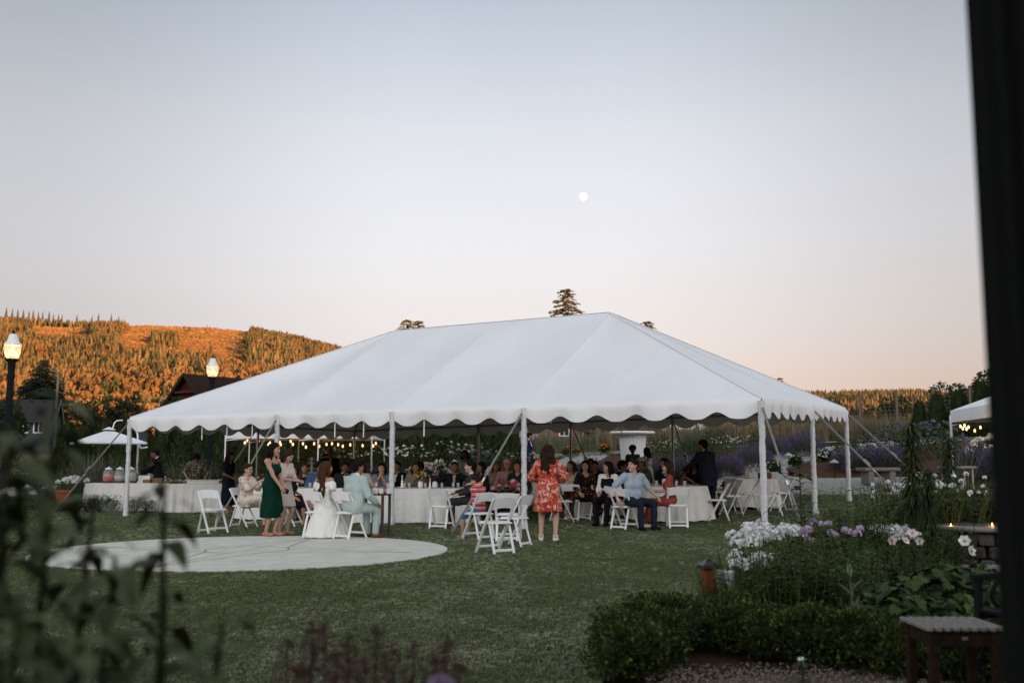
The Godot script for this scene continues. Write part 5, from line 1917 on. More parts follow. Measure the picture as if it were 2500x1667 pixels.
func garden():
	far_trees()
	grass_and_meadow()
	# lavender
	var lv := plant("lavender", "broad lavender mound left of the giant urn", "lavender", gx(1440, 33.5), 0.0, "purple lavender mounds behind the tables", lavender_shape(31, 0.78, 0.88, 900, Color(0.07, 0.057, 0.115), Color(0.135, 0.108, 0.19)))
	scatter(lv, [[gx(1400, 34.5), "lavender mound farthest left beside the path by the urn", 1.0, 0.8], [gx(1486, 33.0), "lavender mound touching the urn's left side", 2.0, 0.85], [gx(1612, 33.0), "lavender mound right of the urn", 3.0, 0.85], [gx(1662, 32.5), "lavender mound behind the tent's back leg right of the urn", 0.5, 0.95], [gx(1706, 33.0), "lavender mound left of the man in the navy suit", 1.5, 0.9], [gx(1770, 33.0), "lavender mound right of the man in the navy suit", 2.5, 0.85], [gx(1838, 35.0), "dark purple lavender mound behind the front right tent leg", 3.5, 0.95], [gx(1896, 39.5), "lavender mound on the slope before the wire fence", 4.5, 0.85], [gx(1960, 38.0), "broad lavender mound left of the tent's middle right leg", 5.5, 1.1],
		[gx(2110, 31.5), "lavender spread behind the stone bench", 1.1, 0.95], [gx(2165, 31.0), "lavender spread right of the stone bench", 2.2, 0.95], [gx(2060, 32.5), "lavender by the tent's far right leg", 2.9, 0.75], [gx(2380, 29.0), "lavender under the right canopy", 3.3, 1.0], [gx(2440, 28.0), "lavender behind the column at right", 3.9, 1.0],
		[gx(600, 36.0), "lavender clump under the back canopy's left leg", 0.3, 1.0], [gx(655, 35.5), "lavender clump behind the woman in green", 1.3, 1.0], [gx(845, 35.0), "lavender clump behind the standing man in the dark jacket", 2.3, 1.15], [gx(895, 35.2), "lavender clump behind the bearded man", 3.3, 1.25], [gx(945, 35.0), "lavender clump behind the woman with clasped hands", 4.3, 1.15], [gx(985, 34.6), "lavender clump left of the cream hydrangeas", 5.3, 1.05], [gx(1030, 34.0), "lavender clump under the left cream hydrangea", 0.7, 0.95], [gx(1085, 33.6), "lavender clump under the right cream hydrangea", 1.7, 0.95], [gx(1110, 31.6), "low lavender clump left of the woman in the pale blue dress", 2.7, 0.75], [gx(230, 37.0), "lavender clump far left behind the drink table", 2.0, 0.8]])
	# white flowering clumps
	var dz := plant("shasta_daisies", "tall white daisies right of the back canopy", "daisies", gx(965, 37.0), 0.0, "clumps of tall white daisies", daisies_shape(41, 46, 0.75, 1.55, 0.060, Color(0.72, 0.72, 0.70), Color(0.82, 0.82, 0.80)))
	scatter(dz, [[gx(842, 37.5), "tall white daisies under the back canopy", 1.0, 0.98], [gx(1003, 37.0), "tall white daisies behind the tent's middle front leg", 2.0, 0.95], [gx(1128, 36.5), "tall white daisies behind the woman in the pale blue dress", 3.0, 0.98], [gx(1262, 36.0), "white daisies by the path light near the white shed", 4.0, 0.72], [gx(1600, 36.0), "white lilies right of the urn's rim", 4.4, 0.72], [gx(1775, 37.5), "pale white lilies above the man in the navy suit", 4.9, 0.65]])
	var hy := plant("hydrangea", "left of two cream hydrangeas behind the head table", "hydrangea", gx(1046, 35.0), 0.0, "cream hydrangea bushes", mound_shape(42, 0.78, 0.85, 55, 0.09, Color(0.55, 0.50, 0.40), Color(0.72, 0.66, 0.54)))
	hy.scale = Vector3.ONE * 1.18
	scatter(hy, [[gx(1083, 34.6), "right of two cream hydrangeas behind the head table", 1.0, 1.28], [gx(2432, 30.0), "cream hydrangea under the right canopy", 2.0, 1.15], [gx(368, 34.0), "cream flowered bush behind the man at the buffet", 2.0, 1.15]])
	var al := plant("white_alyssum", "low white flowers at the edge of the path left of the urn", "flowers", gx(1392, 30.5), 0.0, "low tufts of white flowers", mound_shape(43, 0.26, 0.30, 60, 0.03, Color(0.6, 0.6, 0.57), Color(0.75, 0.75, 0.72)))
	scatter(al, [[gx(1454, 30.2), "low white flowers before the lavender left of the urn", 1.0, 1.0], [gx(1370, 31.0), "low white flowers at the left edge of the path", 2.0, 0.8], [gx(1602, 29.6), "low white flowers behind the man in the cap", 3.0, 1.1], [gx(1640, 29.8), "low pale flowers behind the woman in the rust dress", 3.0, 1.0], [gx(1780, 29.9), "low pale flowers right of the navy suit", 4.0, 0.9], [gx(1885, 33.6), "white flowers under the hanging ratchet of the front right leg", 5.0, 1.1], [gx(1936, 35.4), "white flowers on the mulch left of the tent's middle right leg", 5.5, 1.05], [gx(2008, 35.8), "white flowers on the mulch right of the tent's middle right leg", 0.3, 1.1], [gx(2150, 34.2), "dim white flowers by the far path", 1.4, 0.8]])
	var sh := plant("green_shrub", "round green shrub by the tent's far right leg", "shrub", gx(2095, 33.0), 0.0, "small green shrubs in the garden beds", [["foliage", lumps(rnd(44), [[Vector3(0, 0.45, 0), 0.45], [Vector3(0.35, 0.35, 0.1), 0.35], [Vector3(-0.35, 0.35, 0), 0.36], [Vector3(0.1, 0.7, 0), 0.3]], 1500, 0.085, 0.035, Color(0.018, 0.028, 0.012), Color(0.05, 0.065, 0.028), 0.6), M.leafy]])
	scatter(sh, [[gx(2060, 33.6), "grassy green shrub left of the tent's far right leg", 1.0, 1.0], [gx(1845, 40.0), "dark green shrub on the slope before the fence", 2.0, 0.95], [gx(1620, 40.0), "pale green shrub right of the urn's fluted body", 2.4, 1.1], [gx(1690, 38.5), "round green shrub behind the navy suit", 2.8, 1.0], [gx(1740, 41.0), "pale green bush far behind the navy suit", 0.8, 1.2], [gx(1180, 34.5), "green bush right of the woman in the pale blue dress", 0.1, 1.1], [gx(1222, 35.0), "green bush beside the hedge's right end", 0.5, 1.15], [gx(1200, 31.5), "low green bush behind the seated guests", 0.9, 0.9], [gx(700, 34.0), "green bush left of the screen behind the woman in cream", 0.9, 1.1], [gx(765, 37.0), "tall green bush under the back canopy", 1.9, 1.7], [gx(905, 37.5), "green bush under the right half of the back canopy", 2.6, 1.4], [gx(280, 33.0), "green bush under the umbrella", 2.6, 1.3], [gx(440, 35.0), "green bush behind the buffet server", 3.6, 1.2], [gx(120, 30.0), "dark green bush at left behind the low box shrubs", 4.6, 1.4], [gx(40, 28.5), "dark green bush beside the left street lamp", 5.6, 1.5], [gx(185, 31.0), "dark bush left of the drink table", 0.6, 1.0]])
	var bl := plant("blue_shrub", "hazy blue flowered shrub left of the right canopy", "shrub", gx(2190, 36.0), 0.0, "hazy blue flowered shrubs", mound_shape(45, 0.85, 1.15, 70, 0.07, Color(0.07, 0.085, 0.105), Color(0.12, 0.14, 0.17)))
	scatter(bl, [[gx(2280, 34.0), "hazy blue flowered shrub just left of the canopy leg", 1.0, 1.1], [gx(1165, 36.0), "hazy blue shrub right of the woman in the pale blue dress", 1.0, 1.1]])
	var mg := plant("maiden_grass", "tall feathery grass clump behind the umbrella", "grass clump", gx(222, 39.0), 0.0, "tall feathery grass clumps", [["blades", grass_clump(46, 420, 1.3, 2.1, 0.022, Color(0.05, 0.055, 0.035), Color(0.11, 0.115, 0.08), 0.4), M.leafy]])
	scatter(mg, [[gx(262, 39.5), "tall feathery grass clump at the umbrella's right shoulder", 1.0, 1.0], [gx(775, 36.0), "grey green grass clump under the back canopy", 2.0, 0.72], [gx(725, 36.0), "grey green grass clump behind the woman in cream", 2.4, 0.68], [gx(1690, 44.0), "pale grass clump above the lavender right of the urn", 3.0, 0.75], [gx(1735, 43.0), "silvery grass clump left of the front right tent leg", 3.6, 0.8], [gx(2122, 50.0), "pale plumed grass clump by the wire fence", 3.6, 0.6]])
	var sp := plant("flower_stalks", "tall wild flower stalks behind the drink dispensers", "wild flowers", gx(265, 31.5), 0.0, "clumps of tall wild flower stalks", [["stalks", grass_clump(47, 40, 0.7, 1.35, 0.02, Color(0.045, 0.05, 0.035), Color(0.10, 0.105, 0.08), 0.1), M.leafy], ["foliage", stems(rnd(48), 16, 0.4, 1.2, 0.16, 0.045, 7, 0.4, Color(0.025, 0.038, 0.018), Color(0.055, 0.07, 0.035)).leaf, M.leafy]])
	scatter(sp, [[gx(225, 31.8), "tall wild flower stalks behind the red drink", 1.0, 1.0], [gx(310, 31.5), "tall wild flower stalks right of the dispensers", 2.0, 1.05], [gx(340, 33.0), "tall leafy stalks behind the tent's left corner leg", 3.0, 1.25], [gx(425, 32.5), "tall leafy stalks right of the man at the buffet", 4.0, 1.15], [gx(470, 33.0), "tall leafy stalks above the buffet server", 5.0, 1.45], [gx(505, 33.0), "tall leafy stalks beside the second street lamp", 0.5, 1.2], [gx(620, 33.0), "leafy stalks behind the seated woman in the floral dress", 0.5, 1.1], [gx(150, 29.5), "wild flower stalks behind the potted phlox", 0.9, 1.0], [gx(90, 28.0), "wild flower stalks at left under the cottage", 1.9, 1.0], [gx(1340, 46.0), "weedy stalks at the edge of the far road", 1.9, 0.8], [gx(1650, 42.0), "weedy stalks above the lavender right of the urn", 1.9, 1.0], [gx(1800, 43.5), "weedy stalks before the fence by the front right leg", 2.9, 0.9], [gx(2330, 27.0), "tall leafy stalks left of the canopy legs", 3.9, 1.2]])
	var og := plant("orange_lilies", "clump of orange lilies left of the tent's back leg by the road", "flowers", gx(1388, 48.0, 0.1), 0.0, "clumps of orange flowers by the road", mound_shape(49, 0.26, 0.36, 20, 0.055, Color(0.55, 0.10, 0.02), Color(0.75, 0.17, 0.03)))
	scatter(og, [[gx(1404, 48.0, 0.1), "small clump of orange lilies beside the larger one", 1.0, 0.7], [gx(1473, 48.2, 0.1), "clump of orange lilies just left of the urn", 2.0, 0.95], [gx(1378, 48.6, 0.1), "leftmost tuft of the orange lilies by the road", 3.0, 0.6]])
	# low clipped box by the buffet
	var lb := plant("box_shrub", "low box shrub at the left end of the row before the drink table", "box shrub", gx(200, 27.9), 0.0, "low clipped box shrubs before the buffet", box_shrub_shape(51, 0.30, 0.44, 1500))
	scatter(lb, [[gx(226, 27.7), "low box shrub, second from left before the drink table", 1.0, 1.05], [gx(254, 27.6), "low box shrub, third from left before the drink table", 2.0, 1.05], [gx(283, 27.4), "low box shrub next to the tent's left corner leg", 3.0, 1.1], [gx(340, 27.4), "low box shrub right of the tent's left corner leg", 4.0, 1.0], [gx(368, 27.5), "low box shrub at the black suited man's feet", 5.0, 0.95], [gx(172, 28.0), "low box shrub beside the terracotta pot", 0.7, 1.0], [gx(140, 28.0), "low box shrub left of the terracotta pot", 1.4, 1.0]])
	var pot := Geo.new()
	pot.lathe([Vector2(0.15, 0.0), Vector2(0.21, 0.30), Vector2(0.235, 0.30), Vector2(0.235, 0.36), Vector2(0.20, 0.36), Vector2(0.18, 0.3), Vector2(0.0, 0.3)], 24)
	solo("terracotta_pot", pot, mat(0.30, 0.085, 0.04, 0.85), "orange terracotta pot of white flowers at left beside the drink table", "pot", gx(166, 27.6, 0.25))
	var phw := plant("white_phlox", "white phlox in the terracotta pot at left", "phlox", gx(185, 27.8, 0.3), 0.0, "white phlox at the left", phlox_shape(52, 16, 0.26, 0.62, 0.085, Color(0.70, 0.70, 0.68), Color(0.82, 0.82, 0.80)))
	scatter(phw, [[gx(60, 25.0, 0.05), "white phlox low at the left edge under the street lamp", 1.0, 1.05], [gx(35, 25.5, 0.05), "white phlox at the very left edge", 2.0, 0.95], [gx(128, 29.0, 0.3), "pink tinged phlox behind the terracotta pot", 2.0, 0.6]])

func right_bed():
	var W1 := Color(0.70, 0.70, 0.69); var W2 := Color(0.84, 0.84, 0.83)
	var P1 := Color(0.42, 0.30, 0.44); var P2 := Color(0.62, 0.50, 0.62)
	var wp := plant("white_phlox", "great white phlox in full bloom, nearest the bucket", "phlox", gx(1862, 9.3), 0.0, "white phlox in the right bed", phlox_shape(61, 19, 0.18, 0.67, 0.088, W1, W2))
	scatter(wp, [[gx(1832, 8.9), "white phlox at the left flank of the great bloom", 1.0, 0.70], [gx(2165, 11.4), "small white phlox beside the pale pail", 3.0, 0.82]])
	var wl := plant("white_lilies", "tall leafy white flowers before the stone bench", "flowers", gx(2225, 14.0), 0.0, "tall leafy white flowers in the right bed", phlox_shape(62, 30, 0.42, 1.12, 0.034, W1, W2, 0.5))
	scatter(wl, [[gx(2180, 14.6), "tall white flowers at the left of the leafy clump", 1.0, 0.9], [gx(2280, 13.6), "tall white flowers at the right of the leafy clump", 2.0, 1.0], [gx(2255, 15.0), "tall white flowers at the back of the leafy clump", 3.0, 1.0], [gx(2330, 14.5), "white flowers under the bar table at right", 4.0, 1.0]])
	var pp := plant("pink_phlox", "pink phlox right beside the great white bloom", "phlox", gx(1940, 9.6), 0.0, "pale pink phlox in the right bed", phlox_shape(63, 6, 0.09, 0.78, 0.05, P1, P2, 0.75))
	scatter(pp, [[gx(2015, 10.2), "pink phlox, middle one of three", 1.0, 0.92], [gx(2068, 10.0), "pink phlox, right one of three", 2.0, 0.95], [gx(1968, 10.4), "short pink phlox between the tall pink ones", 3.0, 0.8]])
	# unflowered phlox greenery that fills the bed
	var gp_ := plant("phlox_greenery", "green phlox stems under the great white bloom", "plant", gx(1830, 8.6), 0.0, "leafy green stems in the right bed", phlox_shape(64, 30, 0.34, 0.62, 0.016, W1, W2, 0.012))
	var list := []
	var names := ["left of the pink phlox", "below the pink phlox", "behind the box hedge, middle", "behind the tall mullein", "right of the tall mullein", "by the gravel patch", "left of the anemones", "under the white flowers, lower row", "under the white flowers, right side", "at the foot of the pink phlox", "before the mullein's pale leaves", "close behind the garden post", "right behind the outlet box", "at the gravel patch's near side", "at the lawn's edge before the bucket", "behind the pink phlox", "between bucket and pail", "below the pale pail", "left of the drooping tall plant", "under the drooping tall plant", "by the fire pit's left side", "between the pail and the fire pit", "behind the anemones", "at the back edge near the lawn", "tall, right of the front right tent leg", "tall, below the middle right tent leg", "tall, left below the far right tent leg", "tall, below the far right tent leg", "tall, below the stone bench's left end", "tall, below the stone bench", "tall, under the white flowers' left side", "tall, under the white flowers' right side", "tall, left of the bar table", "tall, under the bar table", "tall, behind the fire pit"]
	var rg := rnd(71)
	var spots := [[1890, 8.9, 1.0], [1960, 8.8, 1.05], [1900, 8.1, 0.8], [1990, 8.2, 0.95], [2050, 8.6, 1.0], [2105, 9.4, 0.8], [2120, 10.2, 0.85], [1790, 8.4, 0.75], [1930, 8.3, 0.9], [2000, 9.3, 1.05], [2080, 8.0, 0.7], [1745, 8.9, 0.5], [1775, 9.0, 0.65], [2110, 8.3, 0.7], [1880, 10.6, 0.7], [2040, 10.9, 0.95], [2100, 11.4, 0.9], [2150, 10.6, 0.9], [2200, 11.6, 1.05], [2250, 11.2, 0.95], [2280, 11.8, 0.9], [2230, 10.4, 0.75], [2260, 9.8, 0.6], [2010, 12.4, 0.9], [1985, 11.4, 1.3], [2035, 11.2, 1.25], [2085, 11.6, 1.35], [2130, 12.2, 1.4], [2170, 13.2, 1.6], [2205, 13.6, 1.6], [2250, 13.2, 1.7], [2295, 13.6, 1.7], [2335, 14.2, 1.6], [2385, 14.2, 1.6], [2430, 14.0, 1.6]]
	for i in spots.size(): list.append([gx(spots[i][0], spots[i][1]), "leafy green stems " + names[i], rg.randf() * 6.0, spots[i][2]])
	scatter(gp_, list)
	# yellow-green wispy stems
	var wi := plant("goldenrod", "yellow green wispy plant between the tent legs, behind the pink phlox", "plant", gx(2040, 11.6), 0.0, "wispy yellow green plants", [["stem", stems(rnd(72), 16, 0.2, 1.0, 0.07, 0.014, 16, 0.2, Color(0.05, 0.075, 0.02), Color(0.10, 0.13, 0.04)).leaf, M.leafy], ["flower_sprays", stems(rnd(73), 16, 0.22, 1.08, 0.05, 0.012, 10, -0.1, Color(0.09, 0.12, 0.035), Color(0.15, 0.17, 0.06), 0.75).leaf, M.leafy]])
	scatter(wi, [[gx(2075, 12.2), "yellow green wispy plant below the tent's far right leg", 1.0, 0.95], [gx(2000, 12.0), "yellow green wispy plant left of the others", 2.0, 0.85], [gx(2118, 11.8), "yellow green wispy plant left of the pale pail", 3.0, 0.9]])
	# tall solitary plants
	plant("tall_mullein", "tall stalk with big leaves before the front right tent leg", "plant", gx(1948, 9.8), 0.0, "", tall_stalk(81, 1.27, 44, 0.29, 0.085, 0.35, Color(0.03, 0.042, 0.022), Color(0.06, 0.078, 0.04), 0.12, 0.35, 0.3))
	plant("pale_mullein", "pale green young stalk with upright leaves in the box hedge", "plant", gx(2068, 6.9), 0.4, "", tall_stalk(82, 0.66, 13, 0.17, 0.042, 0.1, Color(0.075, 0.10, 0.055), Color(0.11, 0.14, 0.08), 0.15, 0.1, 0.95))
	var fb := plant("drooping_tall_plant", "tall dense plant of drooping narrow leaves near the fire pit", "plant", gx(2222, 12.0), 0.0, "tall drooping leafy plants", tall_stalk(83, 1.78, 520, 0.34, 0.028, 0.75, Color(0.032, 0.048, 0.02), Color(0.066, 0.09, 0.036), 0.40, 0.55, 0.25))
	scatter(fb, [[gx(2306, 15.0), "slimmer drooping plant left of the canopy legs", 1.0, 0.96], [gx(2250, 11.5), "shorter drooping plant with yellowing foot", 2.0, 0.70], [gx(2440, 13.5), "drooping plant at right of the bar table", 3.0, 0.82]])
	# anemones: leaves below, flowers on long stems
	var am := plant("anemone_leaves", "big mound of lobed anemone leaves by the slatted table", "plant", gx(2240, 7.4), 0.0, "mounds of lobed leaves at lower right", broad_leaf_mass(84, 0.52, 0.52, 330, 0.085, Color(0.018, 0.032, 0.012), Color(0.045, 0.068, 0.022)))
	scatter(am, [[gx(2170, 6.9), "mound of lobed leaves left of the slatted table", 1.0, 0.85], [gx(2310, 7.6), "mound of lobed leaves behind the slatted table", 2.0, 1.0], [gx(2380, 8.0), "mound of lobed leaves below the far slatted table", 3.0, 0.95], [gx(2290, 8.8), "mound of lobed leaves before the fire pit", 4.0, 0.8], [gx(2130, 6.6), "mound of lobed leaves at the box hedge", 5.0, 0.55], [gx(2200, 8.1), "mound of lobed leaves by the gravel patch", 5.5, 0.7], [gx(2420, 16.0), "green mound behind the fire pit", 0.5, 1.5], [gx(2470, 14.8), "green mound right of the fire pit", 1.5, 1.4], [gx(2360, 17.5), "green mound left behind the fire pit", 2.5, 1.4]])
	var fl := [[2178, 1318, 8.0, 0.045, "pink anemone, leftmost of the group"], [2200, 1308, 8.1, 0.033, "dusky pink anemone bud with small petals"], [2228, 1302, 8.0, 0.05, "largest pink anemone, topmost of the group"], [2212, 1320, 7.9, 0.036, "pale anemone below the largest pink one"], [2246, 1320, 8.0, 0.038, "pink anemone facing right"], [2372, 1344, 7.4, 0.045, "lone white anemone near the fire pit"], [2440, 1183, 11.0, 0.05, "lone pink bloom at right beside the column"], [2365, 1205, 11.0, 0.035, "small white bloom above the fire pit"], [2356, 1320, 7.6, 0.05, "pale folded leaf like bloom by the fire pit"]]
	for q in fl:
		var tip := at(q[0], q[1], q[2])
		var base := gd(tip.x + 0.05, -tip.z - 0.05)
		var o := thing("anemone", q[4], "flower", base, 0.0, "pink and white anemones")
		var s := Geo.new()
		var rel := tip - base
		s.tube([Vector3.ZERO, Vector3(rel.x * 0.35, rel.y * 0.6, rel.z * 0.35), rel], [0.005, 0.004, 0.003], 5, Color(0.04, 0.05, 0.025), false)
		part("stem", s, M.leafy, o)
		var nn := (Vector3(0.0, 0.3, 1.0) + rdir(rg) * 0.55).normalized()
		var u := nn.cross(Vector3.UP).normalized()
		for m in 6:
			var pe := Geo.new()
			var dd := (u.rotated(nn, TAU * m / 6) + nn * 0.35).normalized()
			var c := rand_col(rg, Color(0.62, 0.45, 0.50), Color(0.75, 0.62, 0.64)) if q[3] > 0.04 and not ("white" in q[4] or "pale" in q[4]) else rand_col(rg, Color(0.62, 0.58, 0.56), Color(0.76, 0.74, 0.72))
			pe.leaf(rel, dd, nn.cross(dd), q[3], q[3] * 0.9, 0.05, c, 3)
			part("petal", pe, M.leafy, o)
		var h := Geo.new()
		h.ball(rel + nn * 0.006, Vector3.ONE * q[3] * 0.2, 6, Color(0.35, 0.28, 0.05))
		part("heart", h, M.leafy, o)
	# box hedge in front
	var bx := plant("box_shrub", "box shrub at the left tip of the near hedge, on the lawn", "box shrub", gx(1532, 6.35), 0.0, "box shrubs of the near hedge", box_shrub_shape(91, 0.27, 0.27, 4200))
	var by := plant("box_shrub", "box shrub next to the left tip of the near hedge", "box shrub", gx(1566, 6.75), 1.0, "box shrubs of the near hedge", box_shrub_shape(92, 0.27, 0.27, 4200))
	var hs := [[1594, 7.15, "third box shrub from the left tip of the near hedge"], [1610, 7.5, "box shrub at the bend of the near hedge, left of the post"], [1640, 7.9, "box shrub left against the garden post"], [1690, 8.0, "box shrub at the foot of the garden post"], [1735, 7.6, "box shrub in front of the outlet box"], [1780, 7.3, "first box shrub right of the outlet box"], [1830, 7.15, "second box shrub right of the outlet box"], [1880, 7.05, "third box shrub right of the outlet box"], [1932, 6.95, "box shrub below the white phlox stems"], [1985, 6.85, "box shrub left of the pale mullein"], [2035, 6.75, "box shrub at the foot of the pale mullein"], [2085, 6.65, "box shrub right of the pale mullein"], [2138, 6.5, "box shrub left of the slatted table"], [2195, 6.4, "box shrub just behind the slatted table's left leg"], [2250, 6.3, "box shrub behind the slatted table's middle"], [2310, 6.3, "box shrub behind the slatted table's right leg"], [2375, 6.3, "box shrub at the iron bench"], [2440, 6.3, "rightmost box shrub behind the column"]]
	for i in hs.size(): dup(bx if i % 2 else by, hs[i][2], gx(hs[i][0], hs[i][1]), i * 1.1, "", 0.95 + 0.13 * sin(i * 1.7))
	# tiny white flower low by the gravel
	var tiny := plant("small_white_flower", "tiny white flower low before the box hedge", "flower", gx(1940, 6.15), 0.0, "", daisies_shape(93, 3, 0.02, 0.14, 0.022, Color(0.72, 0.72, 0.70), Color(0.8, 0.8, 0.78)))

# blurred plants close to the lens
func near_stalk(label: String, where: Vector3, h: float, leaves: Array, seed_: int):
	var rg := rnd(seed_)
	var o := thing("leafy_stalk", label, "plant", where, 0.0, "blurred leafy stalks close by")
	var s := Geo.new()
	var sway := Vector3(rg.randf_range(-0.05, 0.05), 0, 0)
	s.tube([Vector3.ZERO, Vector3(0.01, h * 0.4, 0), sway * 0.5 + Vector3(0, h * 0.75, 0), sway + Vector3(0, h, 0)], [0.011, 0.009, 0.007, 0.004], 8, Color(0.05, 0.06, 0.028), false)
	part("stem", s, M.leafy, o)
	for q in leaves:      # [height, azimuth, length, width, upward, droop]
		var a: float = q[1]
		var g := Geo.new()
		var d := Vector3(cos(a), q[4], sin(a)).normalized()
		var p := Vector3(sway.x * pow(q[0] / h, 2), q[0], 0)
		g.leaf(p, d, Vector3(-sin(a), rg.randf_range(-0.25, 0.25), cos(a)).normalized(), q[2], q[3], q[5], rand_col(rg, Color(0.070, 0.088, 0.038), Color(0.115, 0.14, 0.062)), 6)
		part("leaf", g, M.leafy, o)

func near_plants():
	var rg := rnd(401)
	var mk := func(label: String, px: float, d: float, h: float, seed_: int, from: float, n: int, l: float, gap_lo := 9.0, gap_hi := 9.0, w := 0.034):
		var q := []
		n = int(n * 1.1)
		for i in n:
			var t := lerpf(from, h, (i + 0.5) / n)
			if t > gap_lo and t < gap_hi: continue
			q.append([t, i * 2.4 + rg.randf_range(-0.4, 0.4), l * rg.randf_range(0.7, 1.15) * (1.0 - 0.45 * smoothstep(h * 0.6, h, t)), w * rg.randf_range(0.8, 1.2), rg.randf_range(0.15, 0.8), rg.randf_range(0.5, 1.1)])
		near_stalk(label, gx(px, d), h, q, seed_)
	mk.call("blurred leafy stalk over the patio, with a bare middle", 432, 1.75, 1.245, 1, 0.55, 46, 0.17, 1.00, 1.10, 0.034)
	mk.call("blurred leafy stalk just left of the one over the patio", 385, 2.0, 1.03, 11, 0.5, 34, 0.19, 9.0, 9.0, 0.032)
	mk.call("blurred leafy stalk under the umbrella at left", 245, 1.8, 1.12, 12, 0.55, 36, 0.19, 9.0, 9.0, 0.032)
	mk.call("blurred stalk between the left edge and the umbrella", 70, 1.45, 1.30, 13, 0.5, 46, 0.18, 9.0, 9.0, 0.032)
	mk.call("blurred low stalk in the bottom left, under the tall ones", 130, 1.3, 1.06, 14, 0.5, 44, 0.19, 9.0, 9.0, 0.034)
	mk.call("blurred tall leafy stalk at far left, before the umbrella", 110, 1.65, 1.40, 2, 0.5, 52, 0.17, 9.0, 9.0, 0.032)
	mk.call("blurred tall leafy stalk at the left edge", 28, 1.5, 1.34, 3, 0.5, 50, 0.18, 9.0, 9.0, 0.032)
	mk.call("blurred short leafy stalk left of the patio stalk", 190, 1.9, 1.22, 4, 0.5, 40, 0.19, 9.0, 9.0, 0.032)
	mk.call("blurred low leafy stalk at the bottom left corner", 60, 1.35, 1.08, 5, 0.5, 44, 0.20, 9.0, 9.0, 0.034)
	mk.call("blurred low leafy stalk right of the patio stalk's foot", 500, 1.7, 1.02, 6, 0.55, 22, 0.17)
	mk.call("blurred low leafy stalk left of the patio stalk's foot", 330, 1.8, 0.98, 7, 0.55, 20, 0.17)
	# dusky pink plumes at the bottom
	var bl := [[700, 1560, 2.5], [762, 1528, 2.45], [795, 1515, 2.5], [850, 1560, 2.4], [918, 1530, 2.5], [960, 1580, 2.4], [1010, 1575, 2.5], [1088, 1556, 2.5], [1060, 1600, 2.35], [890, 1610, 2.3], [820, 1600, 2.35], [1120, 1620, 2.4], [740, 1630, 2.3]]
	var nm := ["leftmost", "second from left", "tallest", "fourth from left", "fifth from left", "middle low", "right of the middle", "right pair, taller", "above the mauve bloom", "low centre", "low left", "rightmost", "lowest left"]
	var proto: Node3D = null
	for i in bl.size():
		var tip := at(bl[i][0], bl[i][1], bl[i][2])
		var lab: String = "blurred dusky pink flower plume at the bottom, " + nm[i]
		var base := Vector3(tip.x, tip.y - 0.86, tip.z)
		if proto == null:
			var st := Geo.new()
			st.tube([Vector3.ZERO, Vector3(0.005, 0.45, 0), Vector3(0, 0.86, 0)], [0.006, 0.005, 0.003], 6, Color(0.05, 0.045, 0.03), false)
			var f := Geo.new()
			for k in 110:
				var t := rg.randf()
				var r := 0.035 * (1.0 - t) + 0.008
				var a := rg.randf() * TAU
				cluster(f, rg, Vector3(cos(a) * r, 0.72 + t * 0.15, sin(a) * r), 0.006, 1, 0.013, Color(0.09, 0.055, 0.05), Color(0.19, 0.11, 0.105))
			var lf: Geo = stems(rnd(12), 2, 0.02, 0.7, 0.10, 0.03, 9, 0.4, Color(0.025, 0.035, 0.018), Color(0.045, 0.055, 0.03), 0.3).leaf
			proto = plant("flower_plume", lab, "flower", base, 0.0, "blurred dusky pink plumes at the bottom", [["stem", st, M.leafy], ["foliage", lf, M.leafy], ["blossoms", f, M.leafy]])
		else:
			dup(proto, lab, base, i * 1.7)
	var mv := at(1060, 1634, 2.2)
	plant("mauve_flower", "blurred pale mauve bloom at the bottom, right of the plumes", "flower", Vector3(mv.x, mv.y - 0.74, mv.z), 0.0, "", phlox_shape(95, 1, 0.0, 0.74, 0.028, Color(0.34, 0.26, 0.42), Color(0.52, 0.42, 0.58)))
	var wt := at(232, 1650, 1.8)
	plant("white_bloom", "blurred white bloom at the bottom left", "flower", Vector3(wt.x, wt.y - 0.6, wt.z), 0.0, "", phlox_shape(96, 1, 0.0, 0.6, 0.034, Color(0.45, 0.45, 0.42), Color(0.62, 0.62, 0.58)))

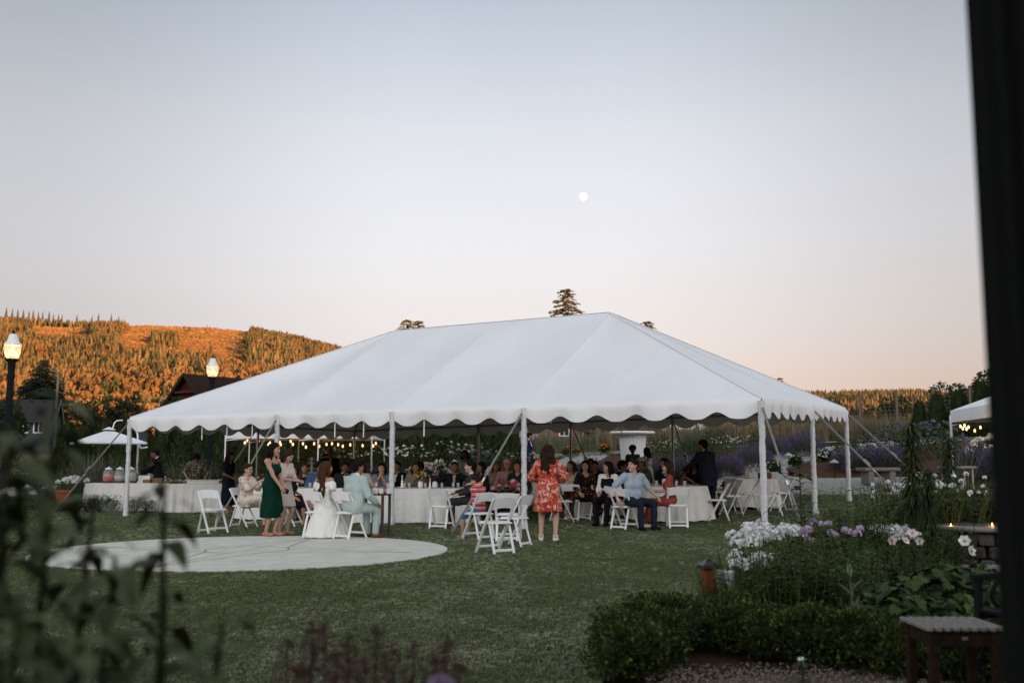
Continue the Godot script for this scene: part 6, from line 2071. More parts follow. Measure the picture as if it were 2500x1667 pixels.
# ---------------------------------------------------------------- chairs, tables and what stands on them
var chair0: Node3D = null
func make_chair(label: String) -> Node3D:
	var o := thing("folding_chair", label, "chair", Vector3.ZERO, 0.0, "white folding chairs")
	var hw := 0.205
	for s in [-1.0, 1.0]:
		var g := Geo.new()
		g.bar(Vector3(s * hw, 0.0, 0.25), Vector3(s * hw, 0.44, 0.01), 0.024, 0.042, Vector3.RIGHT, 0.006)
		g.bar(Vector3(s * hw, 0.43, 0.0155), Vector3(s * (hw - 0.004), 0.80, -0.20), 0.024, 0.042, Vector3.RIGHT, 0.006)
		part("front_leg", g, M.resin, o)
		var r := Geo.new()
		r.bar(Vector3(s * 0.176, 0.0, -0.185), Vector3(s * 0.176, 0.43, -0.055), 0.022, 0.04, Vector3.RIGHT, 0.006)
		part("rear_leg", r, M.resin, o)
	var b := Geo.new()
	b.bar(Vector3(-0.168, 0.055, -0.168), Vector3(0.168, 0.055, -0.168), 0.018, 0.04, Vector3.UP, 0.004)
	part("rear_crossbar", b, M.resin, o)
	var f := Geo.new()
	f.bar(Vector3(-0.195, 0.10, 0.195), Vector3(0.195, 0.10, 0.195), 0.018, 0.036, Vector3.UP, 0.004)
	part("front_crossbar", f, M.resin, o)
	# back panel: slightly curved, its top edge arched
	var p := Geo.new()
	var n := 10
	var ring := []
	for i in n + 1:
		var t := float(i) / n * 2.0 - 1.0
		var x := t * (hw - 0.014)
		var z := -0.135 - 0.022 * (1 - t * t)
		var top := 0.80 + 0.018 * (1 - t * t)
		var bot := 0.635 + 0.03 * (1 - t * t)
		ring.append([Vector3(x, bot, z + 0.0), Vector3(x, top, z - 0.062), Vector3(x, top, z - 0.082), Vector3(x, bot, z - 0.02)])
	for i in n:
		var a: Array = ring[i]
		var c: Array = ring[i + 1]
		for k in 4:
			p.quad(a[k], c[k], c[(k + 1) % 4], a[(k + 1) % 4])
	part("back_panel", p, M.resin, o)
	var s := Geo.new()
	s.box(Vector3(0, 0.44, 0.045), Vector3(0.375, 0.022, 0.36), 0.008)
	var seat := part("seat", s, M.resin, o)
	var pad := Geo.new()
	pad.box(Vector3(0, 0.459, 0.045), Vector3(0.325, 0.022, 0.31), 0.009)
	part("seat_pad", pad, M.plate, seat)
	return o

func chairs():
	var list := [
		[527, 19.35, 0.83, "empty white folding chair alone on the grass at the patio's left"],
		[600, 21.15, 1.30, "white folding chair under the woman in the cream floral dress"],
		[712, 21.35, 1.35, "white folding chair behind the woman in cream, with crossed legs before it"],
		[782, 17.85, 2.62, "white folding chair under the bride"],
		[856, 17.65, 2.53, "white folding chair under the man in the mint suit"],
		[1078, 20.8, 2.84, "empty white folding chair with its back to us at the long white table"],
		[1153, 21.35, -1.42, "white folding chair under the man in the charcoal suit"],
		[1174, 17.7, -2.46, "white folding chair under the boy in the striped shirt"],
		[1240, 17.4, 3.05, "white folding chair behind the nearest one, its back square to us"],
		[1214, 14.9, -2.50, "nearest white folding chair, angled on the grass"],
		[1260, 16.2, -2.05, "white folding chair beside the wrapped middle leg, facing left"],
		[1366, 22.4, 1.9, "white folding chair half hidden behind the woman in red"],
		[1397, 22.7, 2.75, "white folding chair under the woman in the cream blouse"],
		[1494, 21.3, 2.15, "white folding chair under the woman in the black vest"],
		[1518, 20.2, 2.42, "white folding chair under the man in the pale blue shirt"],
		[1650, 20.4, 3.05, "white folding chair under the woman in the rust dress"],
		[1752, 21.9, -1.72, "white folding chair pushed out behind the man in the navy suit, nearer one"],
		[1782, 23.4, -1.35, "white folding chair behind the man in the navy suit, farther one"],
		[1830, 24.0, -1.65, "white folding chair left of the front right tent leg"],
		[1882, 23.0, -1.75, "white folding chair right of the front right tent leg, nearer one"],
		[1905, 24.2, -1.3, "white folding chair right of the front right tent leg, farther one"],
		[1868, 26.6, 2.9, "white folding chair at the back of the far right table"],
		[1745, 25.4, 1.7, "white folding chair at the left of the far right table"],
		[690, 24.4, 0.2, "white folding chair behind the small table left of the woman in green"],
		[1432, 22.9, 2.5, "white folding chair under the woman in the black floral dress"],
	]
	for q in list:
		var p: Vector3 = gx(q[0], q[1])
		if Vector2(p.x, -p.z).distance_to(PATIO) < PATIO_R: p.y += 0.018
		if chair0 == null:
			chair0 = make_chair(q[3])
			chair0.position = p
			chair0.rotation.y = q[2]
		else:
			dup(chair0, q[3], p, q[2])

func cloth_shape(outline: Array, top: float, len_: float, seed_: int, ripple := 0.055, flare := 0.09) -> Geo:
	var g := Geo.new()
	var n := outline.size()
	var rn := noise(seed_, 1.0, 2)
	var per := 0.0
	var ar := [0.0]
	for i in n:
		per += (outline[i] as Vector2).distance_to(outline[(i + 1) % n])
		ar.append(per)
	var c := g.vert(Vector3(0, top, 0), Vector3.UP, Color.WHITE)
	for i in n: g.vert(Vector3(outline[i].x, top, outline[i].y), Vector3.UP, Color.WHITE)
	for i in n: g.ix.append_array(PackedInt32Array([c, c + 1 + (i + 1) % n, c + 1 + i]))
	var first := g.v.size()
	var rows := 9
	for j in rows + 1:
		var t := float(j) / rows
		for i in n + 1:
			var o: Vector2 = outline[i % n]
			var pv: Vector2 = outline[(i - 1 + n) % n]
			var nx: Vector2 = outline[(i + 1) % n]
			var nn := Vector2((nx - pv).y, -(nx - pv).x).normalized()
			if nn.dot(o) < 0: nn = -nn
			var s: float = ar[i % n]
			var w := sin(s * 9.0 + rn.get_noise_1d(s * 3.0) * 5.0) * 0.8 + rn.get_noise_2d(s * 2.2, 5.0) * 1.2
			var off := 0.006 + flare * t + ripple * w * pow(t, 0.8)
			var q := o + nn * off
			g.vert(Vector3(q.x, top - len_ * t * (1.0 - 0.02 * w * t) - 0.004 * float(j == 0) * 0.0, q.y), Vector3(nn.x, 0, nn.y), Color.WHITE)
	for j in rows:
		for i in n:
			var a := first + j * (n + 1) + i
			var b := a + n + 1
			g.ix.append_array(PackedInt32Array([a, a + 1, b, a + 1, b + 1, b]))
	var save := PackedVector3Array(g.n)
	g.renormal()
	for i in first: g.n[i] = Vector3.UP
	for i in range(first, g.n.size()):
		if g.n[i].dot(save[i]) < 0: g.n[i] = -g.n[i]
	return g

func rect_outline(w: float, d: float, n := 110) -> Array:
	var out := []
	var r := 0.03
	for i in n:
		var a := TAU * i / n
		# superellipse corner, walked evenly
		var t := float(i) / n * 2.0 * (w + d)
		var q: Vector2
		if t < w: q = Vector2(-w / 2 + t, d / 2)
		elif t < w + d: q = Vector2(w / 2, d / 2 - (t - w))
		elif t < 2 * w + d: q = Vector2(w / 2 - (t - w - d), -d / 2)
		else: q = Vector2(-w / 2, -d / 2 + (t - 2 * w - d))
		out.append(q)
	return out

func round_outline(r: float, n := 110) -> Array:
	var out := []
	for i in n: out.append(Vector2(sin(TAU * i / n), cos(TAU * i / n)) * r)
	return out

func table(label: String, clabel: String, where: Vector3, yaw: float, outline: Array, h: float, drop: float, seed_: int, round_r := 0.0):
	var o := thing("banquet_table", label, "table", where, yaw, "banquet tables")
	var g := Geo.new()
	var w := 0.0
	var d := 0.0
	for q in outline:
		w = maxf(w, q.x); d = maxf(d, q.y)
	if round_r > 0.0: g.lathe([Vector2(0.001, h - 0.035), Vector2(round_r - 0.01, h - 0.035), Vector2(round_r - 0.01, h - 0.01), Vector2(0.001, h - 0.01)], 32)
	else: g.box(Vector3(0, h - 0.022, 0), Vector3(w * 2 - 0.02, 0.025, d * 2 - 0.02), 0.004)
	part("tabletop", g, M.wood, o)
	var fx := w * 0.6
	var fz := d * 0.6
	for q in [[-1, -1], [1, -1], [-1, 1], [1, 1]]:
		var l := Geo.new()
		l.tube([Vector3(q[0] * fx, 0, q[1] * fz), Vector3(q[0] * fx, h - 0.035, q[1] * fz)], 0.016, 6)
		part("leg", l, M.alu, o)
	var cl := solo("tablecloth", cloth_shape(outline, h, drop, seed_), M.cloth, clabel, "tablecloth", where, yaw, "white tablecloths")

const ORD := ["leftmost", "second from left", "third from left", "fourth from left", "fifth from left", "sixth from left", "seventh from left", "eighth from left", "ninth from left", "tenth from left", "eleventh from left", "twelfth from left", "thirteenth from left", "fourteenth from left", "fifteenth from left"]
var glass0: Node3D = null
var plate0: Node3D = null
func set_table(where: Vector3, yaw: float, h: float, spots: Array, gl: String, pl: String, grp: String):
	var b := Basis(Vector3.UP, yaw)
	spots.sort_custom(func(m, n): return m[0] < n[0])
	var seen := [0, 0]
	var gl0 := gl
	var pl0 := pl
	for q in spots:      # [x, z, kind]
		var p: Vector3 = where + b * Vector3(q[0], h, q[1])
		var od: String = ORD[seen[q[2]]]
		seen[q[2]] += 1
		gl = gl0 + ", " + od
		pl = pl0 + ", " + od
		if q[2] == 0:
			if glass0 == null:
				var g := Geo.new()
				g.lathe([Vector2(0.0, 0.0), Vector2(0.030, 0.0), Vector2(0.036, 0.12), Vector2(0.033, 0.12), Vector2(0.028, 0.012), Vector2(0.0, 0.012)], 12)
				glass0 = solo("drinking_glass", g, M.glassware, gl, "glass", p, 0.0, grp + " glasses")
			else: dup(glass0, gl, p, 0.0, grp + " glasses")
		else:
			if plate0 == null:
				var g := Geo.new()
				g.lathe([Vector2(0.0, 0.002), Vector2(0.08, 0.002), Vector2(0.13, 0.02), Vector2(0.132, 0.023), Vector2(0.08, 0.008), Vector2(0.0, 0.008)], 20)
				plate0 = solo("dinner_plate", g, M.plate, pl, "plate", p, 0.0, grp + " plates")
			else: dup(plate0, pl, p, 0.0, grp + " plates")

func bouquet(label: String, where: Vector3, r: float, h: float, n: int, cols: Array, greens: int, vase: bool):
	var o := thing("flower_arrangement", label, "flowers", where, 0.0)
	var rg := rnd(hash(label))
	var base := 0.0
	if vase:
		base = 0.13
		var v := Geo.new()
		v.lathe([Vector2(0.0, 0.0), Vector2(0.045, 0.0), Vector2(0.06, 0.06), Vector2(0.05, 0.13), Vector2(0.055, 0.15)], 16)
		part("vase", v, M.white, o)
	var f := Geo.new()
	for i in greens:
		var d := rdir(rg)
		d.y = absf(d.y) * 0.9
		f.leaf(Vector3(0, base, 0) + Vector3(d.x * r * 0.6, d.y * h * 0.5, d.z * r * 0.6), (d + Vector3.UP * 0.3).normalized(), d.cross(rdir(rg)).normalized(), h * rg.randf_range(0.2, 0.42), h * 0.11, 0.3, rand_col(rg, Color(0.018, 0.032, 0.014), Color(0.04, 0.058, 0.025)), 2)
	part("foliage", f, M.leafy, o)
	for i in n:
		var d := rdir(rg)
		d.y = absf(d.y)
		var p := Vector3(d.x * r, base + (0.35 + 0.65 * d.y) * h, d.z * r) * Vector3(rg.randf_range(0.6, 1.0), 1, rg.randf_range(0.6, 1.0))
		var c: Color = cols[i % cols.size()]
		var b := Geo.new()
		cluster(b, rg, p, h * 0.10, 26, h * 0.12, c * 0.8, c * 1.15)
		part("bloom", b, M.leafy, o)

func bottle(label: String, where: Vector3, h: float, body: Color, lab: Color):
	var o := thing("sauce_bottle", label, "bottle", where)
	var g := Geo.new()
	g.lathe([Vector2(0.0, 0.0), Vector2(0.028, 0.0), Vector2(0.03, h * 0.58), Vector2(0.012, h * 0.75), Vector2(0.011, h * 0.92)], 12)
	part("body", g, mat(body.r, body.g, body.b, 0.15), o)
	var l := Geo.new()
	l.lathe([Vector2(0.0305, h * 0.12), Vector2(0.0315, h * 0.5)], 12)
	part("label", l, mat(lab.r, lab.g, lab.b, 0.5), o)
	var c := Geo.new()
	c.lathe([Vector2(0.013, h * 0.88), Vector2(0.014, h), Vector2(0.0, h)], 10)
	part("cap", c, mat(0.5, 0.1, 0.06, 0.4), o)

func dispenser(label: String, where: Vector3, drink: Color, level: float):
	var o := thing("drink_dispenser", label, "drink dispenser", where, 0.0)
	var s := Geo.new()
	s.box(Vector3(0, 0.02, 0), Vector3(0.24, 0.04, 0.22), 0.006)
	part("stand", s, M.wood, o)
	var g := Geo.new()
	g.lathe([Vector2(0.0, 0.045), Vector2(0.11, 0.045), Vector2(0.145, 0.12), Vector2(0.15, 0.20), Vector2(0.135, 0.30), Vector2(0.10, 0.37), Vector2(0.085, 0.385)], 20)
	part("jar", g, M.glassware, o)
	var d := Geo.new()
	var pr := [Vector2(0.0, 0.05), Vector2(0.105, 0.05), Vector2(0.138, 0.12), Vector2(0.143, 0.20)]
	if level > 0.25: pr.append(Vector2(0.132, level))
	pr.append(Vector2(0.0, level))
	d.lathe(pr, 20)
	part("drink", d, mat(drink.r, drink.g, drink.b, 0.2), o)
	var l := Geo.new()
	l.lathe([Vector2(0.095, 0.385), Vector2(0.095, 0.405), Vector2(0.06, 0.425), Vector2(0.02, 0.435), Vector2(0.024, 0.455), Vector2(0.0, 0.465)], 16)
	part("lid", l, M.plate, o)
	var t := Geo.new()
	t.tube([Vector3(0, 0.09, 0.13), Vector3(0, 0.09, 0.19), Vector3(0, 0.06, 0.19)], 0.012, 6)
	part("tap", t, M.alu, o)

func furniture():
	chairs()
	var h := 0.76
	# head table along the tent's front
	var a := gx(1018, 22.75)
	table("long folding table where the row of guests sits, facing us", "floor length white cloth of the long head table", a, 0.06, rect_outline(2.62, 0.76), h, 0.745, 3)
	var b := gx(768, 23.3)
	table("folding table under the short cloth behind the bride", "shorter white cloth of the table behind the bride", b, -0.12, rect_outline(1.6, 0.76), h, 0.36, 5)
	var c := gx(668, 24.3)
	table("small round table behind the woman in the floral dress", "white cloth of the round table left of the woman in green", c, 0.0, round_outline(0.72), h, 0.73, 7, 0.72)
	var d := gd(3.50, 22.2)
	table("round table before the man in the navy suit", "white cloth of the round table beside the woman in rust", d, 0.0, round_outline(0.80), h, 0.72, 9, 0.80)
	var e := gd(2.12, 24.4)
	table("round table behind the woman in the black vest", "white cloth of the round table behind the woman in the black floral dress", e, 0.0, round_outline(0.78), h, 0.73, 11, 0.78)
	var f := gd(6.05, 25.5)
	table("far right round table by the tent leg", "white cloth of the far right round table", f, 0.1, rect_outline(1.0, 1.0), h, 0.7, 13)
	var t1 := gd(-10.95, 28.5)
	table("buffet table with the drink dispensers", "white cloth of the buffet table holding drink dispensers", t1, 0.05, rect_outline(2.0, 0.76), 0.79, 0.77, 15)
	var t2 := gd(-8.72, 27.8)
	table("buffet table with food trays at the server's place", "white cloth of the buffet table in front of the bent server", t2, 0.08, rect_outline(1.62, 0.76), 0.79, 0.77, 17)
	# brown side table by the groom
	var st := thing("wooden_side_table", "narrow dark wooden side table right of the man in the mint suit", "side table", gx(926, 18.5) + Vector3(0, 0.018, 0), -0.35)
	var g := Geo.new()
	g.box(Vector3(0, 0.735, 0), Vector3(0.40, 0.03, 0.34), 0.005)
	part("tabletop", g, M.wood, st)
	for q in [[-1, -1], [1, -1], [-1, 1], [1, 1]]:
		g = Geo.new()
		g.box(Vector3(q[0] * 0.17, 0.36, q[1] * 0.14), Vector3(0.042, 0.72, 0.042), 0.004)
		part("leg", g, M.wood, st)
	g = Geo.new()
	g.box(Vector3(0, 0.10, 0), Vector3(0.36, 0.024, 0.30), 0.004)
	part("shelf", g, M.wood, st)
	var sp := st.position + Vector3(0, 0.75, 0)
	bottle("dark sauce bottle at the left of the wooden side table", sp + Vector3(-0.13, 0, 0.0), 0.20, Color(0.05, 0.03, 0.02), Color(0.3, 0.25, 0.2))
	bottle("red labelled bottle in the middle of the wooden side table", sp + Vector3(0.0, 0, 0.05), 0.21, Color(0.30, 0.03, 0.02), Color(0.55, 0.45, 0.4))
	bottle("brown bottle at the right of the wooden side table", sp + Vector3(0.13, 0, 0.02), 0.20, Color(0.10, 0.03, 0.02), Color(0.35, 0.2, 0.3))
	for q in [[-0.06, 0.02, "left small white jar on the wooden side table"], [-0.02, 0.1, "right small white jar on the wooden side table"]]:
		g = Geo.new()
		g.lathe([Vector2(0, 0), Vector2(0.028, 0), Vector2(0.028, 0.08), Vector2(0.02, 0.1), Vector2(0, 0.1)], 12)
		solo("white_jar", g, M.plate, q[2], "jar", sp + Vector3(q[0], 0, q[1]), 0.0, "white jars")
	bouquet("small white flowers on the lower shelf of the wooden side table", st.position + Vector3(0.05, 0.115, 0.02), 0.10, 0.16, 8, [Color(0.7, 0.68, 0.62), Color(0.6, 0.4, 0.3)], 20, false)
	# head table setting
	var setq := []
	for i in 7:
		var x := -1.15 + i * 0.37
		setq.append([x, -0.2, 1]); setq.append([x + 0.14, -0.05, 0]); setq.append([x - 0.12, 0.02, 0])
		if i % 2 == 0: setq.append([x + 0.1, 0.2, 1])
	set_table(a, 0.06, h, setq, "clear drinking glass on the long head table", "white dinner plate on the long head table", "head table")
	set_table(b, -0.12, h, [[-0.5, 0.0, 0], [-0.35, 0.1, 0], [-0.1, -0.1, 0], [0.1, 0.12, 0], [0.2, -0.1, 1], [-0.3, -0.2, 1], [0.45, 0.0, 0]], "clear drinking glass on the table behind the bride", "white dinner plate on the table behind the bride", "left table")
	set_table(c, 0.0, h, [[-0.3, 0.2, 0], [0.1, 0.1, 0], [0.3, 0.25, 1], [0, -0.3, 1], [-0.45, 0.0, 1]], "clear drinking glass on the round table by the woman in green", "white dinner plate on the round table by the woman in green", "left round table")
	set_table(d, 0.0, h, [[-0.55, 0.1, 0], [-0.35, 0.3, 0], [-0.1, 0.45, 1], [0.1, 0.2, 0], [0.25, 0.4, 0], [0.4, -0.1, 1], [-0.3, -0.3, 1]], "clear drinking glass on the round table beside the woman in rust", "white dinner plate on the round table beside the woman in rust", "right round table")
	set_table(e, 0.0, h, [[-0.4, 0.3, 0], [0.0, 0.4, 1], [0.3, 0.2, 0], [0.4, -0.2, 1]], "clear drinking glass on the round table behind the black vest", "white dinner plate on the round table behind the black vest", "middle round table")
	set_table(f, 0.0, h, [[0.1, 0.3, 0], [0.25, 0.35, 0], [-0.1, 0.2, 1]], "clear drinking glass on the far right round table", "white dinner plate on the far right round table", "far round table")
	var ch := thing("candlestick", "white candlestick left of the flowers on the head table", "candlestick", a + Vector3(-0.30, h, 0.16), 0.0, "white candlesticks on the head table")
	g = Geo.new()
	g.lathe([Vector2(0, 0), Vector2(0.05, 0), Vector2(0.05, 0.015), Vector2(0.022, 0.05), Vector2(0.03, 0.10), Vector2(0.018, 0.14), Vector2(0.03, 0.17), Vector2(0, 0.17)], 14)
	part("holder", g, M.white, ch)
	g = Geo.new()
	g.tube([Vector3(0, 0.17, 0), Vector3(0, 0.29, 0)], 0.013, 8)
	part("candle", g, M.candle, ch)
	dup(ch, "white candle right of the pink bloom on the head table", a + Vector3(0.33, h, 0.18), 0.0, "", 0.8)
	bouquet("yellow and white flowers in the middle of the head table", a + Vector3(0.10, h, 0.02), 0.17, 0.24, 12, [Color(0.5, 0.35, 0.05), Color(0.6, 0.55, 0.4), Color(0.45, 0.25, 0.06)], 60, true)
	bouquet("small pink bloom beside the candle on the head table", a + Vector3(0.42, h, 0.0), 0.04, 0.26, 3, [Color(0.6, 0.2, 0.28)], 14, true)
	bouquet("big leafy arrangement with pale roses at the head table's right end", gx(1238, 22.0, 0.32), 0.40, 0.62, 18, [Color(0.55, 0.5, 0.45), Color(0.6, 0.3, 0.32), Color(0.3, 0.05, 0.06)], 330, false)
	g = Geo.new()
	g.lathe([Vector2(0, 0), Vector2(0.2, 0), Vector2(0.26, 0.34), Vector2(0.24, 0.34), Vector2(0, 0.3)], 20)
	solo("dark_planter", g, mat(0.02, 0.02, 0.02, 0.7), "dark planter under the big leafy arrangement", "planter", gx(1238, 22.0))
	bouquet("pale pink flowers on the round table by the woman in green", c + Vector3(-0.25, h, 0.05), 0.10, 0.2, 6, [Color(0.6, 0.5, 0.42), Color(0.35, 0.12, 0.12)], 40, true)
	bouquet("small posy of pale flowers on the far right round table", f + Vector3(0.0, h, 0.0), 0.07, 0.2, 6, [Color(0.65, 0.45, 0.42), Color(0.6, 0.55, 0.5)], 20, true)
	bouquet("white posy on the round table beside the woman in rust", d + Vector3(-0.1, h, -0.2), 0.09, 0.18, 7, [Color(0.7, 0.68, 0.64)], 20, true)
	g = Geo.new()
	g.tube([Vector3.ZERO, Vector3(0, 0.16, 0)], 0.035, 12)
	solo("pillar_candle", g, mat(0.55, 0.28, 0.16, 0.6), "peach pillar candle on the far right round table", "candle", f + Vector3(-0.16, h, 0.2))
	g = Geo.new()
	g.lathe([Vector2(0, 0), Vector2(0.045, 0), Vector2(0.05, 0.10), Vector2(0.046, 0.11), Vector2(0, 0.1)], 12)
	solo("cream_mug", g, M.plate, "pale mug on a dark saucer at the left of the right round table", "mug", d + Vector3(-0.62, h, 0.25))
	var bk := thing("wicker_basket", "brown basket of white flowers on the far right round table", "basket", f + Vector3(0.34, h, 0.1), 0.2)
	g = Geo.new()
	g.box(Vector3(0, 0.075, 0), Vector3(0.30, 0.15, 0.22), 0.02)
	part("basket", g, mottled(Color(0.12, 0.05, 0.03), Color(0.26, 0.13, 0.08), 91, 0.06, 0.06, 0.9, 0.5, 6.0, false, 128), bk)
	g = Geo.new()
	var rg := rnd(77)
	for i in 40: cluster(g, rg, Vector3(rg.randf_range(-0.17, 0.17) - 0.05, 0.18 + rg.randf() * 0.10, rg.randf_range(-0.1, 0.1)), 0.03, 8, 0.03, Color(0.55, 0.54, 0.5), Color(0.74, 0.73, 0.7))
	part("flowers", g, M.leafy, bk)
	# left buffet
	dispenser("drink dispenser of red punch, left of three", t1 + Vector3(-0.46, 0.79, 0.14), Color(0.50, 0.04, 0.03), 0.25)
	dispenser("drink dispenser of pale lemonade, middle of three", t1 + Vector3(-0.14, 0.79, 0.14), Color(0.42, 0.38, 0.27), 0.18)
	dispenser("drink dispenser of clear water, right of three", t1 + Vector3(0.18, 0.79, 0.14), Color(0.36, 0.38, 0.35), 0.29)
	var bx := mottled(Color(0.16, 0.085, 0.05), Color(0.22, 0.125, 0.08), 92, 0.4, 0.05, 0.9, 0.3, 0.0, false, 128)
	g = Geo.new()
	g.box(Vector3(0, 0.07, 0), Vector3(0.26, 0.14, 0.26), 0.004)
	solo("cardboard_box", g, bx, "brown box in front of the man at the buffet, right one", "box", t1 + Vector3(0.92, 0.79, 0.02), 0.1)
	solo("cardboard_box", g.mesh(bx), bx, "brown box at the buffet, left one lying lower", "box", t1 + Vector3(0.66, 0.79, 0.05), -0.25).scale = Vector3(0.9, 0.7, 0.9)
	g = Geo.new()
	g.box(Vector3(0, 0.03, 0), Vector3(0.34, 0.05, 0.22), 0.01)
	g.box(Vector3(0, 0.13, -0.1), Vector3(0.32, 0.17, 0.03), 0.01, Basis(Vector3.RIGHT, -0.5))
	solo("takeout_tray", g, M.plate, "open white food tray on the drink table", "food tray", t1 + Vector3(0.50, 0.79, 0.0), 0.3)
	g = Geo.new()
	g.lathe([Vector2(0, 0), Vector2(0.16, 0), Vector2(0.17, 0.015), Vector2(0, 0.02)], 20)
	solo("serving_board", g, M.wood, "round dark board at the left of the food buffet", "serving board", t2 + Vector3(-0.52, 0.79, 0.2))
	g = Geo.new()
	for i in 26: g.ball(Vector3(rg.randf_range(-0.13, 0.13), 0.03 + rg.randf() * 0.03, rg.randf_range(-0.1, 0.1)), Vector3.ONE * 0.026, 6, Color.WHITE)
	solo("pastries", g, mat(0.32, 0.2, 0.11, 0.8), "heap of small brown pastries on the round board", "food", t2 + Vector3(-0.52, 0.81, 0.2))
	var ro := thing("chafing_tray", "long silver food tray on the server's buffet table", "food tray", t2 + Vector3(0.2, 0.79, 0.0), 0.05)
	g = Geo.new()
	g.box(Vector3(0, 0.09, 0), Vector3(0.95, 0.03, 0.36), 0.008)
	part("lid", g, mat(0.6, 0.62, 0.64, 0.25, 0.5), ro)
	g = Geo.new()
	g.box(Vector3(0, 0.04, 0), Vector3(0.88, 0.075, 0.30), 0.012)
	part("pan", g, M.plate, ro)
	g = Geo.new()
	for i in 22: g.ball(Vector3(rg.randf_range(-0.14, 0.14), 0.03 + rg.randf() * 0.06, rg.randf_range(-0.1, 0.1)), Vector3(0.05, 0.03, 0.05), 6)
	solo("bread_heap", g, mat(0.30, 0.29, 0.26, 0.8), "pale heap of bread on the server's buffet table", "food", t2 + Vector3(-0.42, 0.79, -0.1))
	# screen and cake stand behind the guests
	var sc := thing("flat_screen", "black screen on a stand behind the seated guests at left", "screen", gx(731, 28.2), 0.05)
	g = Geo.new()
	g.box(Vector3(0, 1.26, 0), Vector3(0.30, 0.20, 0.03), 0.006)
	part("panel", g, mat(0.012, 0.012, 0.014, 0.2), sc)
	g = Geo.new()
	g.box(Vector3(0, 0.58, 0), Vector3(0.05, 1.16, 0.04), 0.004)
	part("stand", g, M.black, sc)
	var ck := thing("cake_stand", "white tiered stand behind the guests left of the bride", "cake stand", gx(764, 28.4), 0.0)
	for i in 4:
		g = Geo.new()
		g.box(Vector3(0, 1.06 + i * 0.13, 0), Vector3(0.26 - i * 0.035, 0.02, 0.2), 0.004)
		part("tier", g, M.white, ck)
	g = Geo.new()
	g.tube([Vector3(0, 0, 0), Vector3(0, 1.5, 0)], 0.03, 8)
	part("post", g, M.white, ck)

func porch():
	# the porch we stand under: roof and house wall behind the viewer
	var o := thing("porch", "dark porch roof and house wall around the viewer", "porch", Vector3.ZERO)
	var dk := mat(0.02, 0.022, 0.02, 0.9)
	var g := Geo.new()
	g.box(Vector3(4.5, 2.95, 0.9), Vector3(8.0, 0.16, 5.6), 0.02)
	part("roof", g, dk, o)
	g = Geo.new()
	g.box(Vector3(4.5, 2.9, 3.5), Vector3(14.0, 5.8, 0.2), 0.0)
	part("wall", g, mat(0.38, 0.36, 0.33, 0.9), o)

# ---------------------------------------------------------------- people
var T := {}      # shared shapes: head, hand, hair
func head_shape() -> Geo:
	var f := Field.new()
	f.cs = 0.0075
	f.cap(Vector3(0, 0.035, 0.005), Vector3(0, 0.030, -0.035), 0.080, 0.078, 0.03)
	f.cap(Vector3(0, 0.0, 0.03), Vector3(0, -0.055, 0.038), 0.062, 0.048, 0.03)
	f.cap(Vector3(0, -0.072, 0.045), Vector3(0, -0.05, 0.0), 0.036, 0.045, 0.02)
	f.cap(Vector3(0, -0.090, 0.062), Vector3(0, -0.088, 0.06), 0.018, 0.018, 0.02)
	for s in [-1.0, 1.0]:
		f.cap(Vector3(s * 0.034, -0.02, 0.055), Vector3(s * 0.045, -0.03, 0.03), 0.030, 0.028, 0.02)
		f.cap(Vector3(s * 0.012, 0.032, 0.084), Vector3(s * 0.048, 0.030, 0.066), 0.012, 0.012, 0.012)
		f.cap(Vector3(s * 0.077, 0.006, -0.012), Vector3(s * 0.074, -0.024, -0.004), 0.017, 0.011, 0.006)
		f.sub(Vector3(s * 0.031, 0.010, 0.104), Vector3(s * 0.034, 0.010, 0.102), 0.014, 0.014, 0.008)
	f.cap(Vector3(0, 0.014, 0.088), Vector3(0, -0.024, 0.104), 0.009, 0.013, 0.012)
	f.cap(Vector3(-0.018, -0.053, 0.083), Vector3(0.018, -0.053, 0.083), 0.008, 0.008, 0.008)
	f.cap(Vector3(0, -0.06, -0.012), Vector3(0, -0.15, -0.03), 0.050, 0.052, 0.03)
	var g := f.build(Color.WHITE, func(p: Vector3, n: Vector3) -> Color:
		if p.z > 0.06 and absf(p.y + 0.053) < 0.011 and absf(p.x) < 0.026: return Color(0.85, 0.5, 0.5)
		if p.z > 0.06 and absf(p.y - 0.037) < 0.007 and absf(absf(p.x) - 0.031) < 0.02: return Color(0.3, 0.25, 0.22)
		return Color.WHITE)
	for s in [-1.0, 1.0]:
		g.ball(Vector3(s * 0.031, 0.008, 0.082), Vector3(0.0125, 0.0085, 0.0125), 8, Color(1.2, 1.4, 1.5))
		g.ball(Vector3(s * 0.031, 0.008, 0.090), Vector3(0.0065, 0.0065, 0.006), 6, Color(0.06, 0.05, 0.05))
	return g

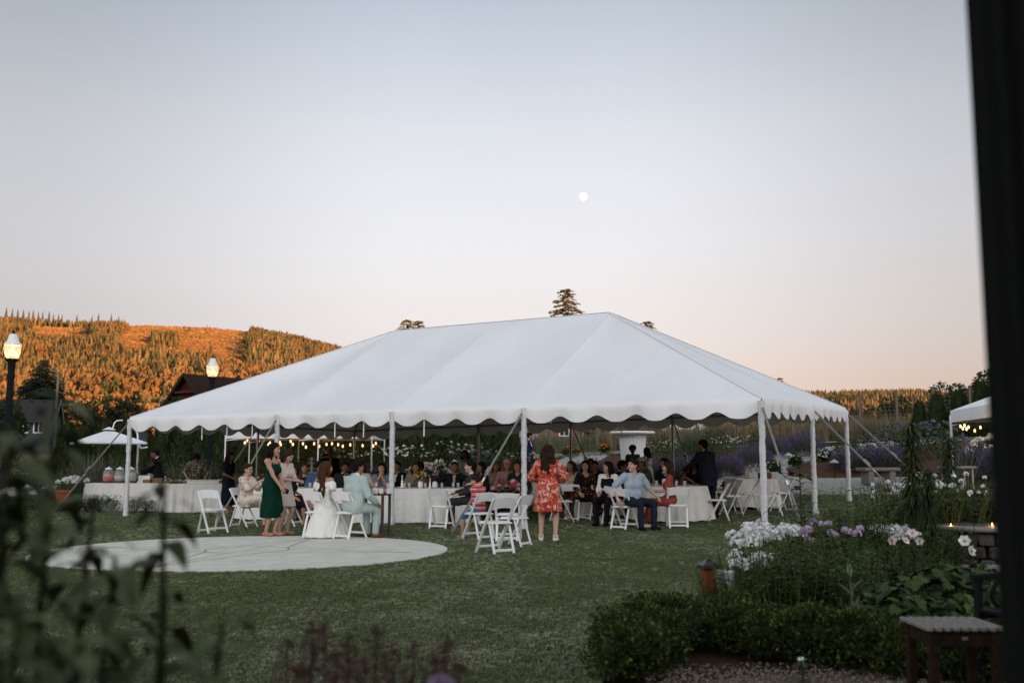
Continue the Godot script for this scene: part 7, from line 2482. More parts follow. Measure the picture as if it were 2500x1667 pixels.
func hand_shape(curl: float) -> Geo:
	var f := Field.new()
	f.cs = 0.0065
	f.cap(Vector3(-0.018, 0, 0.01), Vector3(-0.024, 0, 0.075), 0.020, 0.015, 0.015)
	f.cap(Vector3(0.016, 0, 0.01), Vector3(0.022, 0, 0.075), 0.020, 0.015, 0.015)
	f.cap(Vector3(0, 0, -0.02), Vector3(0, 0, 0.02), 0.026, 0.022, 0.02)
	var ln := [0.062, 0.074, 0.070, 0.055]
	for i in 4:
		var x := 0.031 - i * 0.0207
		var a := Vector3(x, 0, 0.078)
		var d1 := Vector3(x * 0.25, -sin(curl * 0.7), cos(curl * 0.7)).normalized()
		var b: Vector3 = a + d1 * ln[i] * 0.52
		var d2 := Vector3(x * 0.1, -sin(curl * 1.7), cos(curl * 1.7)).normalized()
		f.cap(a, b, 0.0092, 0.0086, 0.004)
		f.cap(b, b + d2 * ln[i] * 0.48, 0.0086, 0.0075, 0.004)
	var t := Vector3(0.034, -0.004, 0.022)
	f.cap(t, t + Vector3(0.026, -0.012, 0.03), 0.012, 0.010, 0.008)
	f.cap(t + Vector3(0.026, -0.012, 0.03), t + Vector3(0.032, -0.022, 0.056), 0.010, 0.008, 0.004)
	return f.build()

func hair_shape(style: String) -> Geo:
	var f := Field.new()
	f.cs = 0.011
	var big := 1.0
	if style == "curly": big = 1.22
	if style == "cropped": big = 0.955
	f.cap(Vector3(0, 0.048, -0.004), Vector3(0, 0.036, -0.045), 0.089 * big, 0.088 * big, 0.02)
	f.cap(Vector3(0, 0.0, -0.05), Vector3(0, -0.045, -0.045), 0.074 * big, 0.052 * big, 0.03)
	var rg := rnd(hash(style))
	match style:
		"long", "wavy", "verylong":
			var l := -0.30 if style == "long" else (-0.40 if style == "wavy" else -0.48)
			for i in 6:
				var x := -0.072 + i * 0.029
				var p := Vector3(x, 0.02, -0.062)
				for k in 4:
					var q := Vector3(x * (1.12 if style == "long" else 1.3) + (rg.randf_range(-0.018, 0.018) if style != "long" else 0.0), lerpf(0.02, l, (k + 1) / 4.0) + rg.randf_range(-0.02, 0.02), -0.082 - 0.012 * sin(k * 2.0 + i))
					f.cap(p, q, 0.040 - k * 0.004, 0.036 - k * 0.005, 0.018)
					p = q
			for s in [-1.0, 1.0]:
				f.cap(Vector3(s * 0.074, 0.04, -0.01), Vector3(s * 0.088, -0.08, 0.005), 0.030, 0.028, 0.02)
				f.cap(Vector3(s * 0.088, -0.08, 0.005), Vector3(s * 0.092, -0.21, 0.0), 0.028, 0.016, 0.02)
		"bob", "shag":
			for i in 5:
				var x := -0.066 + i * 0.033
				f.cap(Vector3(x, 0.02, -0.06), Vector3(x * 1.25, -0.13, -0.066), 0.042, 0.03, 0.02)
			for s in [-1.0, 1.0]:
				f.cap(Vector3(s * 0.076, 0.04, -0.005), Vector3(s * 0.088, -0.11, 0.01), 0.032, 0.022, 0.02)
		"bun":
			f.cap(Vector3(0, 0.085, -0.095), Vector3(0.01, 0.09, -0.10), 0.042, 0.04, 0.012)
		"low_bun":
			f.cap(Vector3(0, -0.03, -0.115), Vector3(0.01, -0.035, -0.115), 0.045, 0.04, 0.012)
		"curly":
			for i in 26:
				var d := rdir(rg)
				if d.y < -0.3 or d.z > 0.75: continue
				var p := Vector3(0, 0.035, -0.02) + d * 0.098
				f.cap(p, p + rdir(rg) * 0.01, 0.028, 0.026, 0.008)
		"swept":
			f.cap(Vector3(-0.03, 0.115, 0.03), Vector3(0.03, 0.12, -0.02), 0.03, 0.035, 0.02)
	# the face stays free
	f.sub(Vector3(0, -0.035, 0.115), Vector3(0, 0.025, 0.118), 0.072, 0.060, 0.015)
	for s in [-1.0, 1.0]:
		if style in ["short", "swept", "cropped", "bun", "low_bun", "curly"]:
			f.sub(Vector3(s * 0.085, -0.02, 0.02), Vector3(s * 0.085, -0.05, 0.0), 0.028, 0.03, 0.01)
	return f.build(Color.WHITE, func(p: Vector3, n: Vector3) -> Color:
		var j := 0.85 + 0.5 * absf(sin(p.x * 160.0 + p.y * 30.0)) * 0.5
		return Color(j, j, j))

var skin_m := {}
func skin(i: int) -> Material:
	if not skin_m.has(i):
		var t := [Color(0.50, 0.31, 0.235), Color(0.42, 0.245, 0.17), Color(0.31, 0.165, 0.105), Color(0.20, 0.10, 0.062), Color(0.10, 0.05, 0.032)]
		var m := vmat(0.5)
		m.albedo_color = (t[i] as Color).linear_to_srgb()
		m.metallic_specular = 0.35
		m.subsurf_scatter_enabled = false
		skin_m[i] = m
	return skin_m[i]

var crease := noise(55, 5.0, 2)
var hair_m := {}
func hair_mat(c: Color) -> Material:
	var k := c.to_html()
	if not hair_m.has(k):
		var m := vmat(0.45)
		m.albedo_color = c.linear_to_srgb()
		m.roughness = 0.7
		m.metallic_specular = 0.12
		hair_m[k] = m
	return hair_m[k]

var cloth_m := {}
func fabric(c: Color) -> Material:
	var k := c.to_html()
	if not cloth_m.has(k):
		var m := mat(c.r, c.g, c.b, 0.9)
		cloth_m[k] = m
	return cloth_m[k]

# printed fabric: petals or leaves strewn over a ground colour
func printed(ground: Color, motifs: Array, n: int, size: float, long: float, metres: float, seed_: int) -> Material:
	var px := 256
	var im := Image.create(px, px, false, Image.FORMAT_RGB8)
	im.fill(ground.linear_to_srgb())
	var rg := rnd(seed_)
	for i in n:
		var c := Vector2(rg.randf(), rg.randf()) * px
		var col: Color = (motifs[rg.randi() % motifs.size()] as Color).linear_to_srgb()
		var a := rg.randf() * TAU
		var s := size * rg.randf_range(0.5, 1.3)
		var u := Vector2(cos(a), sin(a))
		var r := int(s * long) + 1
		for y in range(-r, r + 1):
			for x in range(-r, r + 1):
				var q := Vector2(x, y)
				var t := q.dot(u) / (s * long)
				var w := absf(q.dot(Vector2(-u.y, u.x)) + s * 0.5 * t * t) / s
				if t * t + w * w < 1.0 - 0.3 * absf(t):
					im.set_pixel(posmod(int(c.x) + x, px), posmod(int(c.y) + y, px), col)
	var m := StandardMaterial3D.new()
	m.albedo_texture = ImageTexture.create_from_image(im)
	m.uv1_triplanar = true
	m.uv1_scale = Vector3.ONE / metres
	m.roughness = 0.9
	m.metallic_specular = 0.15
	return m

func striped(a: Color, b: Color, metres: float) -> Material:
	var im := Image.create(8, 64, false, Image.FORMAT_RGB8)
	for y in 64:
		for x in 8: im.set_pixel(x, y, (b if y % 32 < 7 or (y % 32 > 11 and y % 32 < 15) else a).linear_to_srgb())
	var m := StandardMaterial3D.new()
	m.albedo_texture = ImageTexture.create_from_image(im)
	m.uv1_triplanar = true
	m.uv1_scale = Vector3.ONE / metres
	m.roughness = 0.9
	return m

func ik(a: Vector3, w: Vector3, l1: float, l2: float, pole: Vector3) -> Array:     # [joint, end]
	var d := w - a
	var l := clampf(d.length(), 0.08, (l1 + l2) * 0.995)
	d = d.normalized()
	var x := (l1 * l1 - l2 * l2 + l * l) / (2.0 * l)
	var h := sqrt(maxf(l1 * l1 - x * x, 0.0))
	var p := (pole - d * pole.dot(d)).normalized()
	return [a + d * x + p * h, a + d * l]

# q keys: sit, h, lean, side, turn, head (yaw, pitch), la/ra (hand targets), cross, girl, wide, skin, hair, hair_col, top, bottom, dress, ...
func person(label: String, px: float, d: float, yaw: float, q: Dictionary):
	var where: Vector3 = gx(px, d)
	if Vector2(where.x, -where.z).distance_to(PATIO) < PATIO_R: where.y += 0.018
	var o := thing("person", label, "person", where, yaw)
	var h: float = q.get("h", 1.68)
	var S := h / 1.72
	var sit: bool = q.get("sit", false)
	var girl: bool = q.get("girl", false)
	var w: float = q.get("wide", 1.0)
	var far: bool = d > 23.4
	var cs := 0.027 if far else 0.021
	var hip_y := (0.455 + 0.10 * S) if sit else 0.91 * S
	var P := Vector3(0, hip_y, q.get("back", 0.06) if sit else 0.0)
	var lean: float = q.get("lean", 0.04)
	var rot := Basis(Vector3.RIGHT, lean) * Basis(Vector3.BACK, q.get("side", 0.0)) * Basis(Vector3.UP, q.get("turn", 0.0))
	var u := rot * Vector3.UP
	var X := rot * Vector3.RIGHT
	var Z := rot * Vector3.BACK
	var B := func(x: float, y: float, z: float) -> Vector3: return P + (X * x + u * y + Z * z) * S
	var sw := 0.158 if girl else 0.182
	var sh := [B.call(-sw, 0.455, -0.01), B.call(sw, 0.455, -0.01)]
	var neck: Vector3 = B.call(0, 0.505, -0.01)
	var hd: Array = q.get("head", [0.0, 0.0])
	var hrot := rot.slerp(Basis(Vector3.UP, q.get("turn", 0.0)), 0.7) * Basis(Vector3.UP, hd[0]) * Basis(Vector3.RIGHT, hd[1])
	var hc: Vector3 = neck + (u * 0.085 + Z * 0.012) * S + hrot * Vector3(0, 0.075, 0.015) * S
	# arms and legs
	var hands := []
	var elb := []
	var tgt := [q.get("ra", Vector3(-0.24, (0.62 if sit else 0.78), 0.30 if sit else 0.10)), q.get("la", Vector3(0.24, (0.62 if sit else 0.78), 0.30 if sit else 0.10))]
	for i in 2:
		var s := -1.0 if i == 0 else 1.0
		var r := ik(sh[i], tgt[i] * Vector3(S, 1.0 if sit else S, S), 0.285 * S, 0.255 * S, Vector3(s * q.get("elbow", 0.5), -0.6, -0.7))
		elb.append(r[0]); hands.append(r[1])
	var hips := [P + Vector3(-0.088, -0.01, 0) * S, P + Vector3(0.088, -0.01, 0) * S]
	var knee := []
	var ank := []
	var foot := []
	for i in 2:
		var s := -1.0 if i == 0 else 1.0
		var a: Vector3
		var pole := Vector3(s * 0.15, 0.2, 1)
		var dirf := Vector3(s * 0.12, 0, 1).normalized()
		if sit:
			a = Vector3(s * q.get("knees", 0.11) * S, maxf(0.075, hip_y - 0.86 * S), P.z + 0.42 * S + q.get("feet", 0.0))
			pole = Vector3(s * 0.1, 1.0, 0.3)
			if q.has("cross") and i == q.cross:
				a = P + Vector3(-s * 0.14, -0.20, 0.72) * S
				pole = Vector3(-s * 0.05, 1.0, 0.0)
				dirf = Vector3(-s * 0.25, -0.45, 0.8).normalized()
		else:
			a = Vector3(s * q.get("stance", 0.085) * S, 0.08, s * q.get("step", 0.02))
		var r := ik(hips[i], a, 0.43 * S, 0.42 * S, pole)
		knee.append(r[0]); ank.append(r[1]); foot.append(dirf)
	# --- the body, one continuous skin
	var f := Field.new()
	f.cs = cs
	var cap2 := func(fd: Field, x: float, y: float, z: float, r: float, k: float): fd.cap(B.call(-x, y, z), B.call(x, y, z), r * S * w, r * S * w, k)
	cap2.call(f, 0.075, 0.0, -0.01, 0.100, 0.05)
	cap2.call(f, 0.055 if girl else 0.07, 0.13, 0.0, 0.085 if girl else 0.104, 0.05)
	cap2.call(f, 0.075, 0.30, 0.0, 0.092 if girl else 0.105, 0.05)
	cap2.call(f, 0.095, 0.41, -0.01, 0.070, 0.04)
	f.cap(B.call(0, 0.46, -0.015), hc - hrot * Vector3(0, 0.05, 0.02) * S, 0.056 * S, 0.047 * S, 0.03)
	for i in 2:
		f.cap(B.call(0, 0.455, -0.015), sh[i], 0.055 * S, 0.052 * S, 0.03)
		f.cap(sh[i], elb[i], 0.049 * S * w, 0.038 * S * w, 0.02)
		f.cap(elb[i], hands[i], 0.038 * S * w, 0.026 * S, 0.012)
		f.cap(hips[i], knee[i], 0.086 * S * w, 0.054 * S * w, 0.025)
		f.cap(knee[i], ank[i], 0.052 * S * w, 0.033 * S, 0.012)
		f.cap(knee[i].lerp(ank[i], 0.18) - foot[i] * 0.012, knee[i].lerp(ank[i], 0.45) - foot[i] * 0.014, 0.047 * S * w, 0.04 * S * w, 0.02)
		f.cap(ank[i] + Vector3(0, -0.035, 0) - foot[i] * 0.035, ank[i] + Vector3(0, -0.045, 0) + foot[i] * 0.14 * S, 0.034 * S, 0.026 * S, 0.012)
	if girl:
		for s in [-1.0, 1.0]: f.cap(B.call(s * 0.065, 0.31, 0.075), B.call(s * 0.065, 0.29, 0.08), 0.058 * S * w, 0.055 * S * w, 0.03)
	var body := f.build()
	body.add(T.head, Transform3D(hrot.scaled(Vector3.ONE * S * 1.02), hc))
	for i in 2:
		var dz: Vector3 = (hands[i] - elb[i]).normalized()
		if q.has("hand_dir"): dz = (dz + (q.hand_dir as Vector3)).normalized()
		var s := -1.0 if i == 0 else 1.0
		var hint := Vector3(s, 0, 0) if absf(dz.y) > 0.75 else Vector3(s * 0.5, 1, 0)
		var x := hint.cross(dz).normalized()
		var bs := Basis(x * (-1.0 if i == 1 else 1.0), dz.cross(x), dz).scaled(Vector3.ONE * S * (0.95 if girl else 1.05))
		body.add(T.grip if q.get("grip", false) else T.hand, Transform3D(bs, hands[i] + dz * 0.012))
	part("body", body, skin(q.get("skin", 1)), o)
	# --- clothes
	var e := 0.013
	var torso := func(fd: Field, inf: float, hem: float):
		cap2.call(fd, 0.075, 0.0, -0.01, 0.100 + inf, 0.05)
		cap2.call(fd, 0.06 if girl else 0.076, 0.13, 0.0, (0.085 if girl else 0.107) + inf, 0.05)
		cap2.call(fd, 0.075, 0.30, 0.0, (0.092 if girl else 0.105) + inf, 0.05)
		cap2.call(fd, 0.095, 0.41, -0.01, 0.070 + inf, 0.04)
		if girl:
			for s in [-1.0, 1.0]: fd.cap(B.call(s * 0.065, 0.31, 0.075), B.call(s * 0.065, 0.29, 0.08), (0.058 + inf) * S * w, (0.055 + inf) * S * w, 0.03)
	var sleeves := func(fd: Field, inf: float, frac: float, flare := 0.0):
		for i in 2:
			fd.cap(B.call(0, 0.455, -0.015), sh[i], (0.052 + inf) * S, (0.052 + inf) * S, 0.03)
			var t1 := minf(frac, 0.5) * 2.0
			fd.cap(sh[i], sh[i].lerp(elb[i], t1), (0.050 + inf) * S * w, lerpf(0.050, 0.042, t1) * S * w + inf + flare * t1 * 0.6, 0.02)
			if frac > 0.5:
				var t2 := (frac - 0.5) * 2.0
				fd.cap(elb[i], elb[i].lerp(hands[i], t2), (0.042 + inf) * S * w + flare * 0.6, lerpf(0.040, 0.030, t2) * S + inf + flare, 0.015)
	var skirt := func(fd: Field, hem: float, flare: float, rr: float):
		if sit:
			for i in 2:
				fd.cap(hips[i], knee[i], 0.108 * S * w, 0.078 * S * w, 0.05)
				if hem < 0.42: fd.cap(knee[i], knee[i].lerp(ank[i], clampf((0.5 - hem) / 0.42, 0, 1)), 0.078 * S, (0.07 + flare * 0.3) * S, 0.05)
			fd.cap(P + Vector3(0, 0.01, 0), (knee[0] + knee[1]) * 0.5 + Vector3(0, -0.01, -0.04), 0.105 * S * w, 0.07 * S, 0.06)
			if hem < 0.42: fd.cap((knee[0] + knee[1]) * 0.5, ((knee[0] + knee[1]) * 0.5).lerp((ank[0] + ank[1]) * 0.5, clampf((0.5 - hem) / 0.42, 0, 1)), 0.08 * S, 0.09 * S, 0.06)
			fd.cap(P + Vector3(-0.09, -0.03, 0.05), P + Vector3(0.09, -0.03, 0.05), 0.11 * S * w, 0.11 * S * w, 0.05)
		else:
			for i in 11:
				var an := TAU * i / 11.0
				var dr := Vector3(sin(an), 0, cos(an) * 0.8)
				fd.cap(P + Vector3(0, 0.06, -0.005) + dr * 0.075 * w, Vector3(0, hem - 0.04, 0) + dr * (flare + (0.014 if i % 2 else 0.0)), 0.078 * S * w, rr, 0.03)
			fd.cap(P, Vector3(0, hem - 0.03, 0), 0.1 * S, flare * 0.9, 0.02)
			for i in 2: fd.cap(hips[i], knee[i], 0.102 * S * w, 0.074 * S * w, 0.04)
			fd.cut_lo = hem
	var mk := func(called: String, m: Material, build: Callable, fine := 1.0):
		var fd := Field.new()
		fd.cs = cs * fine
		build.call(fd)
		var cg := fd.build()
		for i in cg.v.size():
			var p := cg.v[i]
			cg.v[i] = p + cg.n[i] * (crease.get_noise_3d(p.x * 1.6, p.y * 0.9, p.z * 1.6) * 0.014)
		cg.renormal()
		part(called, cg, m, o)
	var scoop := func(fd: Field, r: float): fd.sub(neck + (Z * 0.05 + u * 0.02) * S, neck + (Z * 0.09 - u * 0.02) * S, r * S, r * 0.8 * S, 0.01)
	if q.has("dress"):
		var c: Dictionary = q.dress
		mk.call("dress", c.m, func(fd: Field):
			torso.call(fd, e, 0)
			skirt.call(fd, c.get("hem", 0.5), c.get("flare", 0.2), c.get("rr", 0.05))
			var fr: float = c.get("sleeve", 0.3)
			if fr > 0.0: sleeves.call(fd, e, fr, c.get("bell", 0.0))
			if c.get("strap", false):
				fd.cut_n = u; fd.cut_d = u.dot(B.call(0, 0.405, 0))
			else: scoop.call(fd, c.get("scoop", 0.065)))
		if c.get("strap", false):
			var sg := Geo.new()
			for s in [-1.0, 1.0]: sg.tube([B.call(s * 0.09, 0.39, 0.095), B.call(s * 0.105, 0.495, 0.0), B.call(s * 0.09, 0.40, -0.09)], 0.008, 5)
			part("strap", sg, c.m, o)
		if c.get("band", false):      # off-shoulder band round the upper arms
			mk.call("neckline_band", c.m, func(fd: Field):
				for i in 2:
					fd.cap(sh[i].lerp(elb[i], 0.28), sh[i].lerp(elb[i], 0.5), 0.066 * S, 0.062 * S, 0.02)
				cap2.call(fd, 0.10, 0.36, 0.0, 0.098, 0.05))
		if c.has("train"):
			mk.call("train", c.m, func(fd: Field):
				for i in 15:
					var an := TAU * i / 15.0
					fd.cap(P + Vector3(0, -0.06, 0.10) + Vector3(sin(an) * 0.12, 0, cos(an) * 0.14), Vector3(0, 0.03, 0.14) + Vector3(sin(an) * 0.30, 0, cos(an) * 0.36), 0.10, 0.062 + (0.014 if i % 2 else 0.0), 0.06)
				fd.cap(P + Vector3(0, -0.05, 0.1), Vector3(0, 0.05, 0.14), 0.16, 0.26, 0.08)
				fd.cut_lo = 0.012)
	if q.has("bottom"):
		var c: Dictionary = q.bottom
		var to: float = c.get("to", 1.0)
		mk.call("shorts" if to < 0.6 else "trousers", c.m, func(fd: Field):
			cap2.call(fd, 0.075, 0.0, -0.01, 0.108, 0.05)
			cap2.call(fd, 0.06, 0.08, -0.005, 0.098, 0.04)
			for i in 2:
				fd.cap(hips[i], knee[i] if to >= 0.5 else hips[i].lerp(knee[i], to * 2.0), 0.100 * S * w, 0.072 * S * w, 0.025)
				if to > 0.5: fd.cap(knee[i], knee[i].lerp(ank[i], (to - 0.5) * 1.9), 0.070 * S * w, 0.058 * S, 0.012))
	if q.has("shirt"):
		var c: Dictionary = q.shirt
		mk.call("shirt", c.m, func(fd: Field):
			torso.call(fd, e, 0)
			sleeves.call(fd, e + c.get("loose", 0.004), c.get("sleeve", 0.35))
			if c.get("collar", false): fd.cap(neck - u * 0.01, neck + u * 0.025, 0.068 * S, 0.064 * S, 0.01)
			scoop.call(fd, 0.045 if c.get("collar", false) else c.get("scoop", 0.06))
			fd.cut_lo = hip_y - 0.10 * S)
	if q.has("vest"):
		mk.call("vest", q.vest, func(fd: Field):
			torso.call(fd, 0.024, 0)
			fd.cut_n = u; fd.cut_d = u.dot(B.call(0, 0.43, 0)))
	if q.has("jacket"):
		var c: Dictionary = q.jacket
		mk.call("jacket", c.m, func(fd: Field):
			torso.call(fd, 0.026, 0)
			sleeves.call(fd, 0.020, 0.96)
			var dn := -0.16 if not sit else -0.06
			for s in [-1.0, 1.0]: fd.cap(B.call(s * 0.08, 0.02, -0.01), P + Vector3(s * 0.07, dn, -0.005) * S, 0.108 * S * w, 0.110 * S * w, 0.04)
			fd.cap(neck - u * 0.02 - Z * 0.03, neck + u * 0.012 - Z * 0.03, 0.066 * S, 0.060 * S, 0.02)
			fd.sub(neck + (Z * 0.09 + u * 0.03) * S, B.call(0, 0.20, 0.16), 0.062 * S, 0.012 * S, 0.006)
			fd.cut_lo = hip_y - 0.24 * S if not sit else hip_y - 0.12 * S)
		if c.get("tie", null) != null:
			var tg := Geo.new()
			tg.bar(B.call(0, 0.47, 0.075), B.call(0, 0.22, 0.135), 0.05, 0.012, X, 0.003)
			part("tie", tg, c.tie, o)
	# shoes
	if q.has("shoe"):
		for i in 2:
			var fd := Field.new()
			fd.cs = 0.013
			var dn := Vector3(0, -1, 0)
			fd.cap(ank[i] + dn * 0.038 - foot[i] * 0.038, ank[i] + dn * 0.046 + foot[i] * 0.15 * S, 0.040 * S, 0.032 * S, 0.012)
			fd.cut_hi = ank[i].y - (0.018 if q.get("sandal", false) else -0.015)
			if q.has("cross") and i == q.cross: fd.cut_hi = 1e9
			var sg := fd.build()
			if q.get("heel", false): sg.tube([ank[i] + dn * 0.05 - foot[i] * 0.05, ank[i] + dn * 0.078 - foot[i] * 0.055], 0.012, 6)
			if q.get("sandal", false): sg.bar(ank[i] + Vector3(-0.04, 0.005, 0), ank[i] + Vector3(0.04, 0.005, 0), 0.02, 0.075, Vector3.UP, 0.004)
			part("shoe", sg, q.shoe, o)
	# hair, glasses, beard, hat, things worn
	var hx := Transform3D(hrot.scaled(Vector3.ONE * S * 1.03), hc)
	var hs: String = q.get("hair", "short")
	var hm: Material = hair_mat(q.get("hair_col", Color(0.012, 0.009, 0.008)))
	if not T.has("hair_" + hs): T["hair_" + hs] = hair_shape(hs).mesh(null)
	var hn := part("hair", T["hair_" + hs], hm, o)
	hn.set_surface_override_material(0, hm)
	hn.transform = hx
	if q.get("beard", false):
		var fd := Field.new()
		fd.cs = 0.008
		fd.cap(Vector3(-0.04, -0.06, 0.05), Vector3(0, -0.095, 0.072), 0.024, 0.024, 0.02)
		fd.cap(Vector3(0.04, -0.06, 0.05), Vector3(0, -0.095, 0.072), 0.024, 0.024, 0.02)
		fd.sub(Vector3(-0.015, -0.052, 0.1), Vector3(0.015, -0.052, 0.1), 0.014, 0.014, 0.004)
		part("beard", fd.build(), hm, o).transform = hx
	if q.get("glasses", false):
		var gg := Geo.new()
		for s in [-1.0, 1.0]:
			var ring := []
			for i in 13: ring.append(Vector3(s * 0.033 + cos(TAU * i / 12) * 0.024, 0.006 + sin(TAU * i / 12) * 0.019, 0.104))
			gg.tube(ring, 0.003, 4, Color.WHITE, false)
			gg.tube([Vector3(s * 0.057, 0.01, 0.103), Vector3(s * 0.078, 0.01, 0.0)], 0.0025, 4)
		gg.tube([Vector3(-0.01, 0.01, 0.105), Vector3(0.01, 0.01, 0.105)], 0.003, 4)
		part("glasses", gg, M.black, o).transform = hx
	if q.has("cap"):
		var fd := Field.new()
		fd.cs = 0.010
		fd.cap(Vector3(0, 0.06, -0.002), Vector3(0, 0.052, -0.03), 0.090, 0.090, 0.02)
		fd.cut_lo = 0.045
		var cg := fd.build()
		cg.box(Vector3(0, 0.052, 0.125), Vector3(0.13, 0.012, 0.10), 0.005, Basis(Vector3.RIGHT, 0.2))
		part("cap", cg, q.cap, o).transform = hx
	if q.has("flower"):
		var fg := Geo.new()
		cluster(fg, rnd(3), Vector3(0.085, 0.05, 0.01), 0.025, 30, 0.03, q.flower * 0.8, q.flower)
		part("hair_flower", fg, M.leafy, o).transform = hx
	return {"o": o, "hands": hands, "head": hx}

func held(label: String, cat: String, called: String, r: Dictionary, off: Vector3, size: Vector3, m: Material, rx := 0.0):
	var g := Geo.new()
	g.box(Vector3.ZERO, size, minf(size.x, minf(size.y, size.z)) * 0.3)
	var o: Node3D = r.o
	var p: Vector3 = o.transform * ((r.hands[0] + r.hands[1]) * 0.5 + off)
	var n := solo(called, g, m, label, cat, p, o.rotation.y)
	n.rotation.x = rx

func people():
	T.head = head_shape()
	T.hand = hand_shape(0.35)
	T.grip = hand_shape(0.95)
	var V := func(x: float, y: float, z: float) -> Vector3: return Vector3(x, y, z)
	var black := fabric(Color(0.010, 0.010, 0.012))
	var navy := fabric(Color(0.010, 0.013, 0.022))
	var charcoal := fabric(Color(0.030, 0.030, 0.032))
	var white := fabric(Color(0.72, 0.71, 0.69))
	var cream := fabric(Color(0.60, 0.54, 0.46))
	var mint := fabric(Color(0.385, 0.475, 0.455))
	var grey := fabric(Color(0.16, 0.165, 0.17))
	var tan := fabric(Color(0.36, 0.19, 0.11))
	var brown_shoe := fabric(Color(0.16, 0.05, 0.025))
	var green := fabric(Color(0.003, 0.028, 0.017))
	var blue := fabric(Color(0.33, 0.40, 0.48))
	var beige := fabric(Color(0.40, 0.35, 0.27))
	var floral := printed(Color(0.62, 0.56, 0.47), [Color(0.30, 0.11, 0.05), Color(0.16, 0.14, 0.06), Color(0.45, 0.26, 0.14), Color(0.22, 0.10, 0.08)], 150, 4.5, 1.9, 0.5, 1)
	var darkfl := printed(Color(0.012, 0.010, 0.010), [Color(0.35, 0.05, 0.03), Color(0.40, 0.18, 0.05), Color(0.05, 0.08, 0.03), Color(0.3, 0.12, 0.14)], 70, 6.5, 1.3, 0.5, 2)
	var red := printed(Color(0.36, 0.040, 0.024), [Color(0.60, 0.50, 0.46), Color(0.58, 0.47, 0.44), Color(0.62, 0.10, 0.045), Color(0.28, 0.03, 0.022), Color(0.6, 0.16, 0.08)], 150, 5.0, 5.2, 0.62, 3)
	var rust := printed(Color(0.23, 0.045, 0.032), [Color(0.40, 0.22, 0.16), Color(0.34, 0.13, 0.09)], 420, 3.0, 1.3, 0.4, 4)
	var bluepr := printed(Color(0.45, 0.52, 0.57), [Color(0.10, 0.20, 0.28), Color(0.16, 0.28, 0.36), Color(0.62, 0.66, 0.68)], 300, 4.0, 1.8, 0.45, 5)
	var leafpr := printed(Color(0.05, 0.05, 0.035), [Color(0.40, 0.37, 0.26), Color(0.30, 0.28, 0.18), Color(0.015, 0.015, 0.012)], 170, 5.5, 2.2, 0.5, 6)
	var paleprint := printed(Color(0.45, 0.41, 0.34), [Color(0.28, 0.18, 0.12), Color(0.2, 0.18, 0.1)], 140, 5.0, 1.8, 0.5, 7)
	var stripe := striped(Color(0.42, 0.018, 0.022), Color(0.62, 0.5, 0.48), 0.16)
	var K := Color(0.010, 0.008, 0.007)
	var BR := Color(0.040, 0.020, 0.012)
	var AU := Color(0.085, 0.025, 0.012)

	# at the buffet and the left
	person("man in a black suit at the buffet, facing left", 394, 29.0, -1.4, {"h": 1.79, "skin": 3, "lean": 0.14, "head": [0.0, 0.35], "ra": V.call(-0.12, 1.02, 0.42), "la": V.call(0.10, 1.04, 0.46), "shirt": {"m": white, "collar": true}, "jacket": {"m": black}, "bottom": {"m": black}, "shoe": black, "hair": "cropped"})
	person("buffet server in a leaf print shirt, bent over the food trays", 487, 28.75, 0.1, {"h": 1.70, "skin": 2, "lean": 0.34, "head": [0.1, 0.75], "ra": V.call(-0.22, 0.95, 0.26), "la": V.call(0.26, 0.90, 0.24), "elbow": 1.4, "shirt": {"m": leafpr, "sleeve": 0.36, "loose": 0.014}, "bottom": {"m": black}, "shoe": black, "hair": "curly", "hair_col": K})
	person("woman in a long black dress standing left of the floral dress", 563, 27.3, 1.15, {"h": 1.66, "girl": true, "skin": 3, "head": [0.2, 0.1], "ra": V.call(-0.1, 0.98, 0.22), "la": V.call(0.06, 0.98, 0.24), "dress": {"m": navy, "hem": 0.22, "flare": 0.15, "sleeve": 0.34}, "shoe": tan, "sandal": true, "hair": "long", "hair_col": BR})
	person("seated woman with glasses in a cream floral dress, legs crossed", 601, 21.15, 1.18, {"sit": true, "girl": true, "wide": 1.13, "skin": 0, "h": 1.66, "head": [-0.15, 0.05], "cross": 0, "ra": V.call(-0.04, 0.92, 0.40), "la": V.call(0.08, 0.90, 0.44), "dress": {"m": floral, "hem": 0.40, "sleeve": 0.44, "bell": 0.02}, "shoe": brown_shoe, "heel": true, "glasses": true, "hair": "bun", "hair_col": Color(0.03, 0.018, 0.014)})
	var gw: Dictionary = person("woman standing in an emerald green dress with long black hair", 668, 18.25, 1.15, {"h": 1.69, "girl": true, "wide": 0.95, "skin": 1, "head": [0.15, 0.08], "ra": V.call(-0.03, 0.86, 0.26), "la": V.call(0.06, 0.84, 0.24), "grip": true, "stance": 0.06, "step": 0.05, "dress": {"m": green, "hem": 0.33, "flare": 0.16, "rr": 0.05, "sleeve": 0.0, "strap": true}, "shoe": tan, "sandal": true, "heel": true, "hair": "wavy", "hair_col": K})
	held("black phone in the clasped hands of the woman in green", "phone", "black_phone", gw, Vector3(0.02, -0.06, 0.05), Vector3(0.03, 0.085, 0.16), M.black, 0.3)
	var cw: Dictionary = person("woman standing in a cream dress looking down at her phone", 699, 18.8, 1.1, {"h": 1.60, "girl": true, "wide": 0.96, "skin": 0, "head": [0.1, 0.5], "ra": V.call(-0.05, 1.08, 0.34), "la": V.call(0.08, 1.08, 0.34), "grip": true, "dress": {"m": fabric(Color(0.55, 0.48, 0.41)), "hem": 0.52, "flare": 0.20, "rr": 0.05, "sleeve": 0.42}, "shoe": tan, "sandal": true, "heel": true, "hair": "wavy", "hair_col": BR})
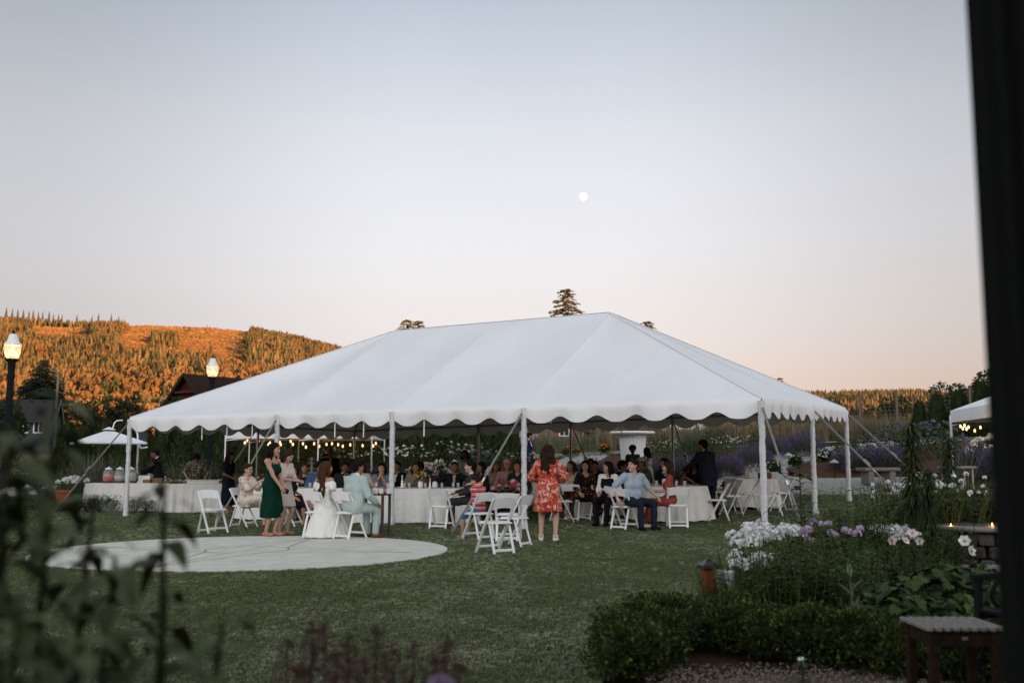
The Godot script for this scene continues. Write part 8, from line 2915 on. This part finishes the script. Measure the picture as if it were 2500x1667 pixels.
	held("phone held by the woman in the cream dress", "phone", "held_phone", cw, Vector3(0.0, 0.035, 0.09), Vector3(0.075, 0.012, 0.15), M.black, -0.4)
	person("guest with crossed legs mostly hidden behind the woman in cream", 706, 21.3, 1.35, {"sit": true, "girl": true, "skin": 2, "h": 1.58, "cross": 1, "dress": {"m": black, "hem": 0.42, "sleeve": 0.3}, "shoe": brown_shoe, "heel": true, "hair": "low_bun"})
	person("seated woman in a dark wrap dress facing us, left of the bride", 751, 24.4, 0.0, {"sit": true, "girl": true, "skin": 2, "lean": 0.1, "dress": {"m": fabric(Color(0.035, 0.032, 0.036)), "hem": 0.45, "sleeve": 0.34}, "ra": V.call(-0.18, 0.82, 0.34), "la": V.call(0.2, 0.82, 0.30), "hair": "low_bun", "hair_col": BR})
	person("man in a blue shirt half hidden by the bride's hair", 778, 23.9, 0.5, {"sit": true, "skin": 3, "h": 1.74, "lean": 0.12, "shirt": {"m": fabric(Color(0.05, 0.09, 0.16)), "sleeve": 0.9, "collar": true}, "bottom": {"m": black}, "hair": "curly", "hair_col": K})
	person("bride in a white off-shoulder gown seen from behind", 790, 17.8, 2.55, {"sit": true, "girl": true, "skin": 1, "h": 1.70, "wide": 0.97, "head": [-0.35, 0.05], "dress": {"m": white, "hem": 0.12, "flare": 0.2, "sleeve": 0.0, "strap": true, "band": true, "train": true}, "la": V.call(0.18, 0.68, 0.30), "ra": V.call(-0.2, 0.68, 0.28), "hair": "verylong", "hair_col": Color(0.055, 0.027, 0.015)})
	person("man in a pale mint suit seen from behind beside the bride", 861, 17.55, 2.45, {"sit": true, "skin": 2, "h": 1.74, "wide": 1.04, "lean": 0.1, "head": [-0.15, 0.0], "shirt": {"m": white, "collar": true}, "jacket": {"m": mint}, "bottom": {"m": mint}, "shoe": brown_shoe, "la": V.call(0.26, 0.62, 0.38), "ra": V.call(-0.24, 0.62, 0.38), "hair": "short", "hair_col": K})
	person("grey haired man in a dark jacket standing behind the tables", 809, 28.6, 0.1, {"h": 1.76, "skin": 3, "shirt": {"m": fabric(Color(0.25, 0.15, 0.13)), "collar": true}, "jacket": {"m": black}, "bottom": {"m": black}, "shoe": black, "hair": "cropped", "hair_col": Color(0.08, 0.07, 0.065)})
	person("dark clad guest just behind the grey haired man", 797, 29.3, 0.3, {"h": 1.62, "skin": 2, "girl": true, "shirt": {"m": black, "sleeve": 0.9}, "bottom": {"m": black}, "shoe": black, "hair": "short", "hair_col": K})
	person("seated guest in a dark jacket left of the mint suited man", 845, 24.6, 0.2, {"sit": true, "skin": 3, "h": 1.70, "shirt": {"m": white, "collar": true}, "jacket": {"m": charcoal}, "bottom": {"m": black}, "hair": "short", "hair_col": K})
	person("bearded man with glasses in a beige suit and green tie", 886, 23.8, -0.1, {"sit": true, "skin": 1, "h": 1.74, "shirt": {"m": white, "collar": true}, "jacket": {"m": beige, "tie": fabric(Color(0.03, 0.07, 0.03))}, "bottom": {"m": beige}, "beard": true, "glasses": true, "ra": V.call(-0.22, 0.80, 0.34), "la": V.call(0.22, 0.80, 0.34), "hair": "shag", "hair_col": BR})
	person("dark haired guest behind the bearded man", 868, 26.4, 0.0, {"sit": true, "skin": 3, "h": 1.80, "shirt": {"m": black, "sleeve": 0.9}, "bottom": {"m": black}, "hair": "curly", "hair_col": K})
	person("woman in a grey top with clasped hands facing us", 936, 23.75, 0.0, {"sit": true, "girl": true, "skin": 1, "lean": 0.16, "ra": V.call(-0.02, 1.02, 0.30), "la": V.call(0.03, 1.00, 0.30), "grip": true, "elbow": 0.9, "shirt": {"m": grey, "sleeve": 0.7, "loose": 0.012}, "bottom": {"m": black}, "hair": "long", "hair_col": K})
	person("guest in a dark suit behind the tent's middle front leg", 974, 24.6, -0.3, {"sit": true, "skin": 2, "h": 1.74, "shirt": {"m": white, "collar": true}, "jacket": {"m": black}, "bottom": {"m": black}, "hair": "short", "hair_col": K})
	person("woman in a tan top behind the yellow flowers", 1016, 24.0, 0.1, {"sit": true, "girl": true, "skin": 2, "shirt": {"m": fabric(Color(0.22, 0.17, 0.12)), "sleeve": 0.6}, "bottom": {"m": black}, "hair": "long", "hair_col": BR, "la": V.call(0.1, 0.85, 0.35)})
	person("dark haired guest leaning toward the woman in tan", 1036, 24.1, -0.5, {"sit": true, "girl": true, "skin": 3, "side": 0.12, "shirt": {"m": fabric(Color(0.10, 0.02, 0.02)), "sleeve": 0.5}, "bottom": {"m": black}, "hair": "curly", "hair_col": K})
	person("seated man in a black jacket and pale shirt, arms on the table", 1112, 23.6, -0.05, {"sit": true, "skin": 3, "h": 1.70, "lean": 0.08, "ra": V.call(-0.42, 0.80, 0.30), "la": V.call(0.36, 0.80, 0.34), "elbow": 1.2, "shirt": {"m": fabric(Color(0.32, 0.28, 0.24)), "collar": true}, "jacket": {"m": black}, "bottom": {"m": black}, "hair": "cropped", "hair_col": K})
	person("woman in a pale blue print dress standing behind the tables", 1136, 29.0, -0.1, {"h": 1.66, "girl": true, "skin": 2, "head": [-0.1, 0.0], "ra": V.call(-0.20, 1.06, 0.16), "la": V.call(0.26, 0.80, 0.05), "dress": {"m": bluepr, "hem": 0.48, "flare": 0.19, "sleeve": 0.42, "bell": 0.02}, "shoe": tan, "sandal": true, "hair": "wavy", "hair_col": BR})
	person("man in a charcoal suit in profile facing left", 1160, 21.35, -1.42, {"sit": true, "skin": 0, "h": 1.78, "lean": 0.05, "head": [0.0, 0.0], "ra": V.call(-0.14, 0.70, 0.38), "la": V.call(0.18, 0.68, 0.34), "shirt": {"m": white, "collar": true}, "jacket": {"m": charcoal}, "bottom": {"m": charcoal}, "shoe": brown_shoe, "hair": "swept", "hair_col": K})
	person("dark guest just behind the man in charcoal", 1184, 23.1, -1.0, {"sit": true, "girl": true, "skin": 3, "shirt": {"m": black, "sleeve": 0.6}, "bottom": {"m": black}, "hair": "long", "hair_col": K})
	person("boy in a red striped shirt with his hands at his mouth", 1177, 17.72, -2.2, {"sit": true, "skin": 1, "h": 1.26, "lean": 0.12, "head": [0.35, 0.15], "ra": V.call(-0.05, 0.96, 0.28), "la": V.call(0.06, 0.96, 0.26), "shirt": {"m": stripe, "sleeve": 0.36, "loose": 0.012}, "bottom": {"m": fabric(Color(0.06, 0.13, 0.24)), "to": 0.48}, "shoe": fabric(Color(0.2, 0.2, 0.2)), "hair": "short", "hair_col": Color(0.02, 0.014, 0.011)})
	person("light haired woman behind the leafy arrangement", 1211, 24.4, 0.1, {"sit": true, "girl": true, "skin": 2, "shirt": {"m": fabric(Color(0.3, 0.22, 0.16)), "sleeve": 0.5}, "bottom": {"m": black}, "hair": "bob", "hair_col": Color(0.10, 0.055, 0.03)})
	person("guest in a pink cap behind the leafy arrangement", 1236, 24.0, 0.2, {"sit": true, "girl": true, "skin": 1, "h": 1.76, "cap": fabric(Color(0.62, 0.26, 0.30)), "shirt": {"m": fabric(Color(0.45, 0.25, 0.26)), "sleeve": 0.5}, "bottom": {"m": black}, "hair": "bob", "hair_col": Color(0.20, 0.10, 0.05)})
	person("auburn haired woman in dark green left of the wrapped leg", 1265, 23.5, -0.2, {"sit": true, "girl": true, "skin": 1, "shirt": {"m": fabric(Color(0.014, 0.03, 0.02)), "sleeve": 0.7}, "bottom": {"m": black}, "flower": Color(0.6, 0.15, 0.25), "hair": "bob", "hair_col": AU})
	person("man in a navy suit walking on the path far behind the tent leg", 1290, 36.5, 1.2, {"h": 1.80, "skin": 2, "head": [0.2, 0.25], "shirt": {"m": white, "collar": true}, "jacket": {"m": fabric(Color(0.012, 0.018, 0.045))}, "bottom": {"m": navy}, "shoe": black, "hair": "short", "hair_col": K})
	person("small child beside the man in navy on the path", 1303, 36.0, 0.8, {"h": 1.06, "skin": 2, "shirt": {"m": navy, "sleeve": 0.4}, "bottom": {"m": black}, "shoe": black, "hair": "short", "hair_col": K})
	person("woman in a red palm print dress seen from behind on the grass", 1337, 17.2, 3.0, {"h": 1.66, "girl": true, "wide": 1.12, "skin": 0, "head": [0.1, 0.1], "ra": V.call(-0.13, 1.06, 0.22), "la": V.call(0.13, 1.06, 0.22), "elbow": 1.5, "stance": 0.13, "dress": {"m": red, "hem": 0.50, "flare": 0.20, "rr": 0.06, "sleeve": 0.88, "bell": 0.028}, "shoe": white, "sandal": true, "hair": "wavy", "hair_col": Color(0.026, 0.014, 0.010)})
	# right half
	person("woman in a cream printed blouse right of the red dress", 1396, 23.0, -0.35, {"sit": true, "girl": true, "skin": 2, "head": [-0.3, -0.05], "shirt": {"m": paleprint, "sleeve": 0.9, "loose": 0.014}, "bottom": {"m": fabric(Color(0.07, 0.03, 0.03))}, "shoe": tan, "hair": "long", "hair_col": BR})
	person("woman in a black floral dress with crossed legs", 1424, 22.7, 0.35, {"sit": true, "girl": true, "skin": 1, "h": 1.70, "head": [-0.55, 0.0], "cross": 0, "dress": {"m": darkfl, "hem": 0.25, "sleeve": 0.85, "bell": 0.01, "scoop": 0.09}, "shoe": fabric(Color(0.45, 0.36, 0.25)), "heel": true, "hair": "shag", "hair_col": Color(0.014, 0.010, 0.009)})
	person("guest at the back of the middle round table, left one", 1440, 25.7, 0.0, {"sit": true, "skin": 3, "h": 1.72, "shirt": {"m": charcoal, "sleeve": 0.9}, "bottom": {"m": black}, "hair": "short", "hair_col": K})
	person("guest in black at the back of the middle round table, right one", 1452, 25.1, -0.2, {"sit": true, "girl": true, "skin": 3, "h": 1.62, "shirt": {"m": black, "sleeve": 0.4}, "bottom": {"m": black}, "hair": "low_bun", "hair_col": K})
	person("woman in white sleeves and a black vest looking left", 1487, 21.35, -0.5, {"sit": true, "girl": true, "skin": 1, "head": [-0.65, 0.0], "ra": V.call(-0.12, 0.66, 0.34), "la": V.call(0.20, 0.66, 0.32), "shirt": {"m": white, "sleeve": 0.72, "loose": 0.008}, "vest": black, "bottom": {"m": black}, "shoe": black, "hair": "long", "hair_col": K})
	person("curly haired guest with a red flower behind the blue shirt", 1511, 23.7, 0.8, {"sit": true, "girl": true, "skin": 3, "h": 1.62, "flower": Color(0.45, 0.03, 0.04), "shirt": {"m": black, "sleeve": 0.5}, "bottom": {"m": black}, "hair": "curly", "hair_col": K})
	person("standing woman in a grey top before the giant urn", 1543, 29.9, 0.0, {"h": 1.64, "girl": true, "skin": 4, "shirt": {"m": fabric(Color(0.07, 0.075, 0.085)), "sleeve": 0.5, "scoop": 0.08}, "bottom": {"m": black}, "shoe": black, "hair": "curly", "hair_col": K})
	person("long haired woman in a pale print dress beside the urn", 1579, 29.6, -2.3, {"h": 1.58, "girl": true, "skin": 2, "dress": {"m": paleprint, "hem": 0.4, "flare": 0.18, "sleeve": 0.3}, "shoe": tan, "hair": "wavy", "hair_col": K})
	person("seated man in a beige baseball cap facing left", 1574, 24.0, -1.0, {"sit": true, "skin": 2, "h": 1.74, "wide": 1.1, "lean": 0.12, "cap": fabric(Color(0.38, 0.34, 0.28)), "shirt": {"m": fabric(Color(0.08, 0.08, 0.075)), "sleeve": 0.4, "loose": 0.012}, "bottom": {"m": charcoal}, "hair": "short", "hair_col": Color(0.05, 0.04, 0.035)})
	person("man in a pale blue shirt and navy trousers looking left", 1538, 20.25, 0.55, {"sit": true, "skin": 0, "h": 1.80, "head": [-1.25, 0.0], "turn": -0.2, "ra": V.call(-0.34, 0.60, 0.02), "la": V.call(0.32, 0.66, 0.36), "elbow": 0.8, "knees": 0.15, "shirt": {"m": blue, "sleeve": 0.44, "collar": true, "loose": 0.012}, "bottom": {"m": fabric(Color(0.016, 0.02, 0.032))}, "shoe": black, "hair": "short", "hair_col": Color(0.028, 0.016, 0.011)})
	person("woman in a rust printed dress seated sideways, facing left", 1640, 20.5, -1.75, {"sit": true, "girl": true, "skin": 0, "h": 1.68, "head": [0.05, 0.08], "ra": V.call(-0.16, 0.72, 0.34), "la": V.call(0.12, 0.72, 0.36), "dress": {"m": rust, "hem": 0.2, "sleeve": 0.42, "bell": 0.015}, "shoe": white, "sandal": true, "hair": "wavy", "hair_col": BR})
	person("dark haired guest behind the woman in rust", 1626, 22.9, -0.8, {"sit": true, "girl": true, "skin": 2, "h": 1.74, "shirt": {"m": black, "sleeve": 0.4}, "bottom": {"m": black}, "hair": "long", "hair_col": K})
	person("woman in a black dress with raised hands by the navy suit", 1697, 23.1, -0.7, {"sit": true, "girl": true, "skin": 2, "h": 1.66, "ra": V.call(-0.16, 0.98, 0.26), "la": V.call(-0.04, 0.86, 0.30), "grip": true, "dress": {"m": black, "hem": 0.45, "sleeve": 0.3}, "hair": "long", "hair_col": K})
	person("man in a navy suit standing with his back to us, reaching left", 1728, 22.6, -2.55, {"h": 1.80, "skin": 2, "wide": 1.05, "lean": 0.24, "head": [0.3, 0.15], "ra": V.call(-0.15, 0.92, 0.30), "la": V.call(0.28, 1.02, 0.48), "step": 0.10, "shirt": {"m": white, "collar": true}, "jacket": {"m": fabric(Color(0.012, 0.015, 0.024))}, "bottom": {"m": fabric(Color(0.010, 0.012, 0.018))}, "shoe": black, "hair": "cropped", "hair_col": K})

func _ready():
	camera_and_light()
	materials()
	land()
	hills()
	big_tent()
	umbrella()
	popup_canopy("white pop-up canopy with bulbs behind the big tent", gx(754, 36.5), -0.02, 5.15, 3.0, 2.31, 0.75, [Vector2(-1, 1), Vector2(1, 1), Vector2(0.27, 1), Vector2(-1, -1), Vector2(-0.27, -1), Vector2(1, -1)])
	popup_canopy("white pop-up canopy at the right edge, cut by the column", gd(11.55, 21.6), -0.12, 3.0, 3.0, 2.30, 0.62, [Vector2(-1, 1), Vector2(1, 1), Vector2(-1, -1), Vector2(1, -1)])
	var bulbs := []
	for q in [[210, 360], [238, 337], [360, 343], [470, 380], [486, 362], [597, 357], [604, 380], [712, 343], [737, 377], [847, 370], [880, 408], [970, 370], [1025, 398], [1105, 377], [1165, 370], [1232, 380], [1283, 398], [1365, 382], [1500, 392], [1615, 395], [1645, 367]]:
		bulbs.append(at(550 + q[0] / 4.48, 1000 + q[1] / 4.48, 35.2))
	string_lights("warm bulbs strung under the canopy behind the big tent", bulbs, 0.012)
	bulbs = []
	for q in [[2346, 1040], [2352, 1046], [2356, 1038], [2361, 1047], [2366, 1042], [2381, 1051], [2395, 1043], [2442, 1057]]:
		bulbs.append(at(q[0], q[1], 20.2))
	string_lights("warm bulbs strung under the canopy at the right edge", bulbs, 0.008, 0.6)
	street_lamp("lit street lamp on a black pole at the left edge", gx(21, 26.0), 4.06)
	street_lamp("lit street lamp before the red chalet", gx(515, 35.0), 4.38)
	urn()
	fence()
	buildings()
	near_things()
	porch()
	furniture()
	people()
	garden()
	right_bed()
	near_plants()
